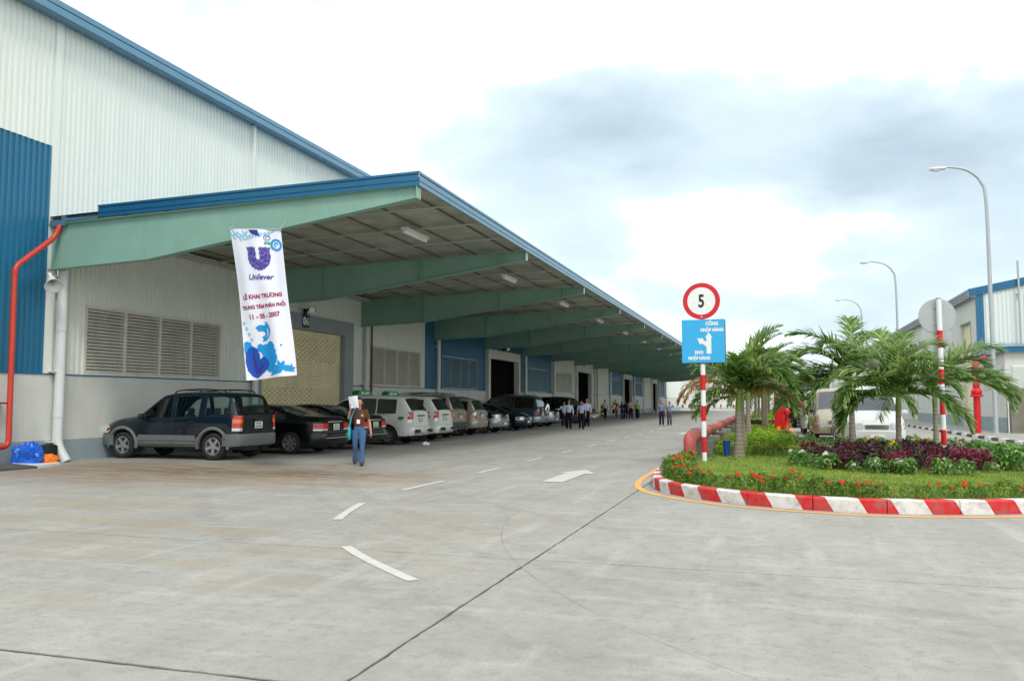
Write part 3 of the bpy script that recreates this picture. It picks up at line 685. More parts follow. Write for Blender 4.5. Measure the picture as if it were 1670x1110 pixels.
# underside: sheets running outward with ribs (visible corrugation), one per bay
for i in range(NB):
    s = MB(); a, b = K(i) + (.0 if i else -.1), K(i + 1); n = 46 if i < 4 else 12; pts = []
    for k in range(n):
        y = a + (b - a) * k / n; w = (b - a) / n; pts += [(y, 0), (y + w * .6, 0), (y + w * .7, .025), (y + w * .92, .025)]
    pts.append((b, 0)); k = len(pts)
    s.add([(BX + .05, y, zroof(BX) + .125 + q) for y, q in pts] + [(TX - .02, y, zroof(TX) + .125 + q) for y, q in pts], [(j, k + j, k + j + 1, j + 1) for j in range(k - 1)])
    s.build('canopy_soffit', 'foil', wh, world=True)
x = BX + .9
while x < TX - .15:
    s = MB(); z = zroof(x); s.box(x - .011, yA + .1, z + .065, x + .011, yB - .05, z + .12); s.build('purlin', 'purlin', wh, world=True); x += 1.28
for i in range(NB):
    for t in (.25, .5, .75):
        y = K(i) + BAY * t; s = MB(); s.tube([(BX + .2, y, zroof(BX) + .02), (TX - .25, y, zroof(TX) + .02)], .022, 6); s.build('sag_rod', 'rod_grey', wh, world=True)
# canopy fascia: long outer face and the two ends
def fascia_prof(s, a, b, nrm, m=0):
    """ridged strip between bottom points a, b; outward nrm; height .31"""
    a, b, nrm = Vector(a), Vector(b), Vector(nrm)
    pr = [(0, 0), (.03, 0), (.03, .09), (.012, .095), (.012, .11), (.03, .115), (.03, .235), (.012, .24), (.012, .255), (.045, .26), (.045, .315), (-.05, .325)]
    n = len(pr); vs = [a + nrm * p + Vector((0, 0, q)) for p, q in pr] + [b + nrm * p + Vector((0, 0, q)) for p, q in pr]
    s.add(vs, [(i, i + 1, n + i + 1, n + i) for i in range(n - 1)], m)
s = MB(); fascia_prof(s, (TX, yA, 6.38), (TX, yB, 6.38), (1, 0, 0)); s.build('canopy_fascia', 'fascia_sky_sheen', wh, world=True, fixn=False)
s = MB(); fascia_prof(s, (-16.35, yA, zroof(-16.35) - .01 + .02), (TX + .03, yA, 6.38), (0, -1, 0)); s.build('canopy_fascia', 'blue_fascia', wh, world=True)
s = MB(); fascia_prof(s, (-16.35, yB, zroof(-16.35)), (TX, yB, 6.38), (0, 1, 0)); s.build('canopy_fascia', 'blue_fascia', wh, world=True)
# open gutter end beside the wall
s = MB(); s.box(BX + .08, yA - .02, 6.10, BX + .50, yA + .3, 6.26); s.box(BX + .55, yA, 6.22, -16.38, yA + .06, 6.30); s.box(BX + .50, yA - .05, 6.10, BX + .58, yA + .4, 6.36); s.build('gutter_end', 'fascia_sky_sheen', wh, world=True)
s = MB(); s.box(BX + .06, yA + .1, 6.12, BX + .45, yB, 6.2); s.build('wall_gutter', 'rod_grey', wh, world=True)
# green tapered beams
def beam(y):
    X0, XH, X1 = BX + .04, -14.8, TX - .04
    zt = lambda x: zroof(x) - .04
    zb = lambda x: 4.99 + (x - X0) * .035 if x <= XH else (4.99 + (XH - X0) * .035) + (x - XH) * (6.12 - 5.10) / (X1 - XH)
    s = MB(); xs = [X0, XH, X1]; w = .008
    for sd in (-1, 1): s.add([(x, y + w * sd, zb(x)) for x in xs] + [(x, y + w * sd, zt(x)) for x in xs], [(0, 1, 4, 3), (1, 2, 5, 4)])
    bo = s.build('canopy_beam', 'green_steel', wh, world=True)
    fl = .11; s = MB()
    for zf in (zb, zt):
        d = .014 if zf is zb else -.014
        for i in range(2):
            a, b = xs[i], xs[i + 1]
            s.add([(a, y - fl, zf(a)), (b, y - fl, zf(b)), (b, y + fl, zf(b)), (a, y + fl, zf(a)), (a, y - fl, zf(a) - d), (b, y - fl, zf(b) - d), (b, y + fl, zf(b) - d), (a, y + fl, zf(a) - d)],
                  [(0, 1, 2, 3), (4, 5, 6, 7), (0, 4, 5, 1), (3, 2, 6, 7), (1, 5, 6, 2), (0, 3, 7, 4)])
    s.build('flange', 'green_steel', bo, world=True)
    for xq in ((XH, -11.2, -8.4) if y > Y0 + 1 else ()):
        s = MB(); s.box(xq - .018, y - fl + .002, zb(xq), xq + .018, y + fl - .01, zt(xq) - .005); s.build('stiffener', 'green_steel', bo, world=True)
    s = MB(); s.box(X1, y - fl - .01, zb(X1) - .02, X1 + .014, y + fl + .01, zt(X1) + .02); s.build('end_plate', 'green_steel', bo, world=True)
for i in range(NB + 1): beam(K(i) + (.0 if i else -.02))
# round white downpipes at each beam
def downpipe(y, r=.11, x=BX + .22, top=4.98):
    s = MB()
    s.tube(arcpts([(x, y, top), (x, y, .42), (x + .28, y + .04, 0.0)], .3), r, 16)
    o = s.build('downpipe', 'white_pipe', wh, world=True)
    for z in (.5, 2.32, 4.6):
        s = MB(); s.box(BX + .05, y - r - .12, z, x + .02, y + r + .01, z + .035); s.build('pipe_clip', 'white_pipe', o, world=True)
    for z in (1.15, 3.4):
        s = MB(); s.tube([(x, y, z), (x, y, z + .1)], r + .012, 16); s.build('pipe_collar', 'white_pipe', o, world=True)
for i in range(NB + 1): downpipe(K(i) + .25, r=.115 if i else .125)
# thin drain beside the first downpipe
s = MB(); s.box(BX + .055, Y0 + .34, 2.2, BX + .10, Y0 + .40, 4.98); s.build('wall_joint_strip', 'purlin', wh, world=True)
# red and brown riser pipes on the wall
def riser(y, m, r=.05, top=5.0, lab='', z0=0):
    s = MB(); s.tube([(BX + .12, y, z0), (BX + .12, y, top)], r, 10); o = s.build('riser_pipe', m); tag(o, lab, 'pipe'); return o
riser(35.1, 'dark_red_pipe', .04, 5.1, 'thin dark red pipe running up the wall behind the white taxis', 0)
riser(K(8) + 1.1, 'brown_pipe', .16, 5.2, 'thick brown pipe up the wall beside the pale panel', 0)
# ================================================================== RIGHT-HAND WAREHOUSE
RX, RY = 10.5, 49.8
rw = thing('small_warehouse', 'white shed with dark blue trim and ribbed gable on the right', 'warehouse', (RX, RY, 0))
s = MB(); s.box(RX, RY + .001, 0, RX + .25, RY + 1.45, 7.3); s.box(RX, RY + 1.45, 5.95, RX + .25, RY + 3.9, 7.3); s.box(RX, RY + 3.9, 0, RX + .25, RY + 20, 7.3)
s.box(RX, RY + 20, 5.95, RX + .25, RY + 22.6, 7.3); s.box(RX, RY + 22.6, 0, RX + .25, RY + 130, 7.3); s.build('side_wall', 'plaster', rw, world=True)
for ya in (1.45, 20):
    s = MB(); s.box(RX - .02, RY + ya - .08, 0, RX + .28, RY + ya, 6.0); s.box(RX - .02, RY + ya, 5.93, RX + .28, RY + ya + 2.6, 6.02); fr = s.build('door_frame', 'portal_grey', rw, world=True)
    s = MB()
    for k in range(34): s.box(RX + .16, RY + ya, k * .175, RX + .19 + .012 * (k % 2), RY + ya + 2.5, k * .175 + .165)
    s.build('roller_shutter', 'roller_cream', fr, world=True)
s = MB(); s.box(RX - .008, RY + .001, -.01, RX, RY + 1.37, .75); s.box(RX - .008, RY + 3.95, -.01, RX, RY + 19.9, .75); s.build('plinth_band', 'plinth_grey', rw, world=True)
# gable front of ribbed sheet
s = MB(); x = RX + .34; zg = lambda x: 7.28 + (x - RX) * .2
n = 90; p = .2
pts = []
for k in range(n):
    a = RX + .34 + k * p; pts += [(a, 0), (a + p * .5, 0), (a + p * .62, -.035), (a + p * .88, -.035)]
k = len(pts); s.add([(x, RY + q, 4.3) for x, q in pts] + [(x, RY + q, zg(x) if x < RX + 13 else zg(2 * (RX + 13) - x)) for x, q in pts], [(i, k + i, k + i + 1, i + 1) for i in range(k - 1)])
s.build('gable_sheet', 'white_metal', rw, world=True)
s = MB(); s.box(RX + .01, RY - .02, 0, RX + 26, RY + .2, 4.35); s.build('gable_base', 'plaster', rw, world=True)
s = MB()
for k in range(2): s.box(RX - .03 + k * .21, RY - .06, 2.2 if k else .0, RX + .15 + k * .21, RY - .021, 7.45)
s.build('corner_trim', 'blue_metal', rw, world=True)
s = MB(); ax_, bx_ = RX - .35, RX + 13
for q0, q1 in ((0, .15), (.17, .40)):
    s.add([(ax_, RY - .12, 7.18 + q0), (bx_, RY - .12, 7.18 + (bx_ - ax_) * .2 + q0), (bx_, RY - .12, 7.18 + (bx_ - ax_) * .2 + q1), (ax_, RY - .12, 7.18 + q1), (ax_, RY + .1, 7.18 + q0), (bx_, RY + .1, 7.18 + (bx_ - ax_) * .2 + q0), (bx_, RY + .1, 7.18 + (bx_ - ax_) * .2 + q1), (ax_, RY + .1, 7.18 + q1)],
          [(0, 1, 2, 3), (0, 4, 5, 1), (3, 2, 6, 7), (4, 7, 6, 5), (0, 3, 7, 4)])
s.build('gable_fascia', 'blue_fascia', rw, world=True)
s = MB()
for q0, q1, e_ in ((0, .13, .0), (.145, .28, .03), (.295, .42, .06)): s.box(RX - .30 - e_, RY - .10, 7.16 + q0, RX + .0, RY + 130, 7.16 + q1)
s.build('eaves_gutter', 'portal_grey', rw, world=True)
s = MB(); s.quad((RX - .34, RY - .1, 7.6), (RX + 13, RY - .1, 10.25), (RX + 13, RY + 130, 10.25), (RX - .34, RY + 130, 7.6)); s.quad((RX + 26, RY - .1, 7.6), (RX + 13, RY - .1, 10.25), (RX + 13, RY + 130, 10.25), (RX + 26, RY + 130, 7.6)); s.build('roof', 'fascia_sky_sheen', rw, world=True)
# lean-to annex in front of the gable
AY = 44.5
an = thing('annex_block', 'low white lean-to block with louvred vents and blue roof edge', 'annex', (RX, AY, 0))
s = MB(); s.box(RX, AY, 0, RX + 9, RY - .13, 3.9); s.build('wall', 'plaster', an, world=True)
s = MB(); s.box(RX - .006, AY - .006, -.01, RX + 9, RY - .14, .8); s.build('plinth_band', 'plinth_grey', an, world=True)
s = MB(); s.box(RX - .25, AY - .25, 3.9, RX + 9.2, AY - .0, 4.15); s.box(RX - .25, AY, 3.9, RX - .001, RY - .15, 4.15); s.build('roof_edge', 'blue_fascia', an, world=True)
s = MB(); s.add([(RX - .3, AY - .3, 4.16), (RX + 9.3, AY - .3, 4.16), (RX + 9.3, RY - .14, 4.62), (RX - .3, RY - .14, 4.62)], [(0, 1, 2, 3)]); s.add([(RX - .3, AY - .3, 4.16), (RX - .3, RY - .14, 4.62), (RX - .3, RY - .14, 4.16)], [(0, 1, 2)]); s.build('roof', 'fascia_sky_sheen', an, world=True)
for (a, b, side) in ((AY + .4, AY + 4.3, 0), (RX + .3, RX + 2.2, 1), (RX + 3, RX + 5, 1)):
    s = MB()
    n = 14
    for k in range(n):
        z = 2.2 + k * 1.05 / n
        if side == 0: s.box(RX - .05, a, z, RX - .008, b, z + .045)
        else: s.box(a, AY - .05, z, b, AY - .008, z + .045)
    if side == 0: s.box(RX - .012, a, 2.18, RX - .007, b, 3.28)
    else: s.box(a, AY - .012, 2.18, b, AY - .007, 3.28)
    s.build('louvre_vent', 'white_metal', an, world=True, kind='stuff')
s = MB(); s.tube([(12.5, RY - .25, 4.6), (12.5, RY - .25, 9.0)], .055, 8); s.box(12.42, RY - .25, 7.2, 12.58, RY - .04, 7.26); o = s.build('vent_mast', 'galvanised'); tag(o, 'thin grey pipe mast fixed to the ribbed gable on the right', 'mast')
# weathered concrete tank wall
s = MB(); s.box(10.42, 43.4, 0, 15, 44.1, 2.15)
o = s.build('tank_wall', 'rough_wall'); tag(o, 'weathered grey brown concrete wall in front of the louvred annex', 'wall')
s = MB()
tp = thing('stand_pipe', 'thin pale standpipe with blue tap handle beside the weathered wall', 'pipe', (10.28, 43.3, 0))
s.tube(arcpts([(10.28, 43.3, 0), (10.28, 43.3, 1.75), (10.5, 43.32, 1.78)], .08), .03, 8); s.build('pipe', 'white_pipe', tp, world=True)
s = MB(); s.tube([(10.40, 43.25, 1.62), (10.40, 43.25, 1.9)], .05, 8); s.build('tap', 'tin_blue', tp, world=True)
# pavement in front with black and white kerb
mat('kerb_dark', lin(84, 84, 82), .7, var=.1, vscale=4); mat('kerb_white', lin(226, 226, 222), .6, var=.05, vscale=4, dirt=(lin(150, 145, 130), .4, 4))
pv = [(8.75, 30), (8.5, 34), (8.35, 38.5), (8.25, 43), (8.15, 50), (8.1, 62), (8.1, 90)]
s = MB(); n = len(pv); s.add([(x, y, .12) for x, y in pv] + [(24, y, .12) for x, y in pv], [(i, n + i, n + i + 1, i + 1) for i in range(n - 1)]); s.build('pavement', 'yard_concrete', kind='structure', flip=True)
pc = cat([(x, y, 0) for x, y in pv], 8); rk = link('pavement_kerb', None, kind='structure', loc=(0, 0, 0))
acc_ = 0; run = [0]
for i in range(1, len(pc)): run.append(run[-1] + (pc[i] - pc[i - 1]).length)
def pcs(q):
    i = min(max(int(np.searchsorted(run, q, side='right')) - 1, 0), len(pc) - 2); return pc[i].lerp(pc[i + 1], (q - run[i]) / (run[i + 1] - run[i]))
q = 0; k = 0
while q + 1 < min(run[-1], 40):
    a, b = pcs(q + .01), pcs(q + .99); d = (b - a).normalized(); nn = Vector((d.y, -d.x, 0)); s = MB()
    vs = [a, b, b + nn * .18, a + nn * .18]; s.add([(p.x, p.y, -.01) for p in vs] + [(p.x, p.y, .13) for p in vs], [(4, 5, 6, 7), (0, 1, 5, 4), (1, 2, 6, 5), (2, 3, 7, 6), (3, 0, 4, 7)])
    s.build('kerb_block', 'kerb_white' if k % 2 == 0 else 'kerb_dark', rk); q += 1; k += 1
# far buildings closing the yard
def far_block(x0, x1, y0, y1, h, lab, m='plaster', nwin=0, name='far_building', rz=.0):
    t = thing(name, lab, 'building', ((x0 + x1) / 2, y0, 0)); s = MB(); s.box(x0, y0, 0, x1, y1, h); s.build('wall', m, t, world=True)
    s = MB(); s.box(x0 - .3, y0 - .3, h, x1 + .3, y1 + .3, h + .35); s.build('roof', 'fascia_sky_sheen', t, world=True)
    s = MB(); s.box(x0, y0 - .05, h * .55, x1, y0 - .001, h * .57); s.build('wall_band', 'portal_grey', t, world=True)
    for k in range(nwin):
        xa = x0 + (x1 - x0) * (k + .3) / nwin; s = MB(); s.box(xa, y0 - .06, h * .3, xa + (x1 - x0) * .4 / nwin, y0 - .002, h * .45); s.build('window', 'louvre_blue', t, world=True)
    return t
far_block(-46, -2.5, 232, 250, 9.0, 'long pale building closing the yard beyond the canopy', nwin=9)
far_block(-1.5, 30, 300, 330, 10.0, 'low pale shed in the far distance between the palms', nwin=5)
far_block(-120, -48, 260, 300, 12, 'pale far shed behind the end of the long warehouse', nwin=8)

# ================================================================== PIPES, LAMPS, SIGNS
# big red fire main climbing the left wall
rp = thing('fire_main_pipe', 'thick orange red pipe climbing the blue wall to the canopy corner', 'pipe', (BX + .3, 15.6, 0))
s = MB(); s.tube(arcpts([(BX + .32, 12.5, .47), (BX + .32, 15.66, .47), (BX + .32, 15.62, 4.85), (BX + .34, 16.75, 5.80), (BX + .4, 16.86, 6.18), (BX + .62, 17.25, 6.30)], .18, 6), .068, 14); s.build('pipe', 'red_pipe', rp, world=True)
s = MB(); s.box(BX + .05, 14.9, 1.5, BX + .32, 15.6, 1.54); s.build('bracket', 'dark_red_pipe', rp, world=True)
for p in ((BX + .32, 15.625, 4.78), ):
    s = MB(); s.tube([p, (p[0], p[1], p[2] - .12)], .08, 14); s.build('pipe_collar', 'red_pipe', rp, world=True)
# loudspeaker
ls = thing('loudspeaker', 'grey horn loudspeaker hanging under the canopy corner above the downpipe', 'loudspeaker', (BX + .35, Y0 - .1, 4.95))
M_ = Matrix.Translation((BX + .42, Y0 - .35, 4.72)) @ Vector((.62, -.32, -.62)).normalized().to_track_quat('Z', 'Y').to_matrix().to_4x4()
s = MB(); s.lathe([(.05, -.16), (.055, -.02), (.075, .02), (.12, .18), (.20, .34), (.225, .37), (.215, .375), (.11, .17), (.03, .0)], 24, M_); s.build('horn', 'lamp_white', ls, world=True)
s = MB(); s.lathe([(.0, .12), (.035, .12), (.03, .25), (.0, .26)], 12, M_); s.build('horn_core', 'portal_grey', ls, world=True)
s = MB(); s.tube([(BX + .42, Y0 - .35, 4.72), (BX + .38, Y0 - .1, 4.80), (BX + .36, Y0 - .08, 5.0)], .02, 6); s.build('bracket', 'galvanised', ls, world=True)
# canopy tube lights
tl = None
for i in range(NB):
    y = K(i) + 4.1 if i else 21.0
    if tl is None:
        tl = thing('tube_light', 'unlit white tube light fitting under the canopy foil', 'light', (-9.4, y, 6.2), group='tube lights under the canopy')
        s = MB(); s.box(-.09, -.75, -.02, .09, .75, .05); s.build('housing', 'lamp_white', tl)
        s = MB(); s.bbox((0, 0, -.06), (.06, .72, .045), .03); s.build('diffuser', 'sign_white', tl)
        s = MB(); s.tube([(0, -.5, .05), (0, -.5, .17)], .012, 6); s.tube([(0, .5, .05), (0, .5, .17)], .012, 6); s.build('hanger', 'galvanised', tl)
    else: dup(tl, (-9.4, y, 6.2), 0)
# flood lights above the doors
def flood(y, lab, x=BX + .15, z=5.15):
    t = thing('flood_light', lab, 'light', (x, y, z), group='flood lights above the doors')
    s = MB(); s.tube([(0, 0, 0), (.28, -.05, .12)], .045, 8); s.box(-.02, -.09, -.1, .06, .09, .12); s.build('arm', 'black', t)
    M = Matrix.Translation((.30, -.06, .10)) @ Vector((.75, -.35, -.3)).normalized().to_track_quat('Z', 'Y').to_matrix().to_4x4()
    s = MB(); s.lathe([(.05, -.08), (.1, 0), (.17, .12), (.165, .13)], 14, M); s.build('reflector', 'black', t)
    s = MB(); s.lathe([(0, .10), (.155, .115)], 14, M); s.build('lens', 'lamp_clear', t)
for i, lab in ((1, 'small black flood light above the cream roller shutter'), (4, 'small black flood light above the first open dark doorway'), (7, 'small black flood light above the second open dark doorway'), (10, 'small black flood light above the third open dark doorway')):
    flood(K(i) + 3.6, lab)
ns = thing('door_number_sign', 'small dark blue door number sign above the cream shutter', 'sign', (BX + .14, 29.25, 4.78))
s = MB(); s.box(0, -.24, -.27, .02, .24, .27); s.build('plate', 'number_blue', ns)
for ch, dy, mt in (('0', -.12, 'sign_white'), ('6', .1, 'number_lime')):
    vs, fs = text2d(ch, .42, .02); s = MB(); s.add([(.0235, dy + x, y - .14) for x, y in vs], fs); s.build('digit', mt, ns)
# street lamps
def lamp(x, y, h, arm, lab, r0=.1):
    t = thing('street_lamp', lab, 'street lamp', (x, y, .12), group='curved street lamps on the right')
    pts = cat([(0, 0, 0), (0, 0, h * .45), (-.01, 0, h * .85), (-.12 * arm, 0, h * .94), (-.42 * arm, 0, h * .985), (-.75 * arm, 0, h), (-arm, 0, h * 1.003)], 8)
    n = len(pts); s = MB(); s.tube(pts, [r0 * (1 - .62 * i / n) for i in range(n)], 10); s.build('pole', 'galvanised', t)
    s = MB(); s.bbox((-arm - .22, 0, h + .0), (.36, .13, .065), .05); s.build('lamp_head', 'lamp_white', t)
    s = MB(); s.ell((-arm - .28, 0, h - .08), (.2, .1, .07), 10, 6); s.build('lamp_glass', 'lamp_clear', t)
    s = MB(); s.box(-.16, -.16, 0, .16, .16, .03); s.build('base_plate', 'galvanised', t)
    return t
lamp(9.55, 42.4, 12.3, 1.75, 'nearest and tallest curved street lamp, in front of the annex')
lamp(9.75, 73.5, 12.9, 2.1, 'second curved street lamp, rising behind the middle palm')
lamp(9.75, 101, 13.0, 2.2, 'third curved street lamp, small and rising left of the sign disc')
lamp(9.75, 150, 12.5, 2.2, 'fourth and farthest street lamp, tiny between the palms', .09)
# striped pole helper
def pole(parent, h, r, bands, m0='bright_red', m1='sign_white'):
    for z0, z1, c in bands:
        s = MB(); s.tube([(0, 0, z0), (0, 0, z1)], r, 16, caps=False); s.build('pole_band', m0 if c == 'r' else m1, parent)
# speed sign with direction board
sp = thing('speed_sign', 'round red ringed speed sign above a blue direction board on a striped post', 'road sign', (-1.57, 20.1, .15))
b_ = [(-.05, .22, 'w')]; z = .22; c = 'r'
while z < 2.45: b_.append((z, z + .363, c)); z += .363; c = 'w' if c == 'r' else 'r'
pole(sp, 4.2, .058, b_); s = MB(); s.tube([(0, 0, z), (0, 0, 4.15)], .055, 16); s.build('post', 'sign_white', sp)
FY = R(10)   # signs face slightly left of straight back
def face_rot(o, a): o.rotation_euler = (0, 0, a)
DZ = 3.93 - .15
M = at(AX['y'].inverted() if False else Matrix.Rotation(R(90), 4, 'X'), (0, -.075, DZ))
s = MB()
def disc_solid(s, r, th, M, m=0, n=48):
    s.lathe([(0, 0), (r, 0), (r, th), (0, th)], n, M, m, False)
disc_solid(s, .435, .012, M); rd = s.build('speed_disc', 'bright_red', sp)
s = MB(); s.disc((0, 0, .0165), .325, 48, M); s.build('disc_centre', 'sign_white', rd)
vs, fs = text2d('5', .42, .012)
s = MB(); xm = (min(v[0] for v in vs) + max(v[0] for v in vs)) / 2; ym = (min(v[1] for v in vs) + max(v[1] for v in vs)) / 2
s.add([M @ Vector(((x - xm) * .72, (y - ym), .021)) for x, y in vs], fs); s.build('speed_number', 'ink_black', rd)
s = MB(); s.disc((0, -.375, .021), .016, 10, M); s.build('bolt', 'sign_white', rd)
s = MB(); s.box(-.47, -.085, 2.47 - .15, .53, -.07, 3.49 - .15); bo = s.build('direction_board', 'sign_blue', sp)
s = MB(); s.box(-.47, -.069, 2.45 - .15, .53, -.055, 2.47 - .15); s.box(.53, -.085, 2.47 - .15, .545, -.055, 3.47 - .15); s.build('board_frame', 'number_blue', bo)
def board_text(t, x, z, sz, par=bo):
    vs, fs = text2d(t, sz, .006); s = MB(); s.add([(x + a * .86, -.0885, z + b) for a, b in vs], fs); s.build('lettering', 'sign_white', par)
board_text('CỔNG', .235, 3.20, .115); board_text('NHẬP HÀNG', .235, 3.055, .105); board_text('KHO', -.07, 2.53, .105); board_text('NHẬP HÀNG', -.07, 2.395, .1)
s = MB(); ax, az = .16, 2.53
s.add([(p[0], -.0885, p[1]) for p in [(ax - .055, az), (ax + .055, az), (ax + .055, az + .38), (ax + .085, az + .38), (ax, az + .5), (ax - .085, az + .38), (ax - .055, az + .38)]], [tuple(range(7))])
s.add([(p[0], -.0891, p[1]) for p in [(ax - .05, az + .14), (ax - .05, az + .28), (ax - .13, az + .32), (ax - .125, az + .365), (ax - .27, az + .365), (ax - .21, az + .22), (ax - .17, az + .245), (ax - .09, az + .2)]], [tuple(range(8))])
s.build('arrow_symbol', 'sign_white', bo)
sp.rotation_euler = (0, 0, R(-3))
# mirror disc seen from behind
sg = thing('round_sign_back', 'grey back of a round sign on a red and white post behind the purple flowers', 'road sign', (3.95, 22.6, .15))
pole(sg, 3.9, .062, [(-.05, .35, 'w'), (.35, .72, 'r'), (.72, 1.09, 'w'), (1.09, 1.46, 'r'), (1.46, 1.83, 'w'), (1.83, 2.2, 'r'), (2.2, 2.72, 'w'), (2.72, 3.15, 'r'), (3.15, 3.92, 'w')])
s = MB(); s.tube([(0, 0, 3.92), (0, 0, 3.96)], .066, 16); s.build('post_cap', 'galvanised', sg)
M = at(Matrix.Rotation(R(90), 4, 'X'), (-.03, .10, 3.52))
s = MB(); disc_solid(s, .425, .01, M); s.build('sign_disc', 'galvanised', sg)
M = at(Matrix.Rotation(R(90), 4, 'X'), (-.06, .11, 2.98)); s = MB(); disc_solid(s, .36, .01, M); s.build('sign_disc', 'galvanised', sg)
s = MB(); s.box(-.09, .05, 3.3, .09, .09, 3.34); s.box(-.09, .05, 3.7, .09, .09, 3.74); s.build('bracket', 'galvanised', sg)
# island fire main on concrete blocks
fm = thing('red_water_main', 'faded red water pipe lying along the left edge of the planted strip', 'pipe', (-1.95, 20.6, .15))
s = MB(); s.tube(arcpts([(-1.95, 20.6, .0), (-1.95, 20.6, .68), (-1.95, 52, .68)], .22, 7), .15, 18); s.build('pipe', 'red_pipe_faded', fm, world=True)
for y in (20.6,):
    s = MB(); s.tube([(-1.95, y, .30), (-1.95, y, .37)], .172, 18); s.build('flange', 'red_pipe_faded', fm, world=True)
for y in (21.1, 26.5, 32.5, 38.5, 44.5):
    s = MB(); s.tube([(-1.95, y, .68), (-1.95, y + .06, .68)], .166, 18); s.build('flange', 'red_pipe_faded', fm, world=True)
s = MB(); s.tube(arcpts([(-2.0, 21.4, .50), (-2.0, 21.4, .86), (-1.9, 22.6, .85), (-1.9, 22.6, .6)], .08), .012, 6); s.build('handle_loop', 'red_pipe_faded', fm, world=True)
for k, (y, lab) in enumerate([(22.3, 'nearest'), (25.2, 'second'), (28.2, 'third'), (31.8, 'fourth'), (35.5, 'fifth'), (40, 'sixth')]):
    s = MB(); s.bbox((0, 0, .21), (.21, .21, .21), .03)
    o = s.build('support_block', 'grey_concrete_block'); o.location = (-1.72, y, .15); o.rotation_euler = (0, 0, R((-8, 6, -4, 9, -6, 3)[k]))
    tag(o, 'grey concrete block under the red pipe, %s from the speed sign' % lab, 'concrete block', 'concrete blocks under the red pipe')
vv = thing('pipe_valve', 'stubby red gate valve at the far end of the water pipe', 'valve', (-1.5, 43, .15))
s = MB(); s.ell((0, 0, .55), (.26, .26, .32), 12, 8); s.tube([(0, -.4, .5), (0, .4, .5)], .14, 12); s.build('body', 'red_pipe', vv)
s = MB(); s.tube([(0, 0, .8), (0, 0, 1.1)], .05, 8); s.lathe([(.18, 1.08), (.22, 1.1), (.18, 1.12)], 12, None); s.build('hand_wheel', 'red_pipe', vv)
# hydrant and fire cabinet
hy = thing('fire_hydrant', 'bright red pillar hydrant beside the red cabinet', 'hydrant', (.50, 35.2, .13))
s = MB(); s.lathe([(.15, -.02), (.15, .06), (.10, .08), (.10, .20), (.16, .21), (.16, .26), (.085, .28), (.085, .92), (.12, .95), (.125, 1.06), (.10, 1.14), (.04, 1.17), (.0, 1.18)], 20); s.build('barrel', 'bright_red', hy)
s = MB()
for a in (0, 1): s.tube([((-.1, .1)[a], 0, 1.0), ((-.16, .16)[a], 0, 1.0)], .05, 10)
s.tube([(0, -.1, .96), (0, -.18, .96)], .05, 12); s.build('outlet', 'bright_red', hy)
fc = thing('fire_cabinet', 'tall flat bright red hose cabinet in the planted strip', 'fire cabinet', (.22, 36.0, .13))
s = MB(); s.box(-.19, -.12, 0, .19, .12, 1.62); s.build('body', 'bright_red', fc)
s = MB(); s.box(-.16, -.135, .12, .16, -.121, 1.5); s.build('door', 'bright_red', fc)
s = MB(); s.box(-.10, -.14, .1, .05, -.136, .42); s.build('label_plate', 'black_yellow', fc)
s = MB(); s.lathe([(.075, 0), (.1, .36), (.103, .37)], 14); s.disc((0, 0, .36), .1, 14); o = s.build('blue_bin', 'tin_blue'); o.location = (-1.15, 21.9, .2); tag(o, 'small blue tin standing beside the foot of the nearest palm', 'bin')
# red pipework beside the annex
ap = thing('annex_red_pipe', 'fat bright red hydrant pipe with wheel in front of the annex', 'pipe', (8.95, 43, .12))
s = MB(); s.tube(arcpts([(8.95, 43, 0), (8.95, 43, 3.35), (9.4, 43.3, 3.6)], .35, 7), .13, 16); s.build('pipe', 'bright_red', ap, world=True)
s = MB(); s.ell((8.95, 43, 2.0), (.24, .24, .22), 14, 8); s.lathe([(.24, 1.78), (.28, 1.8), (.28, 1.86), (.24, 1.88)], 16, Matrix.Translation((8.95, 43, 0))); s.build('valve_body', 'bright_red', ap, world=True)
s = MB(); s.tube([(8.95, 42.7, 2.2), (8.95, 42.55, 2.35)], .04, 8); s.lathe([(.1, .0), (.1, .03)], 12, Matrix.Translation((8.95, 42.55, 2.35))); s.build('hand_wheel', 'red_pipe', ap, world=True)
# left kerb end, grass tuft, tarpaulin
lk = link('wall_kerb', None, kind='structure', loc=(0, 0, 0))
for k in range(8):
    y = 15.45 - k * 1.0 - .0; s = MB(); xa, xb = -17.55, -16.5
    yy = (y, y + .97)
    off = lambda t: -.28 * (t - 16.4) * .0
    s.add([(xa + .25, yy[0], -.01), (xb, yy[0], -.01), (xb - .35 if k == 0 else xb, yy[1], -.01), (xa + .25, yy[1] + (.25 if k == 0 else 0), -.01)] + [(xa + .25, yy[0], .1), (xb, yy[0], .06), (xb - .35 if k == 0 else xb, yy[1], .05), (xa + .25, yy[1] + (.25 if k == 0 else 0), .1)], [(4, 5, 6, 7), (0, 1, 5, 4), (1, 2, 6, 5), (2, 3, 7, 6), (3, 0, 4, 7)])
    s.build('kerb_block', 'kerb_white' if k % 2 == 0 else 'kerb_dark', lk)
def crumple(name, c, h, m, seed, rz=0, n=26, k=14, amp=.33):
    s = MB()
    def fn(d):
        v = mnoise.noise(Vector((d.x * 1.7 + seed, d.y * 1.7, d.z * 1.7))) * amp + abs(mnoise.noise(Vector((d.x * 3.5 + seed, d.y * 3.5, d.z * 3.5)))) * amp * .8 + abs(mnoise.noise(Vector((d.x * 8, d.y * 8 + seed, d.z * 8)))) * amp * .4
        q = d * (1 + v); q.z = max(q.z, -.5); return q
    s.ell(c, h, n, k, fn=fn); return s
tb = crumple('t', (0, 0, .20), (.28, .34, .28), 0, 3.3, n=48, k=26, amp=.42)
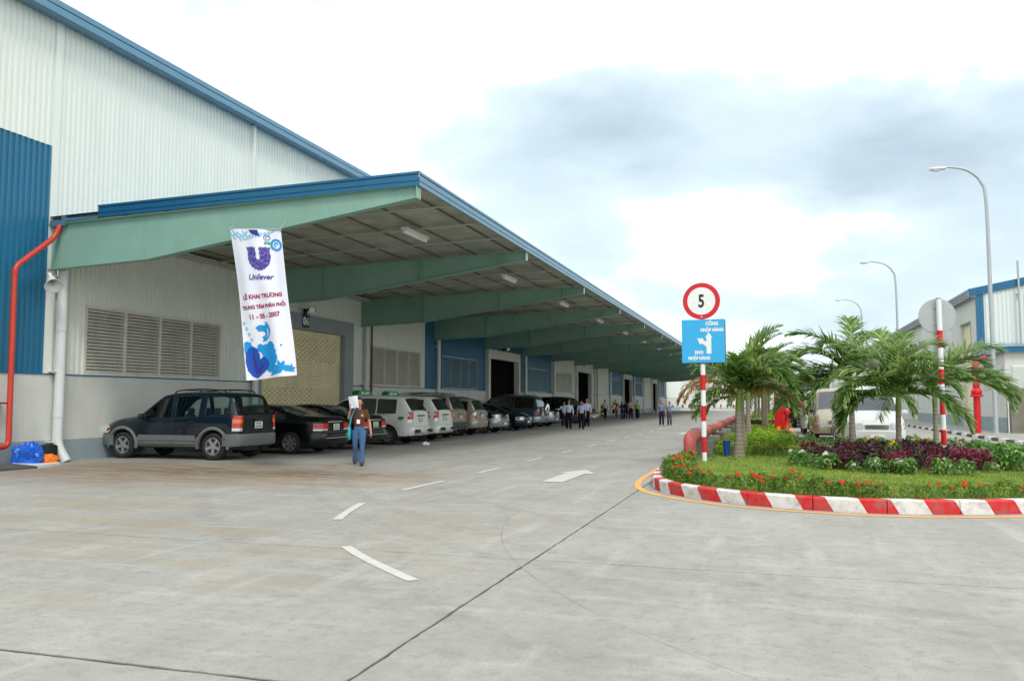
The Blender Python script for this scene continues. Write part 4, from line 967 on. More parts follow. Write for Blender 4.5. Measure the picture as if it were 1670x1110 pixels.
o = tb.build('tarpaulin_heap', 'tarp_blue', sharp=18); o.location = (-17.3, 15.88, .0); tag(o, 'crumpled bright blue tarpaulin heap at the foot of the wall', 'tarpaulin')
tb = crumple('t', (0, 0, .11), (.10, .2, .13), 0, 8.1, n=30, k=16, amp=.5)
o = tb.build('orange_sheet', 'tarp_orange', sharp=18); o.location = (-17.08, 16.25, .0); o.rotation_euler = (0, 0, R(-20)); tag(o, 'small crumpled orange sheet beside the blue tarpaulin', 'tarpaulin')
s = MB(); s.bbox((0, 0, .22), (.13, .18, .22), .02); s.box(-.1, -.15, .44, .1, .15, .46); o = s.build('black_drain_box', 'black'); o.location = (-17.7, 16.85, 0); tag(o, 'small black box between the tarpaulin and the first downpipe', 'box')
s = crumple('t', (0, 0, .03), (.10, .16, .06), 0, 1.1, amp=.6); o = s.build('paper_scrap', 'paper', sharp=20); o.location = (-11.9, 27.6, 0.01); tag(o, 'crumpled white scrap of paper on the tarmac near the taxis', 'litter')
# black and yellow guard posts by the doors
gp = None
for (x, y, lab) in [(BX + .9, K(8) + .3, 'black and yellow guard post beside the brown pipe'), (BX + .9, K(10) + .6, 'black and yellow guard post left of the third open doorway'), (BX + .9, K(10) + 7.6, 'black and yellow guard post right of the third open doorway'), (BX + .9, K(13) + 7.7, 'black and yellow guard post at the farthest open doorway')]:
    t = thing('guard_post', lab, 'bollard', (x, y, 0), group='striped guard posts')
    for k in range(6):
        s = MB(); s.tube([(0, 0, k * .22), (0, 0, k * .22 + .22)], .16, 14, caps=(k == 5)); s.build('post_band', 'black_yellow' if k % 2 else 'black', t)

# ================================================================== BANNER
bn = thing('hanging_banner', 'tall white opening ceremony banner with purple logo hanging from the first beam', 'banner', (-12.0, 16.6, 0))
C0, C1, C2, C3 = Vector((-12.26, 16.62, 5.65)), Vector((-10.88, 16.62, 5.54)), Vector((-10.25, 16.45, 2.15)), Vector((-11.585, 16.45, 2.04))
def bpt(u, v, d=0.):
    """u 0..1 left to right, v 0..1 bottom to top"""
    p = (C3.lerp(C2, u)).lerp(C0.lerp(C1, u), v)
    w = .07 * math.sin(u * 5.1 + v * 2.2 + .4) * (1 - v * .5) + .045 * math.sin(u * 8 - v * 6) * (1 - v * .6) + .02 * math.sin(u * 15 + v * 3) * (1 - v * .3)
    p = p + Vector((.05 * math.sin(v * 3.0) * (1 - v), w - d, 0)); return p
s = MB(); nu, nv = 44, 80
for sd in (0, 1):
    s.add([bpt(i / nu, j / nv, -.002 + .004 * (1 - sd)) for j in range(nv + 1) for i in range(nu + 1)], [((j * (nu + 1) + i, j * (nu + 1) + i + 1, (j + 1) * (nu + 1) + i + 1, (j + 1) * (nu + 1) + i) if sd == 0 else (j * (nu + 1) + i, (j + 1) * (nu + 1) + i, (j + 1) * (nu + 1) + i + 1, j * (nu + 1) + i + 1)) for j in range(nv) for i in range(nu)], 0, True)
s.build('cloth', 'banner_white', bn, world=True)
s = MB(); s.tube([C0 + Vector((-.04, .01, .01)), C1 + Vector((.04, .01, .01))], .014, 6); s.tube([C0, C0 + Vector((0, .3, .25))], .006, 5); s.tube([C1, C1 + Vector((0, .3, .35))], .006, 5); s.build('top_rod', 'galvanised', bn, world=True)
BW, BH = 1.40, 3.58
def art(name, polys, m, layer=1, faces=None):
    """flat print given in metres from the banner's lower left corner; long edges are split so that it follows the cloth"""
    bm = bmesh.new()
    if faces is None:
        for poly in polys:
            vs = [bm.verts.new((x, y, 0)) for x, y in poly]
            try: bm.faces.new(vs)
            except ValueError: pass
    else:
        vs = [bm.verts.new((x, y, 0)) for x, y in polys]
        for f in faces:
            try: bm.faces.new([vs[i] for i in f])
            except ValueError: pass
    bmesh.ops.triangulate(bm, faces=bm.faces[:])
    for _ in range(5):
        ed = [e for e in bm.edges if e.calc_length() > .06]
        if not ed: break
        bmesh.ops.subdivide_edges(bm, edges=ed, cuts=1); bmesh.ops.triangulate(bm, faces=[f for f in bm.faces if len(f.verts) > 3])
    bm.verts.index_update(); s = MB()
    s.add([bpt(v.co.x / BW, v.co.y / BH, .005 + .0025 * layer) for v in bm.verts], [[v.index for v in f.verts] for f in bm.faces]); bm.free()
    return s.build(name, m, bn, world=True)
def circ(cx, cy, r, n=20, ry=None, a0=0, a1=2 * math.pi): return [(cx + r * math.cos(a0 + (a1 - a0) * k / n), cy + (ry or r) * math.sin(a0 + (a1 - a0) * k / n)) for k in range(n)]
def leafp(cx, cy, L_, w, a): 
    ca, sa = math.cos(a), math.sin(a); return [(cx + ca * x - sa * y, cy + sa * x + ca * y) for x, y in [(0, 0), (L_ * .3, w * .8), (L_ * .6, w), (L_ * .9, w * .5), (L_, 0), (L_ * .9, -w * .5), (L_ * .6, -w), (L_ * .3, -w * .8)]]
def btext(name, t, x, y, sz, m, bold=.0, sq=1., shear=0., rot=.0):
    vs, fs = text2d(t, sz, bold, shear=shear)
    art(name, [(x + a * sq * math.cos(rot) - b * math.sin(rot), y + b + a * sq * math.sin(rot)) for a, b in vs], m, 2, faces=fs)
btext('lettering', 'LỄ KHAI TRƯƠNG', .70, 1.90, .135, 'ink_maroon', .006, rot=.05); btext('lettering', 'TRUNG TÂM PHÂN PHỐI', .70, 1.66, .120, 'ink_maroon', .005, sq=.92, rot=.05)
btext('lettering', '11 - 05 - 2007', .70, 1.42, .155, 'ink_maroon', .006, rot=.05)
btext('brand_name', 'Unilever', .72, 2.34, .19, 'ink_purple', .004, shear=.35)
# big U filled with small curls
u0, v0 = .75, 2.87
rr = random.Random(11)
def inU(x, y):
    x -= u0; y -= v0
    if y > .0: return abs(x) < .30 and abs(x) > .05 and y < .26
    d = math.hypot(x, y * 1.02); return d < .30 and (d > .05)
band = [(u0 - .29, v0 + .2), (u0 - .13, v0 + .2)] + [(u0 - .12 * math.cos(t), v0 - .12 * math.sin(t)) for t in [k * math.pi / 14 for k in range(15)]] + [(u0 + .13, v0 + .2), (u0 + .29, v0 + .2)] + [(u0 + .29 * math.cos(t), v0 - .29 * math.sin(t)) for t in [k * math.pi / 18 for k in range(19)]]
qs = []
for k in range(14):
    a, b = k * math.pi / 14, (k + 1) * math.pi / 14; qs.append([(u0 - .05 * math.cos(a), v0 - .05 * math.sin(a)), (u0 - .05 * math.cos(b), v0 - .05 * math.sin(b)), (u0 - .29 * math.cos(b), v0 - .29 * math.sin(b)), (u0 - .29 * math.cos(a), v0 - .29 * math.sin(a))])
qs += [[(u0 - .29, v0), (u0 - .05, v0), (u0 - .05, v0 + .26), (u0 - .29, v0 + .26)], [(u0 + .05, v0), (u0 + .29, v0), (u0 + .29, v0 + .26), (u0 + .05, v0 + .26)]]
art('emblem_ground', qs, 'ink_lilac', 1)
curls = []
for _ in range(330):
    x, y = u0 + rr.uniform(-.3, .3), v0 + rr.uniform(-.3, .26)
    if inU(x, y):
        r_ = rr.uniform(.012, .026); a0 = rr.uniform(0, 6.3); n = 7; o_ = [(x + r_ * math.cos(a0 + 4.6 * k / n), y + r_ * math.sin(a0 + 4.6 * k / n)) for k in range(n + 1)]; i_ = [(x + r_ * .5 * math.cos(a0 + 4.6 * k / n), y + r_ * .5 * math.sin(a0 + 4.6 * k / n)) for k in range(n + 1)]
        for k in range(n): curls.append([o_[k], o_[k + 1], i_[k + 1], i_[k]])
art('emblem_curls', curls, 'ink_purple', 2)
# top corner prints
pl = [leafp(.06 + .09 * k, 3.40 + .05 * math.sin(k * 2), .13, .028, a) for k in range(5) for a in (.6, 2.2, -.7)] + [leafp(.52 + .1 * k, 3.38 + .02 * k, .12, .022, a) for k in range(7) for a in (.5, -2.4)]
pl = [[(min(max(x, .01), 1.39), min(y, 3.56)) for x, y in p] for p in pl]
art('leaf_print', pl, 'ink_paleblue', 1)
art('heart_print', [[(.56, 3.56), (.82, 3.56), (.86, 3.40), (.74, 3.42), (.62, 3.48)]], 'ink_purple', 2)
sw = []
for k in range(22):
    a, b = k * .5, (k + 1) * .5; ra, rb = .012 + .0035 * k, .012 + .0035 * (k + 1); w = .016
    sw.append([(1.03 + q_ * math.cos(t_), 3.37 + q_ * math.sin(t_)) for q_, t_ in ((ra, a), (rb, b), (rb + w, b), (ra + w, a))])
art('swirl_print', sw, 'ink_purple', 2)
ringp = lambda cx, cy, r1, r2, a0=0., a1=2 * math.pi, n=20: [[(cx + r1 * math.cos(a0 + (a1 - a0) * k / n), cy + r1 * math.sin(a0 + (a1 - a0) * k / n)), (cx + r1 * math.cos(a0 + (a1 - a0) * (k + 1) / n), cy + r1 * math.sin(a0 + (a1 - a0) * (k + 1) / n)), (cx + r2 * math.cos(a0 + (a1 - a0) * (k + 1) / n), cy + r2 * math.sin(a0 + (a1 - a0) * (k + 1) / n)), (cx + r2 * math.cos(a0 + (a1 - a0) * k / n), cy + r2 * math.sin(a0 + (a1 - a0) * k / n))] for k in range(n)]
art('swirl_print', ringp(1.235, 3.20, .155, .10) + ringp(1.235, 3.20, .065, .03, 0, 4.5), 'ink_cyan', 2)
art('leaf_print', [circ(.97, 3.235, .035, 12), circ(1.05, 3.24, .04, 12), leafp(1.07, 3.18, .12, .02, -1.0)], 'ink_green', 3)
# dove
dove = [(.50, .98), (.62, 1.00), (.74, 1.10), (.80, 1.20), (.81, 1.30), (.77, 1.42), (.72, 1.50), (.675, 1.535), (.63, 1.50), (.625, 1.44), (.66, 1.37), (.66, 1.30), (.62, 1.34), (.60, 1.42), (.54, 1.45), (.46, 1.44), (.36, 1.38), (.49, 1.37), (.43, 1.27), (.55, 1.27), (.62, 1.22), (.58, 1.14), (.50, 1.12), (.535, 1.06)]
dove = [(x + .02, (y - .98) * .86 + .86) for x, y in dove]
art('dove_print', [dove], 'ink_cyan', 1); art('dove_print', [circ(.695, 1.285, .016, 10)], 'banner_white', 2)
art('dove_print', [[(.70, 1.18), (.745, 1.14), (.755, 1.06), (.72, .99), (.66, .935), (.70, 1.01), (.72, 1.08)]], 'banner_white', 2)
# heart, blossom and star shapes along the foot
art('blossom_print', [circ(.62, .64, .17, 24), circ(.78, .70, .16, 24), circ(.82, .46, .18, 24), circ(.72, .30, .17, 24), circ(.12, .72, .11, 18, .16), [(.02, .86), (.08, .9), (.2, .86), (.22, .6), (.02, .6)], circ(.45, .72, .1, 14)], 'ink_cyan', 1)
art('star_print', [leafp(1.05, .17, .22, .05, a) for a in (.35, 1.1, 1.75, 2.6, 3.2)] + [leafp(1.05, .16, .30, .035, .12), [(.7, .05), (1.05, .09), (1.1, .16), (.85, .2)], [(1.14, .12), (1.18, .24), (1.25, .22), (1.3, .3), (1.32, .21), (1.39, .19), (1.33, .14), (1.36, .09)]], 'ink_cyan', 2)
heart = [(.26, .03)] + [(.14, .08), (.05, .22), (.02, .42), (.04, .62), (.12, .74), (.24, .77), (.35, .71), (.40, .58), (.40, .46), (.50, .52), (.60, .49), (.67, .40), (.67, .29), (.58, .2), (.44, .12)]
art('heart_print', [heart], 'ink_blue', 3); art('heart_print', [[(.24, .12), (.20, .32), (.20, .60), (.25, .60), (.27, .36), (.30, .22), (.5, .36), (.53, .32), (.34, .14)]], 'ink_purple', 4)
art('dot_print', [circ(.95, .62, .035, 10), circ(1.12, .74, .025, 10)], 'ink_cyan', 2)
art('flower_print', [circ(.08 + .05 * i + .03 * math.cos(a), 1.32 - .13 * i + .03 * math.sin(a), .018, 8) for i in range(4) for a in (0, 1.26, 2.5, 3.8, 5)], 'ink_paleblue', 2)
# ================================================================== VEHICLES
def lerp_tab(tab, x):
    if x <= tab[0][0]: return tab[0][1]
    for (a, p), (b, q) in zip(tab, tab[1:]):
        if x <= b:
            t = (x - a) / (b - a) if b > a else 1; return p + (q - p) * t
    return tab[-1][1]
def smooth_tab(tab, r=.07):
    """round the knees of a profile"""
    def f(x): return sum(lerp_tab(tab, x + d * r) * w for d, w in ((-1, .15), (-.5, .2), (0, .3), (.5, .2), (1, .15)))
    return f
def wheel(parent, x, y, r, w, side, spokes=6, rimr=.64, cap=False):
    """side +1: outer face towards +y"""
    M = Matrix.Translation((x, y, r)) @ Matrix.Rotation(R(-90 * side), 4, 'X')
    h = w / 2; s = MB()
    s.lathe([(r * rimr, -h * .9), (r * .86, -h), (r * .97, -h * .82), (r, -h * .5), (r, h * .5), (r * .97, h * .82), (r * .86, h), (r * (rimr + .03), h * .92), (r * rimr, h * .7)], 28, M)
    t = s.build('wheel', 'tyre', parent)
    s = MB(); rr_ = r * rimr
    s.lathe([(rr_ + .004, h * .93), (rr_ * .93, h * .95), (rr_ * .90, h * .75), (rr_ * .88, h * .1)], 28, M)
    s.lathe([(0, h * .86), (rr_ * .22, h * .84), (rr_ * .26, h * .6)], 16, M)
    for k in range(spokes):
        a = 2 * math.pi * k / spokes + .3; d = Vector((math.cos(a), math.sin(a), 0)); n = Vector((-d.y, d.x, 0)); z0, z1 = h * .80, h * .88
        p = [d * rr_ * .15 + n * rr_ * .17, d * rr_ * .15 - n * rr_ * .17, d * rr_ * .95 - n * rr_ * .16, d * rr_ * .95 + n * rr_ * .16]
        s.add([M @ (q + Vector((0, 0, z0 if i < 2 else z1 * .97))) for i, q in enumerate(p)] + [M @ (q * .99 + Vector((0, 0, z0 - .05))) for q in p], [(0, 1, 2, 3), (0, 4, 5, 1), (1, 5, 6, 2), (3, 2, 6, 7), (0, 3, 7, 4)])
    s.build('rim', 'rim_metal', t, sharp=30)
    s = MB(); s.disc((0, 0, h * .3), rr_ * .9, 20, M); s.build('brake_disc', 'cladding_dark', t)
    return t
def car(name, label, sp, group=None):
    """body lofted along its length; x forward from the tail (0) to the nose (L), y to the left, z up"""
    L_, W_ = sp['L'], sp['W']; hw = W_ / 2; r = sp['r']; xa, xb_ = sp['xr'], sp['xf']; pm = sp['paint']; gl = sp.get('glass', 'glass_mid')
    root = thing(name, label, sp.get('cat', 'car'), group=group)
    top = smooth_tab(sp['top']); belt = smooth_tab(sp['belt'], .15); zs = sp.get('zs', .24); tumble = sp.get('tumble', .22); ra = r + .075
    ws0, ws1 = sp['ws']; rw0, rw1 = sp['rw']
    xs = set([0, .04, .1, .18, L_ - .18, L_ - .1, L_ - .04, L_])
    for x, z in sp['top']: xs |= {x, max(0, x - .05), min(L_, x + .05)}
    for a, b in sp['win']: xs |= {a, b}
    for ax in (xa, xb_):
        for k in range(11): xs.add(ax - ra * math.cos(math.pi * k / 10))
        xs |= {ax - ra - .012, ax + ra + .012}
    x = .3
    while x < L_ - .2: xs.add(x); x += .3
    xs = sorted(q for q in xs if 0 <= q <= L_); ys = [xs[0]]
    for q in xs[1:]:
        if q - ys[-1] > .0095: ys.append(q)
    xs = ys
    def plan(x):
        f = 1.
        d = L_ - x; e = sp.get('nose_r', .55)
        if d < e: f -= sp.get('nose_t', .16) * ((e - d) / e) ** 2
        e = sp.get('tail_r', .4)
        if x < e: f -= sp.get('tail_t', .10) * ((e - x) / e) ** 2
        return f
    def ring(x):
        z_t = top(x); z_b = min(belt(x), z_t - .05); pw = plan(x); b = .0
        arch = 0
        for ax in (xa, xb_):
            if abs(x - ax) < ra + .001: arch = r + math.sqrt(max(0, ra * ra - (x - ax) ** 2))
        nose = .10 * max(0, 1 - (L_ - x) / .25) + .06 * max(0, 1 - x / .2)
        z0 = zs + nose
        rows = [(0, z0), (hw - .14, z0), (hw - .035, z0 + .05), (hw, .42), (hw + .008, .60), (hw, z_b - (z_b - .6) * .35), (hw - .035, z_b)]
        zr = max(z_b + .025, z_t - .055)
        w7 = hw - .055; span = max(0, zr - .05 - z_b); w8 = w7 - tumble * span
        rows += [(w7, z_b + min(.03, (z_t - z_b) * .4)), (w8, max(z_b + .035 if z_t - z_b > .1 else z_b + .03, zr - .055)), (w8 - .035, zr), (w8 - .11, z_t - .012), (w8 * .5, z_t + .012), (0, z_t + .02)]
        if arch:
            nr = []
            for i, (w, z) in enumerate(rows):
                if i <= 5: z = max(z, arch + (.0, .0, .0, .006, .03, .07)[i])
                nr.append((w, z))
            rows = nr
        for i in range(4, 7): rows[i] = (rows[i][0], min(rows[i][1], z_b if i == 6 else z_b - .012 * (6 - i)))
        if arch:
            for i in range(4): rows[i] = (rows[i][0], min(rows[i][1], rows[4][1] - .004 * (4 - i)))
        return [(w * pw, z) for w, z in rows]
    RG = [ring(x) for x in xs]; NR = len(RG[0]); nxs = len(xs)
    groups = {}
    def put(key, a, m=0):
        groups.setdefault(key, []).append((a, m))
    low = sp.get('lower')                        # (height limit, material) of the lower body
    for i in range(nxs - 1):
        xm = (xs[i] + xs[i + 1]) / 2
        for j in range(NR - 1):
            idx = (i, j)
            key = 'body'; m = 0
            if j == 0: m = 1
            elif j == 1: m = 1
            elif low and j in (2, 3): m = 2
            if j == 7:
                for wi, (a, b) in enumerate(sp['win']):
                    if a - .001 <= xm <= b + .001 and RG[i][8][1] + RG[i + 1][8][1] - RG[i][7][1] - RG[i + 1][7][1] > .10: key = 'side_window%d' % wi
            if j >= 10 or (j == 9 and False):
                if ws0 <= xm <= ws1: key = 'windshield'
                if rw0 <= xm <= rw1: key = 'rear_window'
            if key == 'body' and j in (3, 4, 5, 6):
                for di, (a, b) in enumerate(sp.get('doors', [])):
                    if a <= xm <= b: key = 'door%d' % di; m = 2 if (low and j == 3) else 0
            put(key, idx, m)
    bx = sp.get('side', 1)
    def grid_part(key, name_, mats, sides=(1, -1), off=0., cap=False):
        out = []
        def emit(s, sd):
            vm = {}; vs = []; fs = []; ms = []
            def vid(i, j):
                k = (i, j)
                if k not in vm: vm[k] = len(vs); w, z = RG[i][j]; vs.append((xs[i], sd * (w - off), z))
                return vm[k]
            for (i, j), m in groups.get(key, []):
                q = (vid(i, j), vid(i + 1, j), vid(i + 1, j + 1), vid(i, j + 1)); fs.append(q[::-1] if sd > 0 else q); ms.append(m)
            if cap:
                for i, fl in ((0, True), (nxs - 1, False)):
                    ring_ = [vid(i, j) for j in range(NR)]; 
                    for j in range(1, NR - 1):
                        q = (ring_[0], ring_[j], ring_[j + 1]); 
                        if fl == (sd > 0): q = q[::-1]
                        fs.append(q); ms.append(1 if j < 2 else (2 if low and j < 4 else 0))
            o = len(s.v); s.v.extend(vs)
            for f, m in zip(fs, ms): s.f.append(tuple(k + o for k in f)); s.m.append(m); s.sm.append(True)
        if len(sides) == 2 and name_ not in ('side_window', 'door'):
            s = MB(); emit(s, 1); emit(s, -1); o = s.build(name_, mats, root, sharp=38, fixn=(name_ == 'body' and False)); out.append(o)
        else:
            for sd in sides:
                s = MB(); emit(s, sd)
                if s.f: out.append(s.build(name_, mats, root, sharp=38))
        return out
    bodym = [pm, 'interior', low or pm]
    grid_part('body', 'body', bodym, cap=True)
    for di in range(len(sp.get('doors', []))): grid_part('door%d' % di, 'door', bodym)
    wins = []
    for wi in range(len(sp['win'])): wins += grid_part('side_window%d' % wi, 'side_window', [gl])
    ww = grid_part('windshield', 'windshield', [sp.get('wsglass', gl)])
    rwn = grid_part('rear_window', 'rear_window', [gl])
    def surf(x, row, f=0.):
        """point on the left side at length x, between rows"""
        i = max(0, min(nxs - 2, int(np.searchsorted(xs, x, side='right')) - 1)); t = (x - xs[i]) / (xs[i + 1] - xs[i])
        def g(j): a, b = RG[i][j], RG[i + 1][j]; return Vector((x, a[0] + (b[0] - a[0]) * t, a[1] + (b[1] - a[1]) * t))
        j = int(row); fr = row - j
        return g(j).lerp(g(min(j + 1, NR - 1)), fr)
    def surfz(x, z):
        """side point at height z"""
        for row in [k * .1 for k in range(20, 90)]:
            p = surf(x, row)
            if p.z >= z: return Vector((x, p.y, z))
        return surf(x, 6)
    # dark rubber round each side window, door seams
    for sd in (1, -1):
        F = lambda v: Vector((v.x, sd * (v.y + .002), v.z))
        for a, b in sp['win']:
            s = MB()
            nn = 10; lo = [F(surf(a + (b - a) * k / nn, 7)) for k in range(nn + 1)]; hi = [F(surf(a + (b - a) * k / nn, 8)) for k in range(nn + 1)]
            s.tube(lo, .010, 4); s.tube(hi, .010, 4); s.tube([lo[0], hi[0]], .012, 4); s.tube([lo[-1], hi[-1]], .012, 4)
            s.build('window_seal', 'black', root)
    for sd in (1, -1):
        s = MB(); F = lambda v: Vector((v.x, sd * (v.y - .001), v.z))
        for a, b in sp.get('doors', []):
            for q in (a, b): s.tube([F(surf(q, 3 + .5 * k)) for k in range(8)], .0055, 4)
        if sp.get('doors'):
            a, b = min(d[0] for d in sp['doors']), max(d[1] for d in sp['doors'])
            s.tube([F(surf(a + (b - a) * k / 12, 3)) for k in range(13)], .005, 4)
            s.build('door_seam', 'black', root)
    # bumpers
    def bumper(x_end, d, z0, z1, m, wrap=.45, out=.035, name_='bumper'):
        s = MB(); path = []
        for k in range(9):
            t = k / 8; x = x_end - d * wrap * (1 - t); path.append((x, surfz(min(max(x, .001), L_ - .001), .55).y + out))
        path.append((x_end + d * .05, path[-1][1] - .09)); path.append((x_end + d * .085, path[-1][1] * .55)); path.append((x_end + d * .09, 0))
        full = path + [(x, -y) for x, y in path[::-1][1:]]
        s.rings([[Vector((x - d * i_, y * (1 - .0 * i_), z)) for i_, z in ((.03, z0), (.0, z0 + .04), (0, z1 - .035), (.03, z1))] for x, y in full], 0, True, close=False)
        s.rings([[Vector((x - d * .03, y, z1)), Vector((x - d * .14, y * .86, z1 - .004))] for x, y in full], 0, True, close=False)
        return s.build(name_, m, root, sharp=40)
    bm_ = sp.get('bumper', pm)
    bf = bumper(L_, 1, zs + .06, sp.get('bf', .62), bm_); br = bumper(0, -1, zs + .08, sp.get('br', .62), bm_)
    # tail lamps wrapped round the corner
    def corner_lamp(x_end, d, zlo, zhi, wi, back, mats_, name_, lean=0., parts=None, z_at=None):
        for sd in (1, -1):
            bands = parts or [(zlo, zhi, mats_)]
            for z0, z1, mm in bands:
                pth = []
                for z, rowz in ((z0, 0), (z1, 1)):
                    ln = lean * (z - zlo) / (zhi - zlo)
                    xe = x_end - d * ln
                    c = surfz(min(max(xe, .002), L_ - .002), z).y + .006
                    bk = [(xe - d * back * t, surfz(min(max(xe - d * back * t, .002), L_ - .002), z).y + .010) for t in (.15, .4, .7, 1)]
                    pth.append([Vector((xe + d * .018, sd * (c - wi), z)), Vector((xe + d * .02, sd * (c - .03), z)), Vector((xe - d * .01, sd * (c + .006), z))] + [Vector((a, sd * b, z)) for a, b in bk])
                s = MB(); s.rings(pth, 0, True, close=False)
                for row in pth:
                    inn = [Vector((v.x - d * .08 if k < 2 else v.x, v.y - sd * (.03 if k >= 2 else 0), v.z)) for k, v in enumerate(row)]
                    s.rings([row, inn], 0, False, close=False)
                s.build(name_, mm, root, sharp=40)
    tl_ = sp.get('tail'); 
    if tl_: corner_lamp(0, -1, tl_['z'][0], tl_['z'][1], tl_['wi'], tl_['back'], 'lamp_red', 'taillight', tl_.get('lean', 0.), tl_.get('parts'))
    hl = sp.get('head')
    if hl: corner_lamp(L_, 1, hl['z'][0], hl['z'][1], hl['wi'], hl['back'], 'lamp_clear', 'headlight', hl.get('lean', .0), hl.get('parts'))
    # grille, plates
    if sp.get('grille'):
        a, b, gw = sp['grille']; s = MB(); s.box(L_ + .012, -gw, a, L_ + .03, gw, b); g_ = s.build('grille', 'black', root)
        s = MB(); n = 4
        for k in range(n): z = a + (b - a) * (k + .5) / n; s.box(L_ + .028, -gw, z - .008, L_ + .045, gw, z + .008)
        s.build('grille_bar', 'chrome', g_, kind='stuff')
    pz = sp.get('plate', .80); px_ = sp.get('plate_x', -.02)
    s = MB(); s.box(px_ - .022, -.17 + sp.get('plate_y', 0), pz - .09, px_ - .008, .17 + sp.get('plate_y', 0), pz + .09); pl_ = s.build('number_plate', 'plate_white', root)
    s = MB(); pr_ = random.Random(len(name) + int(L_ * 100))
    for rz_ in (-.04, .04):
        for k in range(4 if rz_ < 0 else 3): y = -.12 + k * .075 + sp.get('plate_y', 0) + (.03 if rz_ > 0 else 0); s.box(px_ - .025, y, pz + rz_ - .026, px_ - .021, y + .03 + pr_.random() * .02, pz + rz_ + .026)
    s.build('plate_characters', 'ink_black', pl_)
    if sp.get('front_plate', True):
        s = MB(); s.box(L_ + .10, -.22, .42, L_ + .112, .22, .53); s.build('number_plate', 'plate_white', root)
    if sp.get('trunk_bar'):
        z, w_, m_ = sp['trunk_bar']; s = MB(); s.bbox((-.03, 0, z), (.02, w_, .022), .01); s.build('tailgate_handle', m_, root)
    # tailgate seams
    s = MB(); zt_ = sp.get('tg', (.66, RG[0][9][1] - .02)); yt = hw * .90 - (tl_['wi'] if tl_ else .1) * .55
    s.tube([(-.003, yt, zt_[1]), (-.003, yt, zt_[0]), (-.003, -yt, zt_[0]), (-.003, -yt, zt_[1])], .006, 4); s.build('tailgate_seam', 'black', root)
    # mirrors, handles
    mx = sp['mirror']
    for sd in (1, -1):
        s = MB(); p = surf(mx, 6.4); s.bbox((mx + .02, sd * (p.y + .13), p.z + .09), (.06, .10, .075), .05); s.tube([(mx + .03, sd * (p.y - .02), p.z + .03), (mx + .02, sd * (p.y + .08), p.z + .06)], .022, 6); s.build('mirror', sp.get('mirror_mat', pm), root)
    for a, b in sp.get('doors', []):
        for sd in (1, -1):
            q = a + .16; p = surf(q, 5.45); s = MB(); s.bbox((q, sd * (p.y + .016), p.z), (.085, .014, .018), .008); s.build('door_handle', sp.get('handle', pm), root)
    # fender flares
    if sp.get('flare'):
        s = MB(); m_, fw = sp['flare']
        for ax in (xa, xb_):
            for sd in (1, -1):
                pts = []
                for k in range(15):
                    th = math.pi * (-.08 + 1.16 * k / 14); x = ax - (ra + .015) * math.cos(th); z = r + (ra + .015) * math.sin(th); pts.append((x, max(z, zs)))
                rings = []
                for x, z in pts:
                    d = Vector((x - ax, 0, z - r)).normalized(); w0 = hw * plan(min(max(x, 0), L_)) 
                    rings.append([Vector((x, sd * (w0 - .06), z)), Vector((x, sd * (w0 + .028), z)), Vector((x + d.x * fw * .6, sd * (w0 + .030), z + d.z * fw * .6)), Vector((x + d.x * fw, sd * (w0 + .004), z + d.z * fw))])
                s.rings(rings, 0, True, close=False)
        s.build('wheel_arch', m_, root, sharp=50)
    if sp.get('side_trim'):
        m_, z0, z1 = sp['side_trim']
        for sd in (1, -1):
            s = MB(); n = 8; a, b = xa + ra + .1, xb_ - ra - .1
            s.rings([[Vector((a + (b - a) * k / n, sd * (hw - .01), z0)), Vector((a + (b - a) * k / n, sd * (hw + .024), z0 + .015)), Vector((a + (b - a) * k / n, sd * (hw + .024), z1 - .015)), Vector((a + (b - a) * k / n, sd * (hw - .0), z1))] for k in range(n + 1)], 0, False, close=False); s.build('side_trim', m_, root)
    if sp.get('rails'):
        a, b, m_ = sp['rails']
        for sd in (1, -1):
            pa = surf(a, 9.6); pb = surf(b, 9.6); ym = min(pa.y, pb.y, surf((a + b) / 2, 9.6).y); zt = top((a + b) / 2)
            s = MB(); s.tube(cat([(a, sd * ym, top(a) - .01), (a + .12, sd * ym, top(a + .12) + .055), ((a + b) / 2, sd * ym, zt + .075), (b - .12, sd * ym, top(b - .12) + .055), (b, sd * ym, top(b) - .01)], 5), .018, 8)
            s.tube([((a + b) / 2, sd * ym, zt), ((a + b) / 2, sd * ym, zt + .07)], .016, 6); s.build('roof_rail', m_, root)
        for q in (a + .3, b - .3): s = MB(); s.tube([(q, -ym, top(q) + .06), (q, ym, top(q) + .06)], .014, 6); s.build('roof_crossbar', m_, root)
    # mud flaps, cabin, wheels
    if sp.get('flaps', True):
        for ax in (xa, xb_):
            for sd in (1, -1): s = MB(); s.box(ax - ra - .03, sd * (hw - .02), zs - .08, ax - ra - .015, sd * (hw - .24), zs + .2); s.build('mud_flap', 'black', root)
    s = MB(); s.box(xa - .2 if xa > .9 else xa - .1, -hw + .14, zs + .12, min(ws0, ws1) + .2 if ws1 > L_ / 2 else ws0, hw - .14, zs + .2); s.build('cabin_floor', 'interior', root)
    wcow = ws1
    s = MB(); s.bbox((sp['dash'], 0, lerp_tab(sp['belt'], sp['dash']) - .10), (.22, hw - .14, .10), .05); s.build('dashboard', 'interior', root)
    for row, sx_ in enumerate(sp['seats']):
        for yy in ((-.37, .37) if row == 0 else (-.42, 0, .42)):
            hs = .20 if row == 0 else .205; zb2 = zs + .32
            s = MB(); s.bbox((sx_ + .22, yy, zb2), (.26, hs, .10), .05); s.bbox((sx_ - .08, yy, zb2 + .30), (.07, hs, .30), .05, rot=Matrix.Rotation(R(-12), 3, 'Y'))
            st = s.build('seat', 'seat_grey', root); s = MB(); s.bbox((sx_ - .17, yy, zb2 + .68), (.045, .12, .085), .04); s.build('headrest', 'seat_grey', st)
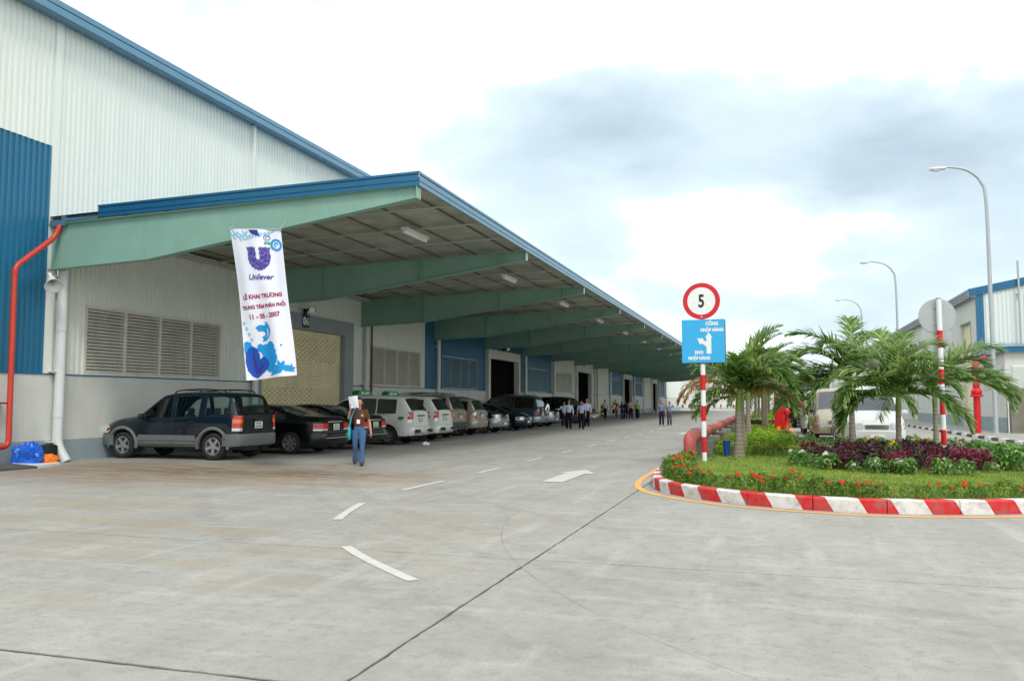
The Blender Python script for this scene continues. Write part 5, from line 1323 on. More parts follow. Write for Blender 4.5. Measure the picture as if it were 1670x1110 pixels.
    s = MB(); cx_ = sp['dash'] - .28; zz = lerp_tab(sp['belt'], cx_) - .03; s.tube([(cx_ + .09 * math.cos(a) * -.4, .37 + .18 * math.cos(2 * math.pi * k / 16), zz + .17 * math.sin(2 * math.pi * k / 16)) for k in range(17) for a in (0,)], .014, 6); s.build('steering_wheel', 'black', root)
    for ax in (xa, xb_):
        for sd in (1, -1): wheel(root, ax, sd * (hw - sp.get('tw', .22) / 2 - .012), r, sp.get('tw', .22), sd, sp.get('spokes', 6), sp.get('rimr', .62))
    s = MB(); s.tube([(xa, -hw + .2, r), (xa, hw - .2, r)], .05, 8); s.bbox((xa, 0, r), (.14, .14, .13), .05); s.bbox((xa - .5 if xa > .9 else .3, .1, zs + .02), (.22, .35, .08), .04); s.tube([(.02, -.45, zs + .05), (.8, -.45, zs + .05)], .03, 8); s.build('axle', 'black', root)
    return root, surf, top, hw
def place(root, x, y, rz, z=0): root.location = (x, y, z); root.rotation_euler = (0, 0, rz)

suv_tail = [(.78, .855, 'lamp_clear'), (.86, .98, 'lamp_red'), (.985, 1.09, 'lamp_amber'), (1.095, 1.19, 'lamp_red')]
SUV = dict(L=4.45, W=1.84, r=.365, xr=.76, xf=3.70, zs=.30, paint='paint_teal', glass='glass_clear', lower='cladding', bumper='cladding', bf=.66, br=.70, flare=('cladding', .075), side_trim=('cladding', .50, .66),
           top=[(0, 1.16), (.05, 1.22), (.25, 1.74), (.5, 1.80), (1.5, 1.82), (2.25, 1.79), (2.56, 1.73), (3.28, 1.17), (3.9, 1.09), (4.3, .98), (4.45, .84)],
           belt=[(0, 1.16), (1, 1.13), (2.5, 1.08), (3.3, 1.04), (4.45, .82)], win=[(.36, 1.06), (1.26, 2.02), (2.14, 3.06)], doors=[(1.28, 2.06), (2.08, 3.04)], ws=(2.60, 3.24), rw=(.06, .24),
           tail=dict(z=(.78, 1.19), wi=.13, back=.17, parts=suv_tail), head=dict(z=(.70, .88), wi=.28, back=.25), grille=(.70, .84, .36), plate=.93, trunk_bar=(1.07, .2, 'paint_teal'),
           mirror=2.98, mirror_mat='black', rails=(.55, 2.2, 'black'), seats=[2.05, 1.15], dash=3.0, tw=.235, handle='black', rimr=.63, spokes=5, tumble=.24)
car1, surf1, top1, _ = car('parked_suv', 'dark teal off-road car with grey cladding, nearest in the row', SUV)
s = MB(); s.box(4.1, .925, .74, 4.14, .95, .79); s.build('side_repeater', 'lamp_amber', car1)
s = MB(); s.tube([(.4, .5, 1.72), (.15, .3, 1.5)], .001, 4)
place(car1, -13.48, 19.72, math.pi)
# black saloons
SED = dict(L=4.80, W=1.84, r=.335, xr=1.02, xf=3.82, zs=.22, paint='paint_black', glass='glass_dark', bf=.58, br=.62,
           top=[(0, .94), (.05, 1.04), (.12, 1.10), (.82, 1.14), (1.72, 1.43), (2.2, 1.47), (2.7, 1.455), (3.0, 1.40), (3.78, 1.06), (4.3, .92), (4.65, .80), (4.80, .66)],
           belt=[(0, .95), (1, 1.0), (2.5, .98), (3.7, .94), (4.8, .64)], win=[(1.22, 1.62), (1.68, 2.42), (2.52, 3.42)], doors=[(1.62, 2.46), (2.48, 3.5)], ws=(3.02, 3.74), rw=(.86, 1.70),
           tail=dict(z=(.70, .90), wi=.34, back=.24, parts=[(.70, .745, 'lamp_clear'), (.745, .91, 'lamp_red')]), head=dict(z=(.56, .74), wi=.3, back=.3), grille=(.55, .70, .36), plate=.80, tg=(.70, .92),
           mirror=3.40, handle='chrome', seats=[2.3, 1.45], dash=3.25, tw=.22, spokes=7, rimr=.68, flaps=False, tail_r=.6, tail_t=.12, tumble=.34)
car2, sf, tp, _ = car('parked_saloon', 'glossy black saloon parked right beside the teal off-road car', SED, 'black saloon cars')
s = MB(); s.bbox((.015, 0, .95), (.02, .42, .016), .008); s.build('chrome_strip', 'chrome', car2)
s = MB(); s.tube([(-.10, y, .475) for y in (-.75, -.4, 0, .4, .75)], .012, 6); s.build('bumper_chrome', 'chrome', car2)
place(car2, -12.72, 22.62, math.pi)
c3 = dup(car2, (-12.72, 25.25, 0), math.pi, 'glossy black saloon with tail half hidden behind the walking woman')
# white taxis
TAX = dict(L=4.58, W=1.80, r=.335, xr=.92, xf=3.66, zs=.26, paint='paint_white', glass='glass_dark', bf=.60, br=.62,
           top=[(0, 1.14), (.05, 1.22), (.36, 1.68), (.6, 1.74), (1.8, 1.78), (2.5, 1.74), (2.8, 1.68), (3.7, 1.10), (4.2, .98), (4.5, .84), (4.58, .72)],
           belt=[(0, 1.12), (1, 1.10), (2.6, 1.04), (3.5, 1.0), (4.58, .74)], win=[(.62, 1.36), (1.44, 2.20), (2.30, 3.38)], doors=[(1.36, 2.22), (2.24, 3.22)], ws=(2.84, 3.66), rw=(.07, .34),
           tail=dict(z=(.80, 1.24), wi=.12, back=.13, parts=[(.80, .92, 'lamp_clear'), (.925, 1.19, 'lamp_red')]), head=dict(z=(.70, .88), wi=.3, back=.3), grille=(.66, .80, .36), plate=.90, trunk_bar=(1.05, .30, 'cladding_dark'),
           mirror=3.22, seats=[2.35, 1.5, .8], dash=3.15, tw=.2, spokes=7, tumble=.22)
car4, sf4, tp4, hw4 = car('white_taxi', 'white taxi van with green roof sign, nearest of the two', TAX, 'white taxis with green roof signs')
s = MB(); s.prism([(-.58, 0), (.58, 0), (.50, .13), (.40, .19), (-.40, .19), (-.50, .13)], (2.28, 0, 1.79), (0, 1, 0), (0, 0, 1), (1, 0, 0), .26)
rs = s.build('roof_sign', 'taxi_green', car4, fixn=True)
vs, fs = text2d('MAI LINH', .15, .004); s = MB(); s.add([(2.274, -a, 1.83 + b) for a, b in vs], fs); s.build('lettering', 'sign_white', rs)
vs, fs = text2d('8 22 66 66', .12, .002)
for sd in (1, -1):
    s = MB(); P_ = [sf4(1.15 + (-a if sd > 0 else a), 5.86 + b * 3.2) for a, b in vs]
    s.add([(p.x, sd * (p.y + .004), p.z) for p in P_], fs); s.build('side_lettering', 'taxi_green', car4)
    s = MB(); e_ = [sf4(.38 + .13 * math.cos(t), 5.2 + .32 * math.sin(t)) for t in [k * math.pi / 10 for k in range(20)]]; s.add([(p.x, sd * (p.y + .005), p.z) for p in e_], [tuple(range(20))]); s.build('green_badge', 'taxi_green', car4)
s = MB()
s.rings([[Vector((.05 + .30 * t + .02, y * (1 - .1 * t), 1.2 + .44 * t * h_)) for t in (0, .3, .6, .9)] for y, h_ in ((-.62, .25), (-.4, .55), (0, .8), (.4, .85), (.62, .7))], 0, True, close=False)
s.build('sun_shade', 'silver_shade', car4)
for yy in (-.55, .55): s = MB(); s.bbox((-.16, yy, .50), (.06, .13, .055), .02); s.build('step_pad', 'black', car4)
s = MB(); s.tube([(-.17, y, .44) for y in (-.78, -.4, 0, .4, .78)], .028, 8); s.build('rear_step_bar', 'chrome', car4)
place(car4, -12.42, 28.35, math.pi)
c5 = dup(car4, (-12.52, 31.0, 0), math.pi, 'second white taxi van, farther from the camera beside a beige off-road car')
# beige and sand estate cars
BG = dict(SUV); BG.update(paint='paint_beige', lower='cladding_dark', bumper='cladding_dark', glass='glass_dark', L=4.7, W=1.82, xr=.98, xf=3.78, flare=('paint_beige', .05), side_trim=('cladding_dark', .5, .62),
          top=[(0, 1.14), (.06, 1.22), (.30, 1.78), (.6, 1.84), (1.8, 1.87), (2.6, 1.84), (2.9, 1.76), (3.7, 1.18), (4.2, 1.08), (4.55, .95), (4.7, .82)], belt=[(0, 1.14), (1, 1.12), (3.5, 1.06), (4.7, .84)], win=[(.40, 1.30), (1.40, 2.2), (2.28, 3.34)], doors=[(1.42, 2.24), (2.26, 3.26)], ws=(2.94, 3.66), rw=(.08, .29),
          tail=dict(z=(.80, 1.06), wi=.14, back=.14, parts=[(.80, .93, 'lamp_red'), (.935, 1.06, 'lamp_amber')]), mirror=3.2, mirror_mat='paint_beige', rails=(.5, 2.6, 'black'), seats=[2.3, 1.4, .7], dash=3.2, handle='paint_beige', trunk_bar=(1.02, .2, 'cladding_dark'))
car6, *_ = car('parked_suv', 'beige grey off-road car with black roof rails next to the second taxi', BG)
s = MB(); s.rings([[Vector((.06 + .25 * t + .02, y, 1.2 + .3 * t * h_)) for t in (0, .3, .6, .9)] for y, h_ in ((-.6, .3), (-.3, .9), (0, 1), (.4, .8), (.6, .4))], 0, True, close=False); s.build('sun_shade', 'silver_shade', car6)
place(car6, -12.85, 33.55, math.pi)
SN = dict(BG); SN.update(paint='paint_sand', lower=None, bumper='paint_sand', L=4.3, xr=.85, xf=3.45, top=[(0, 1.1), (.05, 1.16), (.28, 1.62), (.6, 1.70), (1.6, 1.72), (2.3, 1.69), (2.6, 1.62), (3.35, 1.1), (3.9, 1.0), (4.2, .88), (4.3, .76)], belt=[(0, 1.08), (1, 1.07), (3.3, 1.0), (4.3, .78)],
          win=[(.40, 1.20), (1.30, 2.0), (2.08, 3.05)], doors=[(1.3, 2.04), (2.06, 2.98)], ws=(2.64, 3.3), rw=(.07, .27), mirror=2.95, dash=2.9, seats=[2.05, 1.2], mirror_mat='paint_sand', handle='paint_sand', tail=dict(z=(.80, 1.08), wi=.12, back=.14, parts=[(.80, .93, 'lamp_red'), (.935, 1.08, 'lamp_clear')]), rails=None, side_trim=None, flare=('paint_sand', .06))
car7, *_ = car('parked_suv', 'smaller sand coloured off-road car with plain roof, tail towards the road', SN); place(car7, -12.95, 36.55, math.pi)
# two-tone people carrier, nose to the road
JO = dict(L=4.5, W=1.75, r=.33, xr=.95, xf=3.72, zs=.26, paint='paint_green_black', glass='glass_dark', lower='paint_silver', bumper='paint_silver', bf=.74, br=.66, flare=('paint_silver', .09),
          top=[(0, 1.1), (.06, 1.2), (.3, 1.74), (1.0, 1.82), (2.2, 1.80), (2.5, 1.74), (3.32, 1.16), (3.9, 1.06), (4.36, .94), (4.5, .80)], belt=[(0, 1.1), (2, 1.08), (3.3, 1.02), (4.5, .80)], win=[(.4, 1.2), (1.3, 2.1), (2.2, 3.0)], doors=[(1.3, 2.12), (2.14, 2.98)], ws=(2.54, 3.28), rw=(.08, .29),
          tail=dict(z=(.8, 1.1), wi=.12, back=.14), head=dict(z=(.74, .93), wi=.34, back=.34), grille=(.74, .86, .30), mirror=2.92, seats=[2.0, 1.1], dash=2.85, tw=.2, spokes=5, front_plate=True)
car8, *_ = car('parked_minivan', 'dark green people carrier with silver lower body, nose to the road', JO); place(car8, -17.4, 39.9, R(-2))
BK = dict(SED); BK.update(paint='paint_midnight', L=4.6, xf=3.72, top=[(0, .9), (.05, .98), (.7, 1.06), (1.5, 1.38), (2.1, 1.43), (2.6, 1.40), (2.9, 1.34), (3.6, 1.0), (4.1, .90), (4.45, .78), (4.6, .64)], win=[(1.5, 2.3), (2.4, 3.2)], doors=[(1.5, 2.34), (2.36, 3.3)], ws=(2.92, 3.56), rw=(.75, 1.48), mirror=3.2, dash=3.1, head=dict(z=(.58, .74), wi=.32, back=.34), spokes=7)
car9, *_ = car('parked_saloon', 'dark blue saloon with its nose to the road beside the people carrier', BK); place(car9, -17.45, 43.9, R(-2))
# grey off-road car with a spare wheel on its tail
PJ = dict(SUV); PJ.update(paint='paint_bluegrey', lower='paint_silver', bumper='paint_silver', glass='glass_dark', L=4.75, W=1.86, r=.38, xr=1.0, xf=3.75, flare=('paint_silver', .1), side_trim=('paint_silver', .5, .66), top=[(0, 1.12), (.06, 1.22), (.24, 1.82), (.6, 1.90), (2.0, 1.93), (2.7, 1.88), (3.0, 1.8), (3.6, 1.22), (4.2, 1.14), (4.6, 1.02), (4.75, .88)],
          belt=[(0, 1.2), (2, 1.18), (3.6, 1.14), (4.75, .9)], win=[(.34, 1.5), (1.6, 2.35), (2.42, 3.28)], doors=[(1.6, 2.38), (2.4, 3.24)], ws=(3.04, 3.56), rw=(.08, .22), rails=(.5, 2.2, 'chrome'), mirror=3.2, dash=3.1, seats=[2.3, 1.4], tail=dict(z=(.82, 1.12), wi=.12, back=.10, parts=[(.82, 1.02, 'lamp_red'), (1.02, 1.12, 'lamp_amber')]), plate_y=.5, plate=.62, handle='paint_bluegrey', mirror_mat='paint_bluegrey')
def spare(root, cover):
    M = Matrix.Translation((-.22, .0, 1.10)) @ Matrix.Rotation(R(-90), 4, 'Y'); s = MB(); s.lathe([(0, .11), (.30, .11), (.355, .085), (.37, .03), (.37, -.09), (.2, -.1)], 28, M); s.build('spare_wheel', cover, root)
car10, *_ = car('parked_suv', 'blue grey off-road car with a chrome covered spare wheel on its tail', PJ); spare(car10, 'chrome'); place(car10, -12.9, 47.2, math.pi)
SL = dict(JO); SL.update(paint='paint_green_black', lower='paint_silver')
car11 = dup(car8, (-17.6, 51.2, 0), R(-3), 'second dark people carrier, silver bumper showing beyond the spare wheel')
PD = dict(PJ); PD.update(paint='paint_darkgreen', lower='cladding_dark', bumper='paint_champagne', flare=('cladding_dark', .09), side_trim=('cladding_dark', .5, .66), glass='glass_mid', rails=None, handle='paint_darkgreen', mirror_mat='chrome', head=dict(z=(.78, .98), wi=.28, back=.2))
car12, *_ = car('parked_suv', 'dark green off-road car parked side on behind the walking men', PD); place(car12, -17.2, 61.0, R(-14))
# right-hand vans
VAN = dict(L=4.9, W=1.80, r=.33, xr=.95, xf=3.95, zs=.26, paint='paint_vanwhite', glass='glass_mid', cat='van', bf=.66, br=.6, top=[(0, 1.3), (.05, 1.4), (.25, 1.98), (.6, 2.06), (3.2, 2.08), (3.5, 2.0), (4.25, 1.20), (4.6, 1.06), (4.82, .92), (4.9, .78)], belt=[(0, 1.2), (3.6, 1.16), (4.3, 1.04), (4.9, .8)],
           win=[(.5, 1.5), (1.6, 2.6), (2.75, 3.85)], doors=[(1.5, 2.65), (2.7, 3.75)], ws=(3.54, 4.2), rw=(.1, .24), tail=dict(z=(.8, 1.25), wi=.1, back=.08), head=dict(z=(.68, .88), wi=.32, back=.25), grille=(.70, .82, .34), mirror=3.9, seats=[3.0, 2.1, 1.2], dash=3.75, tw=.19, spokes=6, handle='black', wsglass='glass_mid', mirror_mat='paint_vanwhite', tumble=.14)
v1, *_ = car('white_van', 'white minibus facing the camera right behind the middle palm', VAN); place(v1, 2.95, 33.6, R(-90) + R(2))
VB = dict(VAN); VB.update(paint='paint_champagne', mirror_mat='black')
v2, *_ = car('beige_van', 'champagne coloured van with black mirror, left of the white minibus', VB); place(v2, 2.35, 39.6, R(-90) + R(1))
v3 = dup(v1, (2.2, 46.2, 0), R(-90), 'white van third in the queue, partly hidden by palm fronds')
def truck(x, y, rz, lab, m='paint_military'):
    t = thing('canvas_truck', lab, 'truck', (x, y, 0), rz, 'dark trucks parked in the queue'); s = MB(); s.bbox((1.6, 0, 1.85), (2.7, 1.12, 1.05), .12); s.build('cargo_cover', 'tarp_dark', t)
    for k in range(5): s = MB(); s.tube([(-.9 + k * 1.25, -1.13, .85), (-.9 + k * 1.25, -1.13, 2.75), (-.9 + k * 1.25, -1.0, 2.92), (-.9 + k * 1.25, 1.0, 2.92), (-.9 + k * 1.25, 1.13, 2.75), (-.9 + k * 1.25, 1.13, .85)], .03, 6); s.build('hoop', m, t)
    s = MB(); s.bbox((5.2, 0, 1.45), (.85, 1.05, .95), .18); s.build('cab', m, t)
    s = MB(); s.box(6.02, -.9, 1.45, 6.07, .9, 2.15); s.build('windshield', 'glass_dark', t)
    for sd in (1, -1):
        s = MB(); s.box(4.7, sd * 1.045, 1.5, 5.7, sd * 1.065, 2.1); s.build('side_window', 'glass_dark', t); s = MB(); s.box(6.04, sd * .75 - .14, .85, 6.09, sd * .75 + .14, 1.05); s.build('headlight', 'lamp_clear', t)
        s = MB(); s.bbox((5.95, sd * 1.25, 1.9), (.04, .09, .2), .03); s.tube([(5.9, sd * 1.0, 1.8), (5.95, sd * 1.22, 1.85)], .02, 6); s.build('mirror', 'black', t)
        for wx in (.2, 1.3, 5.2): wheel(t, wx, sd * .95, .5, .28, sd, 6, .5)
    s = MB(); s.bbox((2.5, 0, .75), (3.5, .5, .12), .05); s.bbox((6.05, 0, .62), (.1, 1.08, .16), .05); s.build('chassis', 'black', t)
    return t
mat('tarp_dark', lin(52, 62, 58), .8, var=.15, vscale=2, bump=.5, bscale=4)
truck(2.15, 58.5, R(-90), 'dark covered truck first behind the vans'); truck(2.1, 68, R(-90), 'dark covered truck farther back in the queue'); truck(2.0, 78, R(-90), 'farthest dark covered truck in the queue')
v4 = dup(v1, (5.4, 88, 0), R(-90), 'far white van alone on the right side road')
# far motorbikes
def bike(x, y, rz, lab):
    t = thing('motorbike', lab, 'motorbike', (x, y, 0), rz, 'motorbikes parked by the far building')
    for wx in (-.62, .62): s = MB(); s.rings([[Vector((wx + .29 * math.cos(a) + .05 * math.cos(a) * math.cos(b), .05 * math.sin(b), .3 + .29 * math.sin(a) + .05 * math.sin(a) * math.cos(b))) for b in [k * math.pi / 3 for k in range(6)]] for a in [k * math.pi / 7 for k in range(15)]]); s.build('wheel', 'tyre', t)
    s = MB(); s.bbox((-.05, 0, .55), (.42, .13, .14), .08); s.bbox((.42, 0, .68), (.08, .2, .24), .05, rot=Matrix.Rotation(R(-20), 3, 'Y')); s.build('body', bikem[int(x * 7) % 3], t)
    s = MB(); s.bbox((-.25, 0, .76), (.36, .13, .06), .04); s.build('seat', 'black', t)
    s = MB(); s.tube([(.62, 0, .3), (.42, 0, 1.0)], .03, 6); s.tube([(.4, -.32, 1.03), (.44, 0, 1.0), (.4, .32, 1.03)], .02, 6); s.build('handlebar', 'chrome', t)
bikem = ['bright_red', 'ink_blue', 'black']
for k in range(14): bike(-27 + k * 1.5, 205 + (k % 3) * .5, R(80 + (k * 37) % 30), 'small motorbike in the row in front of the far pale building')

# ================================================================== PEOPLE
mat('skin', lin(190, 138, 108), .6, var=.05, vscale=8); mat('skin_dark', lin(160, 112, 86), .6); mat('hair', (.012, .010, .009), .45, bump=.4, bscale=90); mat('hair_grey', lin(110, 106, 100), .6)
cl = {}
def cloth(name, col, rough=.85): mat(name, col, rough, var=.12, vscale=7, bump=.35, bscale=9, spec=.2)
cloth('cloth_brown', lin(104, 62, 46)); cloth('denim', lin(72, 102, 140)); cloth('cloth_white', lin(214, 220, 236)); cloth('cloth_skyblue', lin(168, 186, 232)); cloth('cloth_blackish', lin(26, 28, 38)); cloth('cloth_paleblue', lin(196, 206, 228))
cloth('cloth_greyblue', lin(120, 136, 164)); cloth('cloth_navy', lin(30, 42, 72)); cloth('cloth_greyviolet', lin(134, 136, 168)); cloth('cloth_taupe', lin(86, 78, 84)); cloth('cloth_pink', lin(222, 176, 196)); cloth('cloth_peach', lin(232, 170, 156)); cloth('cloth_lime', lin(120, 226, 40)); cloth('cloth_grey', lin(96, 92, 88)); cloth('cloth_teal', lin(60, 180, 186)); cloth('shoe', lin(28, 20, 18), .4); cloth('sandal', lin(90, 54, 36), .5)
def fuse(mb, name, m, parent, vox=.016, smooth=6, sub=None):
    """melt overlapping limbs into one continuous skin"""
    me = mb.mesh(name, m); o = bpy.data.objects.new(name, me); COL.objects.link(o)
    md = o.modifiers.new('r', 'REMESH'); md.mode = 'VOXEL'; md.voxel_size = vox; md.use_smooth_shade = True
    ms = o.modifiers.new('s', 'SMOOTH'); ms.factor = .5; ms.iterations = smooth
    dg = bpy.context.evaluated_depsgraph_get(); m2 = bpy.data.meshes.new_from_object(o.evaluated_get(dg)); bpy.data.objects.remove(o); bpy.data.meshes.remove(me)
    m2.name = name
    if not m2.materials: m2.materials.append(MATS[m])
    m2.polygons.foreach_set('use_smooth', [True] * len(m2.polygons))
    return link(name, m2, parent)
def limb(s, pts, rs, n=10, per=5):
    P = cat(pts, per); q = cat([(r_, 0, 0) for r_ in rs], per); s.tube(P, [v.x for v in q], n)
def torso(s, rings, n=16):
    """rings: (centre x, y, z, half width, half depth)"""
    rr_ = cat([(a, b, c) for a, b, c, d, e in rings], 4); ww_ = cat([(d, e, 0) for a, b, c, d, e in rings], 4)
    s.rings([[Vector((c.x + w.x * math.copysign(abs(math.cos(t)) ** .85, math.cos(t)), c.y + w.y * math.copysign(abs(math.sin(t)) ** .85, math.sin(t)), c.z)) for t in [2 * math.pi * k / n for k in range(n)]] for c, w in zip(rr_, ww_)], caps=True)
def person(label, loc, rz, H=1.68, shirt='cloth_white', legs='cloth_blackish', step=.12, lift=0., armL=None, armR=None, sleeve=.45, hair='hair', long_hair=False, skirt=False, female=False, flare=False, fat=1.08, skin='skin', shoe='shoe', vest=None, legskin=False, lean=0.):
    """built facing -y. armL is the arm on +x (image right), armR on -x; each (elbow, wrist) as fractions of height"""
    t = thing('person', label, 'person', loc, rz)
    h = H; hipw = .052 * h; sh = (.105 if not female else .095) * h
    V = lambda x, y, z: Vector((x * h, y * h, z * h))
    fl, fr = -step * .55, step * .45                   # forward offsets of the two feet (toward -y)
    hipL, hipR = V(.052, 0, .51), V(-.052, 0, .51)
    ftL, ftR = Vector((.055 * h, fl, .05 * h)), Vector((-.055 * h, fr, .05 * h + lift))
    knL = hipL.lerp(ftL, .50) + Vector((.004, -.035, 0)); knR = hipR.lerp(ftR, .50) + Vector((-.004, -.05 - lift * .4, 0))
    shL, shR = V(sh / h, .0, .80), V(-sh / h, .0, .80)
    aL = armL or ((.145, .01, .635), (.150, -.045, .50)); aR = armR or ((-.145, .02, .635), (-.150, -.01, .50))
    elL, wrL, elR, wrR = V(*aL[0]), V(*aL[1]), V(*aR[0]), V(*aR[1])
    g = fat; k_ = h / 1.68
    # skin: head, neck, arms, hands, legs as one surface
    s = MB()
    if legskin: 
        for a, b, c in ((hipL, knL, ftL), (hipR, knR, ftR)): limb(s, [a, b, b.lerp(c, .35), c], [.07 * k_, .048 * k_, .05 * k_, .033 * k_])
    torso(s, [(0, 0, .50 * h, .07 * k_, .05 * k_), (0, 0, .62 * h, .11 * k_, .08 * k_), (0, 0, .74 * h, .14 * k_, .085 * k_), (0, 0, .80 * h, .14 * k_, .06 * k_), (0, .005, .825 * h, .06 * k_, .052 * k_), (0, -.005, .86 * h, .05 * k_, .052 * k_), (0, -.01, .89 * h, .05 * k_, .055 * k_)])
    for S, E, Wt, sd in ((shL, elL, wrL, 1), (shR, elR, wrR, -1)):
        limb(s, [S, S.lerp(E, .5), E, E.lerp(Wt, .4), Wt], [.045 * k_, .042 * k_, .036 * k_, .036 * k_, .025 * k_])
        d = (Wt - E).normalized(); n1_ = d.cross(Vector((0, 1, 0))); n1_ = n1_.normalized() if n1_.length > .1 else Vector((1, 0, 0)); n2 = d.cross(n1_).normalized()
        pc_ = Wt + d * .045 * k_; s.tube([Wt, Wt + d * .03 * k_, Wt + d * .075 * k_], [.024 * k_, .032 * k_, .03 * k_], 8)
    # head
    hc = V(0, -.012, .932) + Vector((0, -lean, 0))
    def hf(d):
        q = d.copy()
        if q.z < 0: q.x *= 1 + .28 * q.z; 
        if q.z < -.2 and q.y < 0: q.y *= 1.0 - .10 * (q.z + .2)
        if q.y < -.5 and abs(q.x) < .32 and -.45 < q.z < .25: q.y -= .16 * (1 - abs(q.x) / .32) * (1 - abs(q.z + .12) / .4)
        return q
    s.ell(hc, (.072 * k_, .092 * k_, .112 * k_), 20, 16, fn=hf)
    for sd in (1, -1): s.ell(hc + Vector((sd * .072 * k_, .005, -.005)), (.012, .02, .03), 8, 6)
    b = fuse(s, 'body', skin, t, .013, 3)
    # fingers: four unequal fingers and a thumb on each hand
    s = MB()
    for S, E, Wt, sd in ((shL, elL, wrL, 1), (shR, elR, wrR, -1)):
        d = (Wt - E).normalized(); n2 = Vector((0, 1, 0)) - d * d.y; n2 = n2.normalized() if n2.length > .1 else Vector((0, 0, 1)); n1_ = d.cross(n2).normalized() * (-1 if sd > 0 else 1)
        for f_, ln in enumerate((.07, .078, .072, .058)):
            o_ = Wt + d * .07 * k_ + n2 * (-.022 + .015 * f_) * k_; s.tube([o_ - d * .02, o_ + d * ln * .5 * k_, o_ + d * ln * k_ * .85 + n1_ * .02 * k_, o_ + d * ln * k_ + n1_ * .035 * k_], [.0085 * k_, .0085 * k_, .0075 * k_, .006 * k_], 6)
        o_ = Wt + d * .02 * k_ - n2 * .024 * k_; s.tube([o_, o_ + d * .03 * k_ - n2 * .018 * k_, o_ + d * .062 * k_ - n2 * .018 * k_ + n1_ * .01], [.011 * k_, .01 * k_, .008 * k_], 6)
    s.build('fingers', skin, b)
    # face
    s = MB()
    for sd in (1, -1): s.ell(hc + Vector((sd * .028 * k_, -.085 * k_, .008)), (.011, .006, .006), 8, 6)
    s.build('eyes', 'ink_black', b); s = MB(); s.ell(hc + Vector((0, -.088 * k_, -.052 * k_)), (.022, .006, .006), 8, 5); s.build('mouth', 'tarp_lip', b)
    s = MB()
    for sd in (1, -1): s.tube([hc + Vector((sd * .014 * k_, -.092 * k_, .026 * k_)), hc + Vector((sd * .045 * k_, -.078 * k_, .028 * k_))], .004, 5)
    s.build('eyebrows', hair, b)
    # hair
    s = MB()
    def hr(d):
        q = d.copy(); n = mnoise.noise(d * 3 + Vector((h * 9, 0, 0))) * .06
        q *= 1.07 + n
        lim = .30 if not long_hair else .35
        if q.y < -.35 and q.z < lim + .3: q.y = max(q.y, -.35 - (q.z - lim) * .6 if q.z > lim else -.2)
        if not long_hair and q.z < -.15 : q.z = -.15 + (q.z + .15) * .35; 
        if q.z < 0.05 and not long_hair: q.x *= .95
        return q
    hb = 1.22 if long_hair else 1.0; s.ell(hc + Vector((0, .012 * k_, .02 * k_)), (.077 * k_ * hb, .094 * k_ * hb, .112 * k_), 18, 14, fn=hr)
    if long_hair: torso(s, [(0, .045 * k_, hc.z + .04, .085 * k_, .06 * k_), (0, .05 * k_, hc.z - .06, .10 * k_, .06 * k_), (0, .065 * k_, hc.z - .19, .08 * k_, .03 * k_)], 12)
    s.build('hair', hair, t)
    # shirt
    s = MB()
    bust = .012 if female else 0
    torso(s, [(0, 0, (.535 if not female else .55) * h, .118 * k_ * g, .085 * k_ * g), (0, 0, .62 * h, (.125 if not female else .118) * k_ * g, .098 * k_ * g), (0, -bust, .71 * h, .140 * k_ * g, (.098 + bust) * k_ * g), (0, 0, .775 * h, .158 * k_, .085 * k_), (0, .004, .812 * h, .115 * k_, .066 * k_), (0, .004, .838 * h, .056 * k_, .056 * k_)])
    for S, E, Wt in ((shL, elL, wrL), (shR, elR, wrR)):
        if sleeve <= .5: limb(s, [S * .93 + V(0, 0, .06), S, S.lerp(E, sleeve * 1.6)], [.045 * k_, .062 * k_, .060 * k_])
        else: limb(s, [S * .93 + V(0, 0, .06), S, S.lerp(E, .5), E, E.lerp(Wt, .5), E.lerp(Wt, .94)], [.045 * k_, .058 * k_, .056 * k_, .050 * k_, .044 * k_, .038 * k_])
    fuse(s, 'shirt', shirt, t, .014, 4)
    # lower clothes
    s = MB()
    if skirt:
        torso(s, [(0, 0, .60 * h, .10 * k_, .085 * k_), (0, 0, .54 * h, .125 * k_, .10 * k_), (0, 0, .44 * h, .135 * k_, .105 * k_), (0, 0, .32 * h, .13 * k_, .10 * k_)])
        fuse(s, 'skirt', legs, t, .014, 3)
    else:
        torso(s, [(0, 0, .60 * h, .108 * k_ * g, .083 * k_ * g), (0, 0, .55 * h, .125 * k_ * g, .098 * k_ * g), (0, .005, .50 * h, .122 * k_ * g, .098 * k_), (0, 0, .47 * h, .085 * k_, .075 * k_)])
        for a, kn, c in ((hipL, knL, ftL), (hipR, knR, ftR)):
            e_ = c + Vector((0, .012, -.012)); rb = .086 if flare else .068
            limb(s, [a + V(0, 0, .01), a.lerp(kn, .45), kn, kn.lerp(c, .45), e_], [.088 * k_ * g, (.082 if female else .09) * k_ * g, (.064 if female else .078) * k_, (.062 if flare else .074) * k_, rb * k_], 12)
        fuse(s, 'trousers', legs, t, .014, 3)
        s = MB(); zt_ = .595 * h; s.rings([[Vector((.112 * k_ * g * math.cos(a), .088 * k_ * g * math.sin(a), z)) for a in [2 * math.pi * k / 20 for k in range(20)]] for z in (zt_ - .018, zt_ + .018)]); s.build('belt', 'shoe', t)
    for c, nm in ((ftL, 1), (ftR, -1)):
        s = MB(); s.ell((c.x * 1.1, c.y - .05, c.z - .05 * h + .045), (.045, .125, .045), 14, 8, fn=lambda d: Vector((d.x, d.y, max(d.z, -.95) * (1 - .35 * max(0, -d.y))))); s.build('shoe', shoe, t)
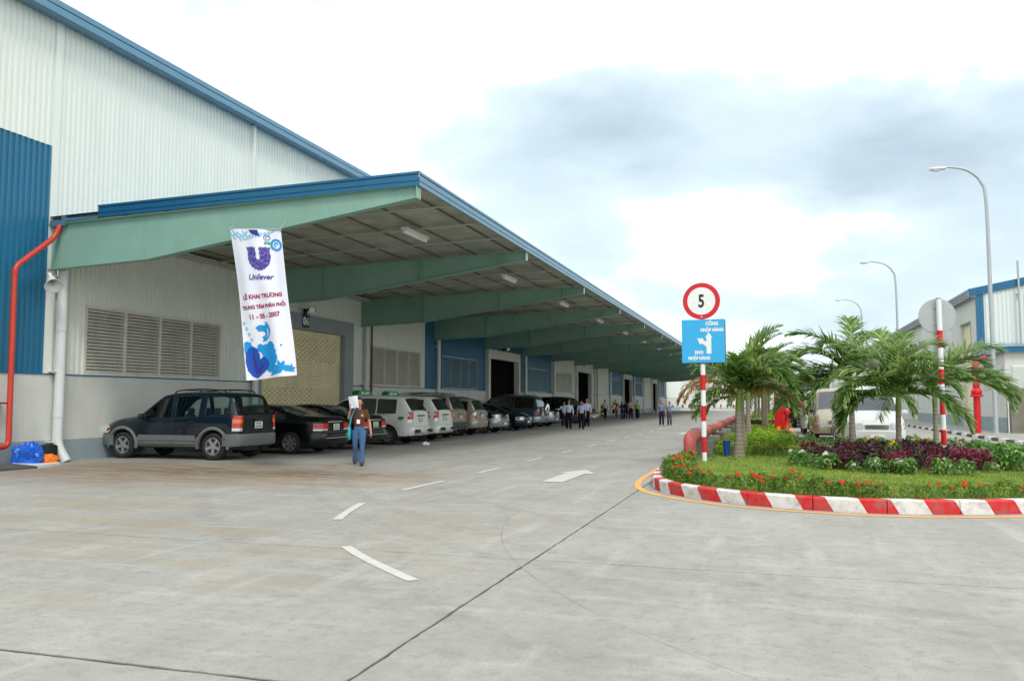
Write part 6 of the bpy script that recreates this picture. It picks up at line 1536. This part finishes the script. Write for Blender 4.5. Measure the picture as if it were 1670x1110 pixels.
    if vest:
        s = MB(); torso(s, [(0, 0, .53 * h, .148 * k_, .112 * k_), (0, 0, .62 * h, .150 * k_, .118 * k_), (0, 0, .71 * h, .168 * k_, .122 * k_), (0, 0, .785 * h, .172 * k_, .105 * k_), (0, .004, .825 * h, .11 * k_, .078 * k_)]); fuse(s, 'vest', vest, t, .014, 3)
    return t
mat('tarp_lip', lin(150, 84, 76), .6)
# woman shading her face with a sheet of paper
w = person('woman in brown polo shirt and flared jeans shading her face with a white sheet', (-9.72, 18.45, 0), R(22), 1.64, 'cloth_brown', 'denim', step=.30, lift=.03, female=True, long_hair=True, flare=True, sleeve=.42, shoe='sandal',
           armR=((-.155, -.03, .70), (-.118, -.115, .845)), armL=((.150, .03, .64), (.175, -.02, .50)))
s = MB(); M = Matrix.Translation((-.11, -.285, 1.545)) @ Matrix.Rotation(R(-8), 4, 'Y') @ Matrix.Rotation(R(14), 4, 'X'); n = 6
s.add([M @ Vector((-.11 + .22 * i / n, .012 * math.sin(i * .8 + j * .5), -.15 + .30 * j / n)) for j in range(n + 1) for i in range(n + 1)], [(j * (n + 1) + i, j * (n + 1) + i + 1, (j + 1) * (n + 1) + i + 1, (j + 1) * (n + 1) + i) for i in range(n) for j in range(n)], 0, True)
Mw = Matrix.Translation((-9.72, 18.45, 0)) @ Matrix.Rotation(R(22), 4, 'Z'); s.v = [tuple(Mw @ Vector(p)) for p in s.v]
pp = s.build('paper_sheet', 'paper'); tag(pp, 'white sheet of paper the woman holds up before her face', 'paper')
# lanyard and badge, turquoise bag
s = MB(); s.tube([(-.05, -.06, 1.385), (-.045, -.13, 1.30), (-.01, -.15, 1.16), (.0, -.15, 1.12)], .006, 5); s.tube([(.05, -.06, 1.385), (.045, -.13, 1.30), (.01, -.15, 1.16)], .006, 5); ly = s.build('lanyard', 'ink_purple', w)
s = MB(); s.box(-.045, -.165, 1.02, .035, -.158, 1.12); s.build('badge', 'paper', w); s = MB(); s.disc((.085, 1.22, .158), .028, 12, Matrix.Rotation(R(90), 4, 'X')); s.build('shirt_emblem', 'cloth_lime', w)
s = MB(); s.v = []
s.rings([[Vector((-.235 + .045 * math.cos(a) * q, .02 + .15 * math.sin(a) * q, z)) for a in [2 * math.pi * k / 12 for k in range(12)]] for z, q in ((.62, .4), (.64, .95), (.78, 1.0), (.92, .8), (.95, .6))], caps=True)
s.tube(cat([(-.235, -.09, .93), (-.19, -.12, 1.15), (-.10, -.05, 1.385), (-.12, .06, 1.36), (-.2, .11, 1.1), (-.235, .1, .93)], 5), .014, 6)
s.v = [tuple(Mw @ Vector(p)) for p in s.v]; o = s.build('shoulder_bag', 'cloth_teal'); tag(o, 'turquoise cloth bag hanging from the shoulder of the woman in brown', 'bag')
f = R(14)
person('man in white long-sleeved shirt and black trousers, left of the walking pair', (-11.27, 46.9, 0), f, 1.66, 'cloth_white', 'cloth_blackish', .22, sleeve=.9, armL=((.142, .02, .64), (.155, -.02, .50)))
person('man in light blue short-sleeved shirt walking beside the man in white', (-10.37, 46.2, 0), f, 1.60, 'cloth_skyblue', 'cloth_blackish', .26, sleeve=.42, lift=.02)
person('man in white shirt walking just behind the man in light blue', (-11.15, 51.2, 0), f, 1.76, 'cloth_white', 'cloth_blackish', .2, sleeve=.9, armR=((-.13, -.05, .66), (-.06, -.12, .66)))
person('man mostly hidden behind the first man in white, arm stretched out', (-12.7, 51.5, 0), f, 1.55, 'cloth_white', 'cloth_blackish', .1, sleeve=.9, armR=((-.18, -.06, .70), (-.30, -.10, .70)))
person('dark-haired man in grey white shirt standing with his back turned by the wall', (-14.95, 76.6, 0), R(170), 1.74, 'cloth_white', 'cloth_blackish', .3, sleeve=.42)
person('woman in peach top and black skirt', (-13.75, 74.4, 0), f, 1.56, 'cloth_peach', 'cloth_blackish', .12, skirt=True, legskin=True, female=True, long_hair=True, sleeve=.4)
person('man in brownish grey shirt standing behind the woman in peach', (-14.05, 77.2, 0), f, 1.74, 'cloth_grey', 'cloth_taupe', .12, sleeve=.9)
person('woman in dark jacket holding a pale bag, behind the one in jeans', (-13.1, 77.0, 0), R(40), 1.60, 'cloth_blackish', 'cloth_blackish', .1, female=True, long_hair=True, sleeve=.9)
person('woman in black top and blue jeans carrying a bundle', (-12.95, 74.3, 0), R(20), 1.56, 'cloth_blackish', 'cloth_navy', .1, female=True, long_hair=True, sleeve=.9, armL=((.13, -.06, .66), (.03, -.12, .66)), armR=((-.13, -.06, .66), (-.03, -.12, .66)))
person('man in pink shirt standing near the dark doorway', (-12.45, 76.1, 0), f, 1.76, 'cloth_pink', 'cloth_blackish', .15, sleeve=.42, armL=((.14, -.05, .66), (.08, -.10, .72)))
person('man in pale shirt half hidden behind the green vest', (-12.5, 80.4, 0), f, 1.68, 'cloth_paleblue', 'cloth_blackish', .1, sleeve=.42)
person('man in bright lime green vest and black trousers', (-11.95, 76.6, 0), R(-30), 1.70, 'cloth_paleblue', 'cloth_blackish', .14, sleeve=.42, vest='cloth_lime')
person('grey-haired man in grey blue shirt, left of the pair on the open yard', (-7.13, 56.1, 0), R(10), 1.66, 'cloth_greyblue', 'cloth_navy', .24, sleeve=.42, hair='hair_grey')
person('man in violet grey shirt lifting a hand to his head', (-6.62, 56.2, 0), R(6), 1.58, 'cloth_greyviolet', 'cloth_taupe', .24, sleeve=.42, armL=((.20, -.02, .78), (.075, -.04, .90)))
# ================================================================== PLANTS
leaf_mat('frond_green', lin(66, 104, 44), lin(178, 192, 118), .38, .38, 1.8, lin(112, 148, 72))
leaf_mat('frond_dead', lin(120, 76, 44), lin(196, 158, 100), .7, .2, 2.5, lin(160, 112, 66))
leaf_mat('rachis_green', lin(112, 140, 60), lin(160, 174, 96), .45, 0, 2)
leaf_mat('ixora_leaf', lin(62, 96, 36), lin(160, 184, 80), .4, .3, 3, lin(102, 142, 54))
leaf_mat('ixora_flower', lin(214, 44, 16), lin(250, 110, 40), .6, .3, 9)
leaf_mat('purple_leaf', lin(54, 28, 34), lin(140, 78, 84), .45, .22, 5, lin(74, 66, 60))
leaf_mat('purple_leaf_pink', lin(84, 26, 44), lin(172, 74, 98), .45, .22, 5)
leaf_mat('bronze_leaf', lin(50, 44, 36), lin(112, 110, 82), .45, .22, 5, lin(76, 66, 56))
leaf_mat('broad_green_leaf', lin(60, 104, 44), lin(152, 184, 96), .4, .3, 3, lin(98, 146, 62))
leaf_mat('white_flower', lin(214, 220, 190), lin(246, 246, 226), .7, .3, 6)
leaf_mat('yellow_flower', lin(226, 180, 20), lin(250, 224, 60), .6, .3, 6)
leaf_mat('lime_leaf', lin(96, 148, 34), lin(206, 220, 70), .5, .3, 2.2, lin(150, 188, 50))
def palm_bark():
    m = mat('palm_trunk', lin(146, 134, 118), .85, var=.14, vscale=6, bump=.4, bscale=25, dirt=(lin(96, 90, 76), .6, 4)); nt = m.node_tree; N = nt.nodes; L = nt.links.new
    return m
palm_bark(); mat('ring_scar', lin(206, 200, 184), .85); mat('crownshaft', lin(128, 146, 74), .45, var=.14, vscale=5, dirt=(lin(150, 112, 92), .55, 2.5)); mat('sheath_brown', lin(150, 104, 92), .6, var=.15, vscale=6)
def frond_mesh(name, e0, droop, L_=2.2, npair=62, dead=False, seed=0, leafl=.66):
    rd_ = random.Random(seed); s = MB(); pts = []; T = []; p = Vector((0, 0, 0)); n = 34
    for i in range(n + 1):
        t = i / n; a = R(e0 - droop * t ** 1.25); T.append(Vector((math.cos(a), 0, math.sin(a)))); pts.append(p.copy()); p = p + T[-1] * (L_ / n)
    yb = rd_.uniform(-.08, .08)
    for i, q in enumerate(pts): q.y += yb * (i / n) ** 2 * L_
    s.tube(pts, [.026 * (1 - .85 * i / n) + .003 for i in range(n + 1)], 6, 1)
    for k in range(npair):
        t = .10 + .90 * (k + .5) / npair
        for sd in (1, -1):
            tt = min(.999, t + rd_.uniform(-.008, .008)); fi = tt * n; i = int(fi); q = pts[i].lerp(pts[i + 1], fi - i); tg = T[i]; N_ = Vector((-tg.z, 0, tg.x)); S_ = Vector((0, sd, 0))
            prof = math.sin(math.pi * min(1, .16 + .80 * tt) ** .9) ** .55
            ll = leafl * (prof * .95 + .05) * rd_.uniform(.72, 1.12)
            ang = R(64 - 30 * tt + rd_.gauss(0, 8)); lift = rd_.uniform(-.05, .6)
            d = tg * math.cos(ang) + S_ * math.sin(ang) + N_ * lift; d.normalize()
            g = rd_.uniform(.4, 1.7) * (.68 if not dead else 2.4)
            w = (.034 if not dead else .015) * rd_.uniform(.8, 1.2); m_ = 4; c = q.copy(); dirv = d.copy(); L__, R__ = [], []
            for j in range(m_ + 1):
                u = j / m_; ww = w * (1 - u ** 2.2) * (1 if u > .05 else .6) + .0012
                wd = dirv.cross(Vector((0, 0, 1)))
                wd = wd.normalized() if wd.length > .15 else tg
                wd = (wd + N_ * .5 * sd).normalized()
                L__.append(c + wd * ww); R__.append(c - wd * ww)
                c = c + dirv * ll / m_; dirv = (dirv + Vector((0, 0, -1)) * g * .30 * (.5 + u)).normalized()
            o = [v for pr in zip(L__, R__) for v in pr]; s.add(o, [(2 * j, 2 * j + 1, 2 * j + 3, 2 * j + 2) for j in range(m_)], 0)
    return s.mesh(name, ['frond_dead' if dead else 'frond_green', 'frond_dead' if dead else 'rachis_green'])
FR = {}
for e0, dr in ((84, 55), (72, 85), (60, 98), (46, 100), (30, 92), (12, 80)):
    for v in range(2): FR[(e0, v)] = frond_mesh('frond', e0, dr + v * 12 + 8, seed=e0 + v, L_=2.2 - .12 * v)
DF = [frond_mesh('dead_frond', 48, 125, 1.75, 42, True, 3, .55), frond_mesh('dead_frond', 20, 95, 1.6, 40, True, 4, .62), frond_mesh('dead_frond', 32, 105, 1.9, 44, True, 5, .55)]
def palm(x, y, z0, h, r, fronds, label, dead=(), lean=0., grey=.5, scale=1., shaft=.45):
    t = thing('palm_tree', label, 'palm', (x, y, z0), group='palms in the traffic island')
    tr_h = h - shaft; lx = lambda z: lean * (z / h) ** 1.5
    # ringed trunk
    prof = []; s = MB(); nrg = int(tr_h / .035); rings = []; f = lambda z: r * (1.0 - .50 * min(1, z / (h * .42)) ** .7)
    for k in range(nrg + 1):
        z = tr_h * k / nrg; rr_ = f(z) * (1 + (.035 if k % 3 == 0 else 0)) ; rings.append([Vector((lx(z) + rr_ * math.cos(2 * math.pi * q / 14), rr_ * math.sin(2 * math.pi * q / 14), z)) for q in range(14)])
    s.rings(rings[:], 0, True); 
    o = s.build('trunk', 'palm_trunk', t)
    s = MB()
    for k in range(2, nrg, 3):
        z = tr_h * k / nrg + random.uniform(-.005, .005); rr_ = f(z) * 1.03; s.rings([[Vector((lx(z) + rr_ * math.cos(2 * math.pi * q / 14), rr_ * math.sin(2 * math.pi * q / 14), z + d)) for q in range(14)] for d in (-.004, .004)], 0, True)
    s.build('trunk_ring', 'ring_scar', o, kind='stuff')
    rt = f(tr_h); s = MB(); s.tube([(lx(tr_h), 0, tr_h - .02), (lx(h), 0, tr_h + shaft * .3), (lx(h), 0, tr_h + shaft * .7), (lx(h), 0, h + .12)], [rt * .98, rt * 1.15, rt * .9, rt * .5], 14); s.build('crownshaft', 'crownshaft', t)
    rf = random.Random(int(x * 100 + y * 10))
    for i, fd in enumerate(fronds):
        az, e = fd[0], fd[1]; sc_ = (fd[2] if len(fd) > 2 else 1.) * scale
        e = min((84, 72, 60, 46, 30, 12), key=lambda q: abs(q - e)); o = link('frond', FR[(e, i % 2)], t, loc=(lx(h), 0, h + (.10 if e > 50 else .02) - .06 * (i % 3)))
        o.rotation_euler = (R(rf.uniform(-9, 9)), R(rf.uniform(-5, 5)), R(az)); o.scale = (sc_, sc_ * (1 if i % 3 else -1), sc_)
    for az, v, sc_ in dead:
        o = link('dead_frond', DF[v], t, loc=(lx(h), 0, h - .06), rotz=R(az)); o.scale = (sc_,) * 3; o['label'] = 'brown dry hanging frond'
    return t
palm(-.86, 21.97, .14, 1.62, .17, [(20, 84, .85), (350, 72, .95), (8, 60, .95), (320, 60, .85), (210, 72, .7), (100, 72, .9), (60, 60, .9), (345, 30, .85), (195, 30, .62), (240, 46, .6), (280, 72, .75), (170, 12, .6), (215, 12, .7), (330, 46, .95), (120, 60, .9)],
     'nearest palm of the strip, with brown dead fronds hanging, behind the speed sign', dead=[(178, 0, 1.08), (196, 0, .95), (204, 1, .78), (350, 2, .98), (356, 2, .85)], lean=.03)
palm(-.90, 26.4, .14, 1.85, .14, [(10, 84), (40, 60, .9), (330, 60, .95), (140, 72, .9), (200, 60, .8), (260, 46, .8), (90, 46), (0, 30, .8), (300, 72)], 'second palm of the planted strip, just behind the nearest one', lean=-.02)
palm(-.92, 32.8, .14, 2.0, .16, [(0, 84), (60, 60), (330, 60), (160, 72), (210, 46), (270, 60), (110, 46), (20, 30, .9)], 'third palm of the strip with a pale straight trunk', scale=1.05)
zz = [36.8, 41.0, 46, 51, 57, 63, 70, 78]
for k, y in enumerate(zz):
    rf = random.Random(k * 7 + 1); ph = rf.uniform(0, 60)
    palm(-.75 + rf.uniform(-.15, .45), y, .14, rf.uniform(1.75, 2.3), .14, [(ph + 40 * q, (84, 60, 46, 72, 60, 30, 60, 46, 72)[q], rf.uniform(.85, 1.05)) for q in range(9)],
         'palm number %s along the planted strip, beyond the pale straight trunk' % ['four', 'five', 'six', 'seven', 'eight', 'nine', 'ten', 'eleven'][k], scale=1.05)
# the three palms over the flower bed
palm(2.68, 20.6, .14, 1.62, .115, [(25, 72, 1.0), (350, 46, .85), (330, 60, .9), (60, 84, .95), (165, 72, 1.05), (185, 60, 1.0), (200, 30, .9), (110, 84, 1.05), (80, 60, .9), (300, 72, .8), (190, 12, .85), (208, 12, 1.0), (222, 30, 1.05), (250, 12, .8), (140, 60, .9), (240, 46, .85), (345, 12, .95), (325, 30, .9)],
     'middle and largest palm of the three above the purple flower bed', scale=.86, lean=.02)
palm(1.95, 23.4, .14, 2.0, .135, [(175, 72, 1.05), (190, 60, 1.1), (160, 60, 1.0), (182, 30, .95), (95, 84, 1.05), (40, 84, .95), (10, 60, .85), (60, 60, .9), (205, 46, .9), (215, 12, 1.0), (192, 12, 1.15), (170, 30, 1.1), (280, 60, .7), (350, 46, .9), (330, 12, .95), (120, 72, 1)],
     'left palm of the three above the purple flower bed', scale=.90)
palm(4.05, 24.2, .14, 1.72, .115, [(15, 72, 1.15), (0, 46, 1.18), (345, 46, 1.12), (60, 84), (130, 72), (185, 60, .85), (160, 60, .9), (350, 30, 1.15), (215, 46, .75), (270, 60, .7), (35, 60, 1.1)],
     'right palm of the three above the purple flower bed, beside the striped post', scale=.88)
# leafy clumps
def leaf_clump(n, rx, rz, ll, lw, seed, up=.5, curl=.25, z0=.05, shell=.45, stems=7, broad=False):
    r_ = random.Random(seed); s = MB()
    for k in range(stems):
        a = r_.uniform(0, 6.28); q = r_.uniform(.2, .8) * rx; s.tube([(0, 0, 0), (q * .5 * math.cos(a), q * .5 * math.sin(a), rz * .5), (q * math.cos(a), q * math.sin(a), rz * .85)], [.008, .006, .003], 4, 1, caps=False)
    for k in range(n):
        a = r_.uniform(0, 6.283); u = r_.random() ** .5; ph = r_.uniform(.0, 1.0) ** .7
        rad = rx * (shell + (1 - shell) * u) * math.sqrt(max(.05, 1 - (ph * .92) ** 2)) ; z = z0 + rz * ph * (.8 + .2 * r_.random()); rad *= r_.uniform(.75, 1.1)
        p = Vector((rad * math.cos(a), rad * math.sin(a), z)); d = Vector((math.cos(a + r_.uniform(-.8, .8)), math.sin(a + r_.uniform(-.8, .8)), r_.uniform(-.3, up * 2))).normalized()
        L_ = ll * r_.uniform(.7, 1.2); w = lw * r_.uniform(.75, 1.15); sd = d.cross(Vector((0, 0, 1))); sd = sd.normalized() if sd.length > .05 else Vector((1, 0, 0)); up_ = sd.cross(d).normalized(); roll = r_.uniform(-.6, .6); sd = (sd * math.cos(roll) + up_ * math.sin(roll))
        m1 = p + d * L_ * .33 + up_ * L_ * .06; m2 = p + d * L_ * .68 + up_ * L_ * .02; tip = p + d * L_ + Vector((0, 0, -curl * L_)); fold = up_ * w * .35
        if broad: s.add([p, m1 + sd * w + fold, m1, m1 - sd * w + fold, m2 + sd * w * .75 + fold * .6, m2, m2 - sd * w * .75 + fold * .6, tip], [(0, 1, 2), (0, 2, 3), (1, 4, 5, 2), (2, 5, 6, 3), (4, 7, 5), (5, 7, 6)], 0)
        else: s.add([p, m1 + sd * w + fold, m1, m1 - sd * w + fold, tip], [(0, 1, 2), (0, 2, 3), (1, 4, 2), (2, 4, 3)], 0)
    return s
def flower_head(r_, n, seed, pet=.022):
    q = random.Random(seed); s = MB()
    for k in range(n):
        d = Vector((q.gauss(0, 1), q.gauss(0, 1), abs(q.gauss(0, 1)) + .15)).normalized(); c = d * r_ * q.uniform(.8, 1.05); a = d.orthogonal().normalized(); b = d.cross(a); th = q.uniform(0, 1.57)
        for j in range(4):
            t = th + j * math.pi / 2; e1 = a * math.cos(t) + b * math.sin(t); e2 = a * math.cos(t + 1.57) + b * math.sin(t + 1.57); s.add([c, c + e1 * pet * .6 + e2 * pet * .3, c + e1 * pet + d * .003, c + e1 * pet * .6 - e2 * pet * .3], [(0, 1, 2, 3)], 0)
    return s
IX = [leaf_clump(260, .22, .30, .075, .017, 20 + k, up=.9).mesh('ixora_leaves', ['ixora_leaf', 'rachis_green']) for k in range(4)]
IF = [flower_head(.052, 34, k).mesh('flower_head', 'ixora_flower') for k in range(3)]
rp_ = random.Random(42)
def ixora(x, y, lab, nf=None, sc_=1., group='red flowered border shrubs', z=.15):
    o = link('border_shrub', IX[rp_.randrange(4)], loc=(x, y, z), rotz=rp_.uniform(0, 6.28)); tag(o, lab, 'shrub', group); q = sc_ * rp_.uniform(.8, 1.2); o.scale = (q, q, q * rp_.uniform(.85, 1.15))
    nf = nf if nf is not None else rp_.choice((0, 1, 1, 2, 2, 3))
    for k in range(nf):
        a = rp_.uniform(0, 6.28); e = link('flower_head', IF[k % 3], o, loc=(.13 * math.cos(a), .13 * math.sin(a), .26 + rp_.uniform(-.03, .08)), rotz=a); e.scale = (rp_.uniform(.8, 1.15),) * 3
    return o
def edge_row(sa, sb, step, off, lab, dens=1., group='red flowered border shrubs', nf=None, sc_=1.):
    q = sa
    while q < sb:
        if rp_.random() < dens:
            p, n = along(q); o2 = off + rp_.uniform(-.07, .09); ixora(p.x + n.x * o2, p.y + n.y * o2, lab, nf, sc_, group)
        q += step * rp_.uniform(.8, 1.2)
sA = s_of(-2.3, 20.3); sB = s_of(-1.9, 14.6); sC = s_of(1.2, 12.7); sD = s_of(5.3, 15.1); sE = s_of(6.5, 22.5); sF = s_of(2.6, 26.85); sG = s_of(.75, 31)
edge_row(sA, sB, .26, .38, 'red flowered shrub in the dense tuft at the left nose of the island', group='shrubs at the island nose', sc_=.78)
edge_row(sA + 2.5, sB, .4, .62, 'red flowered shrub in the dense tuft at the left nose of the island', group='shrubs at the island nose', nf=1, sc_=.72)
edge_row(sB, sC, .22, .35, 'red flowered shrub in the border row just behind the striped kerb', .96, sc_=.80)
edge_row(sC, sD, .27, .40, 'small red flowered shrub in the sparser right half of the border', .9, group='red flowered shrubs of the right border', sc_=.66)
edge_row(sD, sE, .40, .42, 'small red flowered shrub in the sparser right half of the border', .8, group='red flowered shrubs of the right border', sc_=.66)
edge_row(sE, sF, .34, .40, 'low shrub in the hedge along the back edge of the lawn', group='back hedge shrubs', nf=0)
edge_row(sF, sG, .26, .42, 'low shrub in the hedge along the back edge of the lawn', group='back hedge shrubs', nf=0)
for k in range(4): ixora(-.35 + .2 * k + rp_.uniform(-.05, .05), 22.5 + rp_.uniform(-.2, .2), 'orange flowered shrub at the foot of the nearest palm', 2, .8, 'shrubs by the nearest palm')
# flower bed
PM = [leaf_clump(190, .26, .36, .095, .026, 60 + k, up=.6, broad=True).mesh('purple_leaves', [('purple_leaf', 'purple_leaf', 'purple_leaf_pink', 'bronze_leaf')[k], 'purple_leaf']) for k in range(4)]
GM = [leaf_clump(120, .26, .34, .125, .034, 80 + k, up=.6, broad=True, curl=.4).mesh('broad_leaves', ['broad_green_leaf', 'rachis_green']) for k in range(3)]
WF = [flower_head(.075, 26, 90 + k, .034).mesh('white_flowers', 'white_flower') for k in range(2)]; YF = flower_head(.055, 22, 95, .03).mesh('yellow_flowers', 'yellow_flower')
bc = Vector((2.55, 20.1)); brx, bry = 2.0, 2.5
n = 0
while n < 86:
    a = rp_.uniform(0, 6.283); q = rp_.random() ** .5; x, y = bc.x + brx * q * .93 * math.cos(a), bc.y + bry * q * .93 * math.sin(a)
    o = link('purple_plant', PM[rp_.randrange(4)], loc=(x, y, .15), rotz=rp_.uniform(0, 6.28)); tag(o, 'purple leaved foliage plant in the round flower bed', 'plant', 'purple foliage plants of the flower bed'); e = rp_.uniform(.62, 1.1) * (1.2 - .3 * q); o.scale = (e, e, e * 1.15); n += 1
for k in range(40):
    a = math.pi * (1.02 + 1.02 * k / 39) + rp_.uniform(-.05, .05); q = rp_.uniform(.93, 1.07)
    x, y = bc.x + brx * q * math.cos(a), bc.y + bry * q * math.sin(a)
    if rp_.random() < .42: continue
    o = link('green_bedding_plant', GM[rp_.randrange(3)], loc=(x, y, .15), rotz=rp_.uniform(0, 6.28)); e = rp_.uniform(.55, .95) * (1.15 if a > math.pi * 1.85 else 1); o.scale = (e, e, e)
    wf = rp_.random() < .65
    tag(o, 'broad leaved green plant with a white flower head, at the bed\'s front rim' if wf else 'broad leaved green plant without flowers, at the bed\'s front rim', 'plant', 'white flowered plants of the bed rim' if wf else 'green plants of the bed rim')
    if wf:
        for j in range(rp_.choice((1, 2, 3))): f_ = link('flower_head', WF[j % 2], o, loc=(rp_.uniform(-.15, .15), rp_.uniform(-.22, -.02), .30 + rp_.uniform(-.1, .08))); f_.scale = (rp_.uniform(.8, 1.2),) * 3
for k, (x, y) in enumerate([(4.55, 19.0), (4.4, 19.6), (4.7, 20.2), (4.35, 20.8)]):
    o = link('green_bedding_plant', GM[k % 3], loc=(x, y, .15), rotz=k * 2.); o.scale = (1.3,) * 3; tag(o, 'tall broad leaved green plant closing the right end of the bed', 'plant', 'tall green plants at the right end of the bed')
for k, (x, y) in enumerate([(2.0, 21.4), (2.25, 21.6), (3.15, 21.6), (2.45, 19.6), (3.4, 21.2)]):
    o = link('yellow_flower_plant', GM[k % 3], loc=(x, y, .2), rotz=k * 1.3); o.scale = (.85, .85, 1.15); tag(o, 'yellow flowered plant rising among the purple leaves', 'plant', 'yellow flowered plants')
    for j in range(2): link('flower_head', YF, o, loc=(rp_.uniform(-.12, .12), -.08, .36 + .05 * j))
# lime green hedge plants along the strip
LM = [leaf_clump(230, .30, .34, .085, .024, 120 + k, up=.6, broad=True).mesh('lime_leaves', ['lime_leaf', 'rachis_green']) for k in range(3)]
for k in range(95):
    y = 22.6 + 19 * (k / 95) + rp_.uniform(-.3, .3); x = rp_.uniform(-1.55, .35)
    if y < 24 and x > -.2: continue
    o = link('lime_shrub', LM[k % 3], loc=(x, y, .14), rotz=rp_.uniform(0, 6.28)); e = rp_.uniform(.6, 1.05); o.scale = (e, e, e * rp_.uniform(.8, 1.2)); tag(o, 'lime green leafy shrub under the row of strip palms', 'shrub', 'lime green shrubs of the strip')
for k in range(26):
    o = link('purple_plant', PM[2 if k % 2 else 0], loc=(rp_.uniform(-1.6, .4), 41.6 + rp_.uniform(0, 1.8), .15), rotz=rp_.uniform(0, 6.28)); o.scale = (1.2,) * 3; tag(o, 'purple plant in the far band across the planted strip', 'plant', 'purple plants of the far band')
s = MB()
for k in range(260):
    y = 43.5 + 62 * rp_.random(); x = rp_.uniform(-1.9, .4); base = LM[k % 3]; e = rp_.uniform(.9, 1.7); th = rp_.uniform(0, 6.28); co, si = math.cos(th) * e, math.sin(th) * e
    if y > 60 and k % 2: continue
    s.add([(x + v.co.x * co - v.co.y * si, y + v.co.x * si + v.co.y * co, .14 + v.co.z * e) for v in base.vertices][:], [tuple(p.vertices) for p in base.polygons][::2 if y > 55 else 1])
o = s.build('strip_greenery', 'lime_leaf', kind='stuff'); tag(o, 'far green planting of the strip that reads as one mass', 'plants')
# a tuft of grass at the left wall kerb
s = MB()
for k in range(260):
    x, y = rp_.uniform(-17.9, -17.3), rp_.uniform(9, 16.1); a = rp_.uniform(0, 6.28); h_ = rp_.uniform(.06, .14); s.add([(x - .01, y, 0), (x + .01, y, 0), (x + .04 * math.cos(a), y + .04 * math.sin(a), h_)], [(0, 1, 2)])
o = s.build('wall_grass', 'lawn_green', kind='stuff'); tag(o, 'thin grass growing between the wall and its kerb', 'grass')
# fallen twig on the lawn
s = MB(); s.tube([(1.75, 13.9, .21), (1.35, 14.4, .25), (1.2, 14.6, .24)], [.006, .005, .003], 5); o = s.build('twig', 'frond_dead'); tag(o, 'thin dry twig lying in the border near the kerb', 'twig')
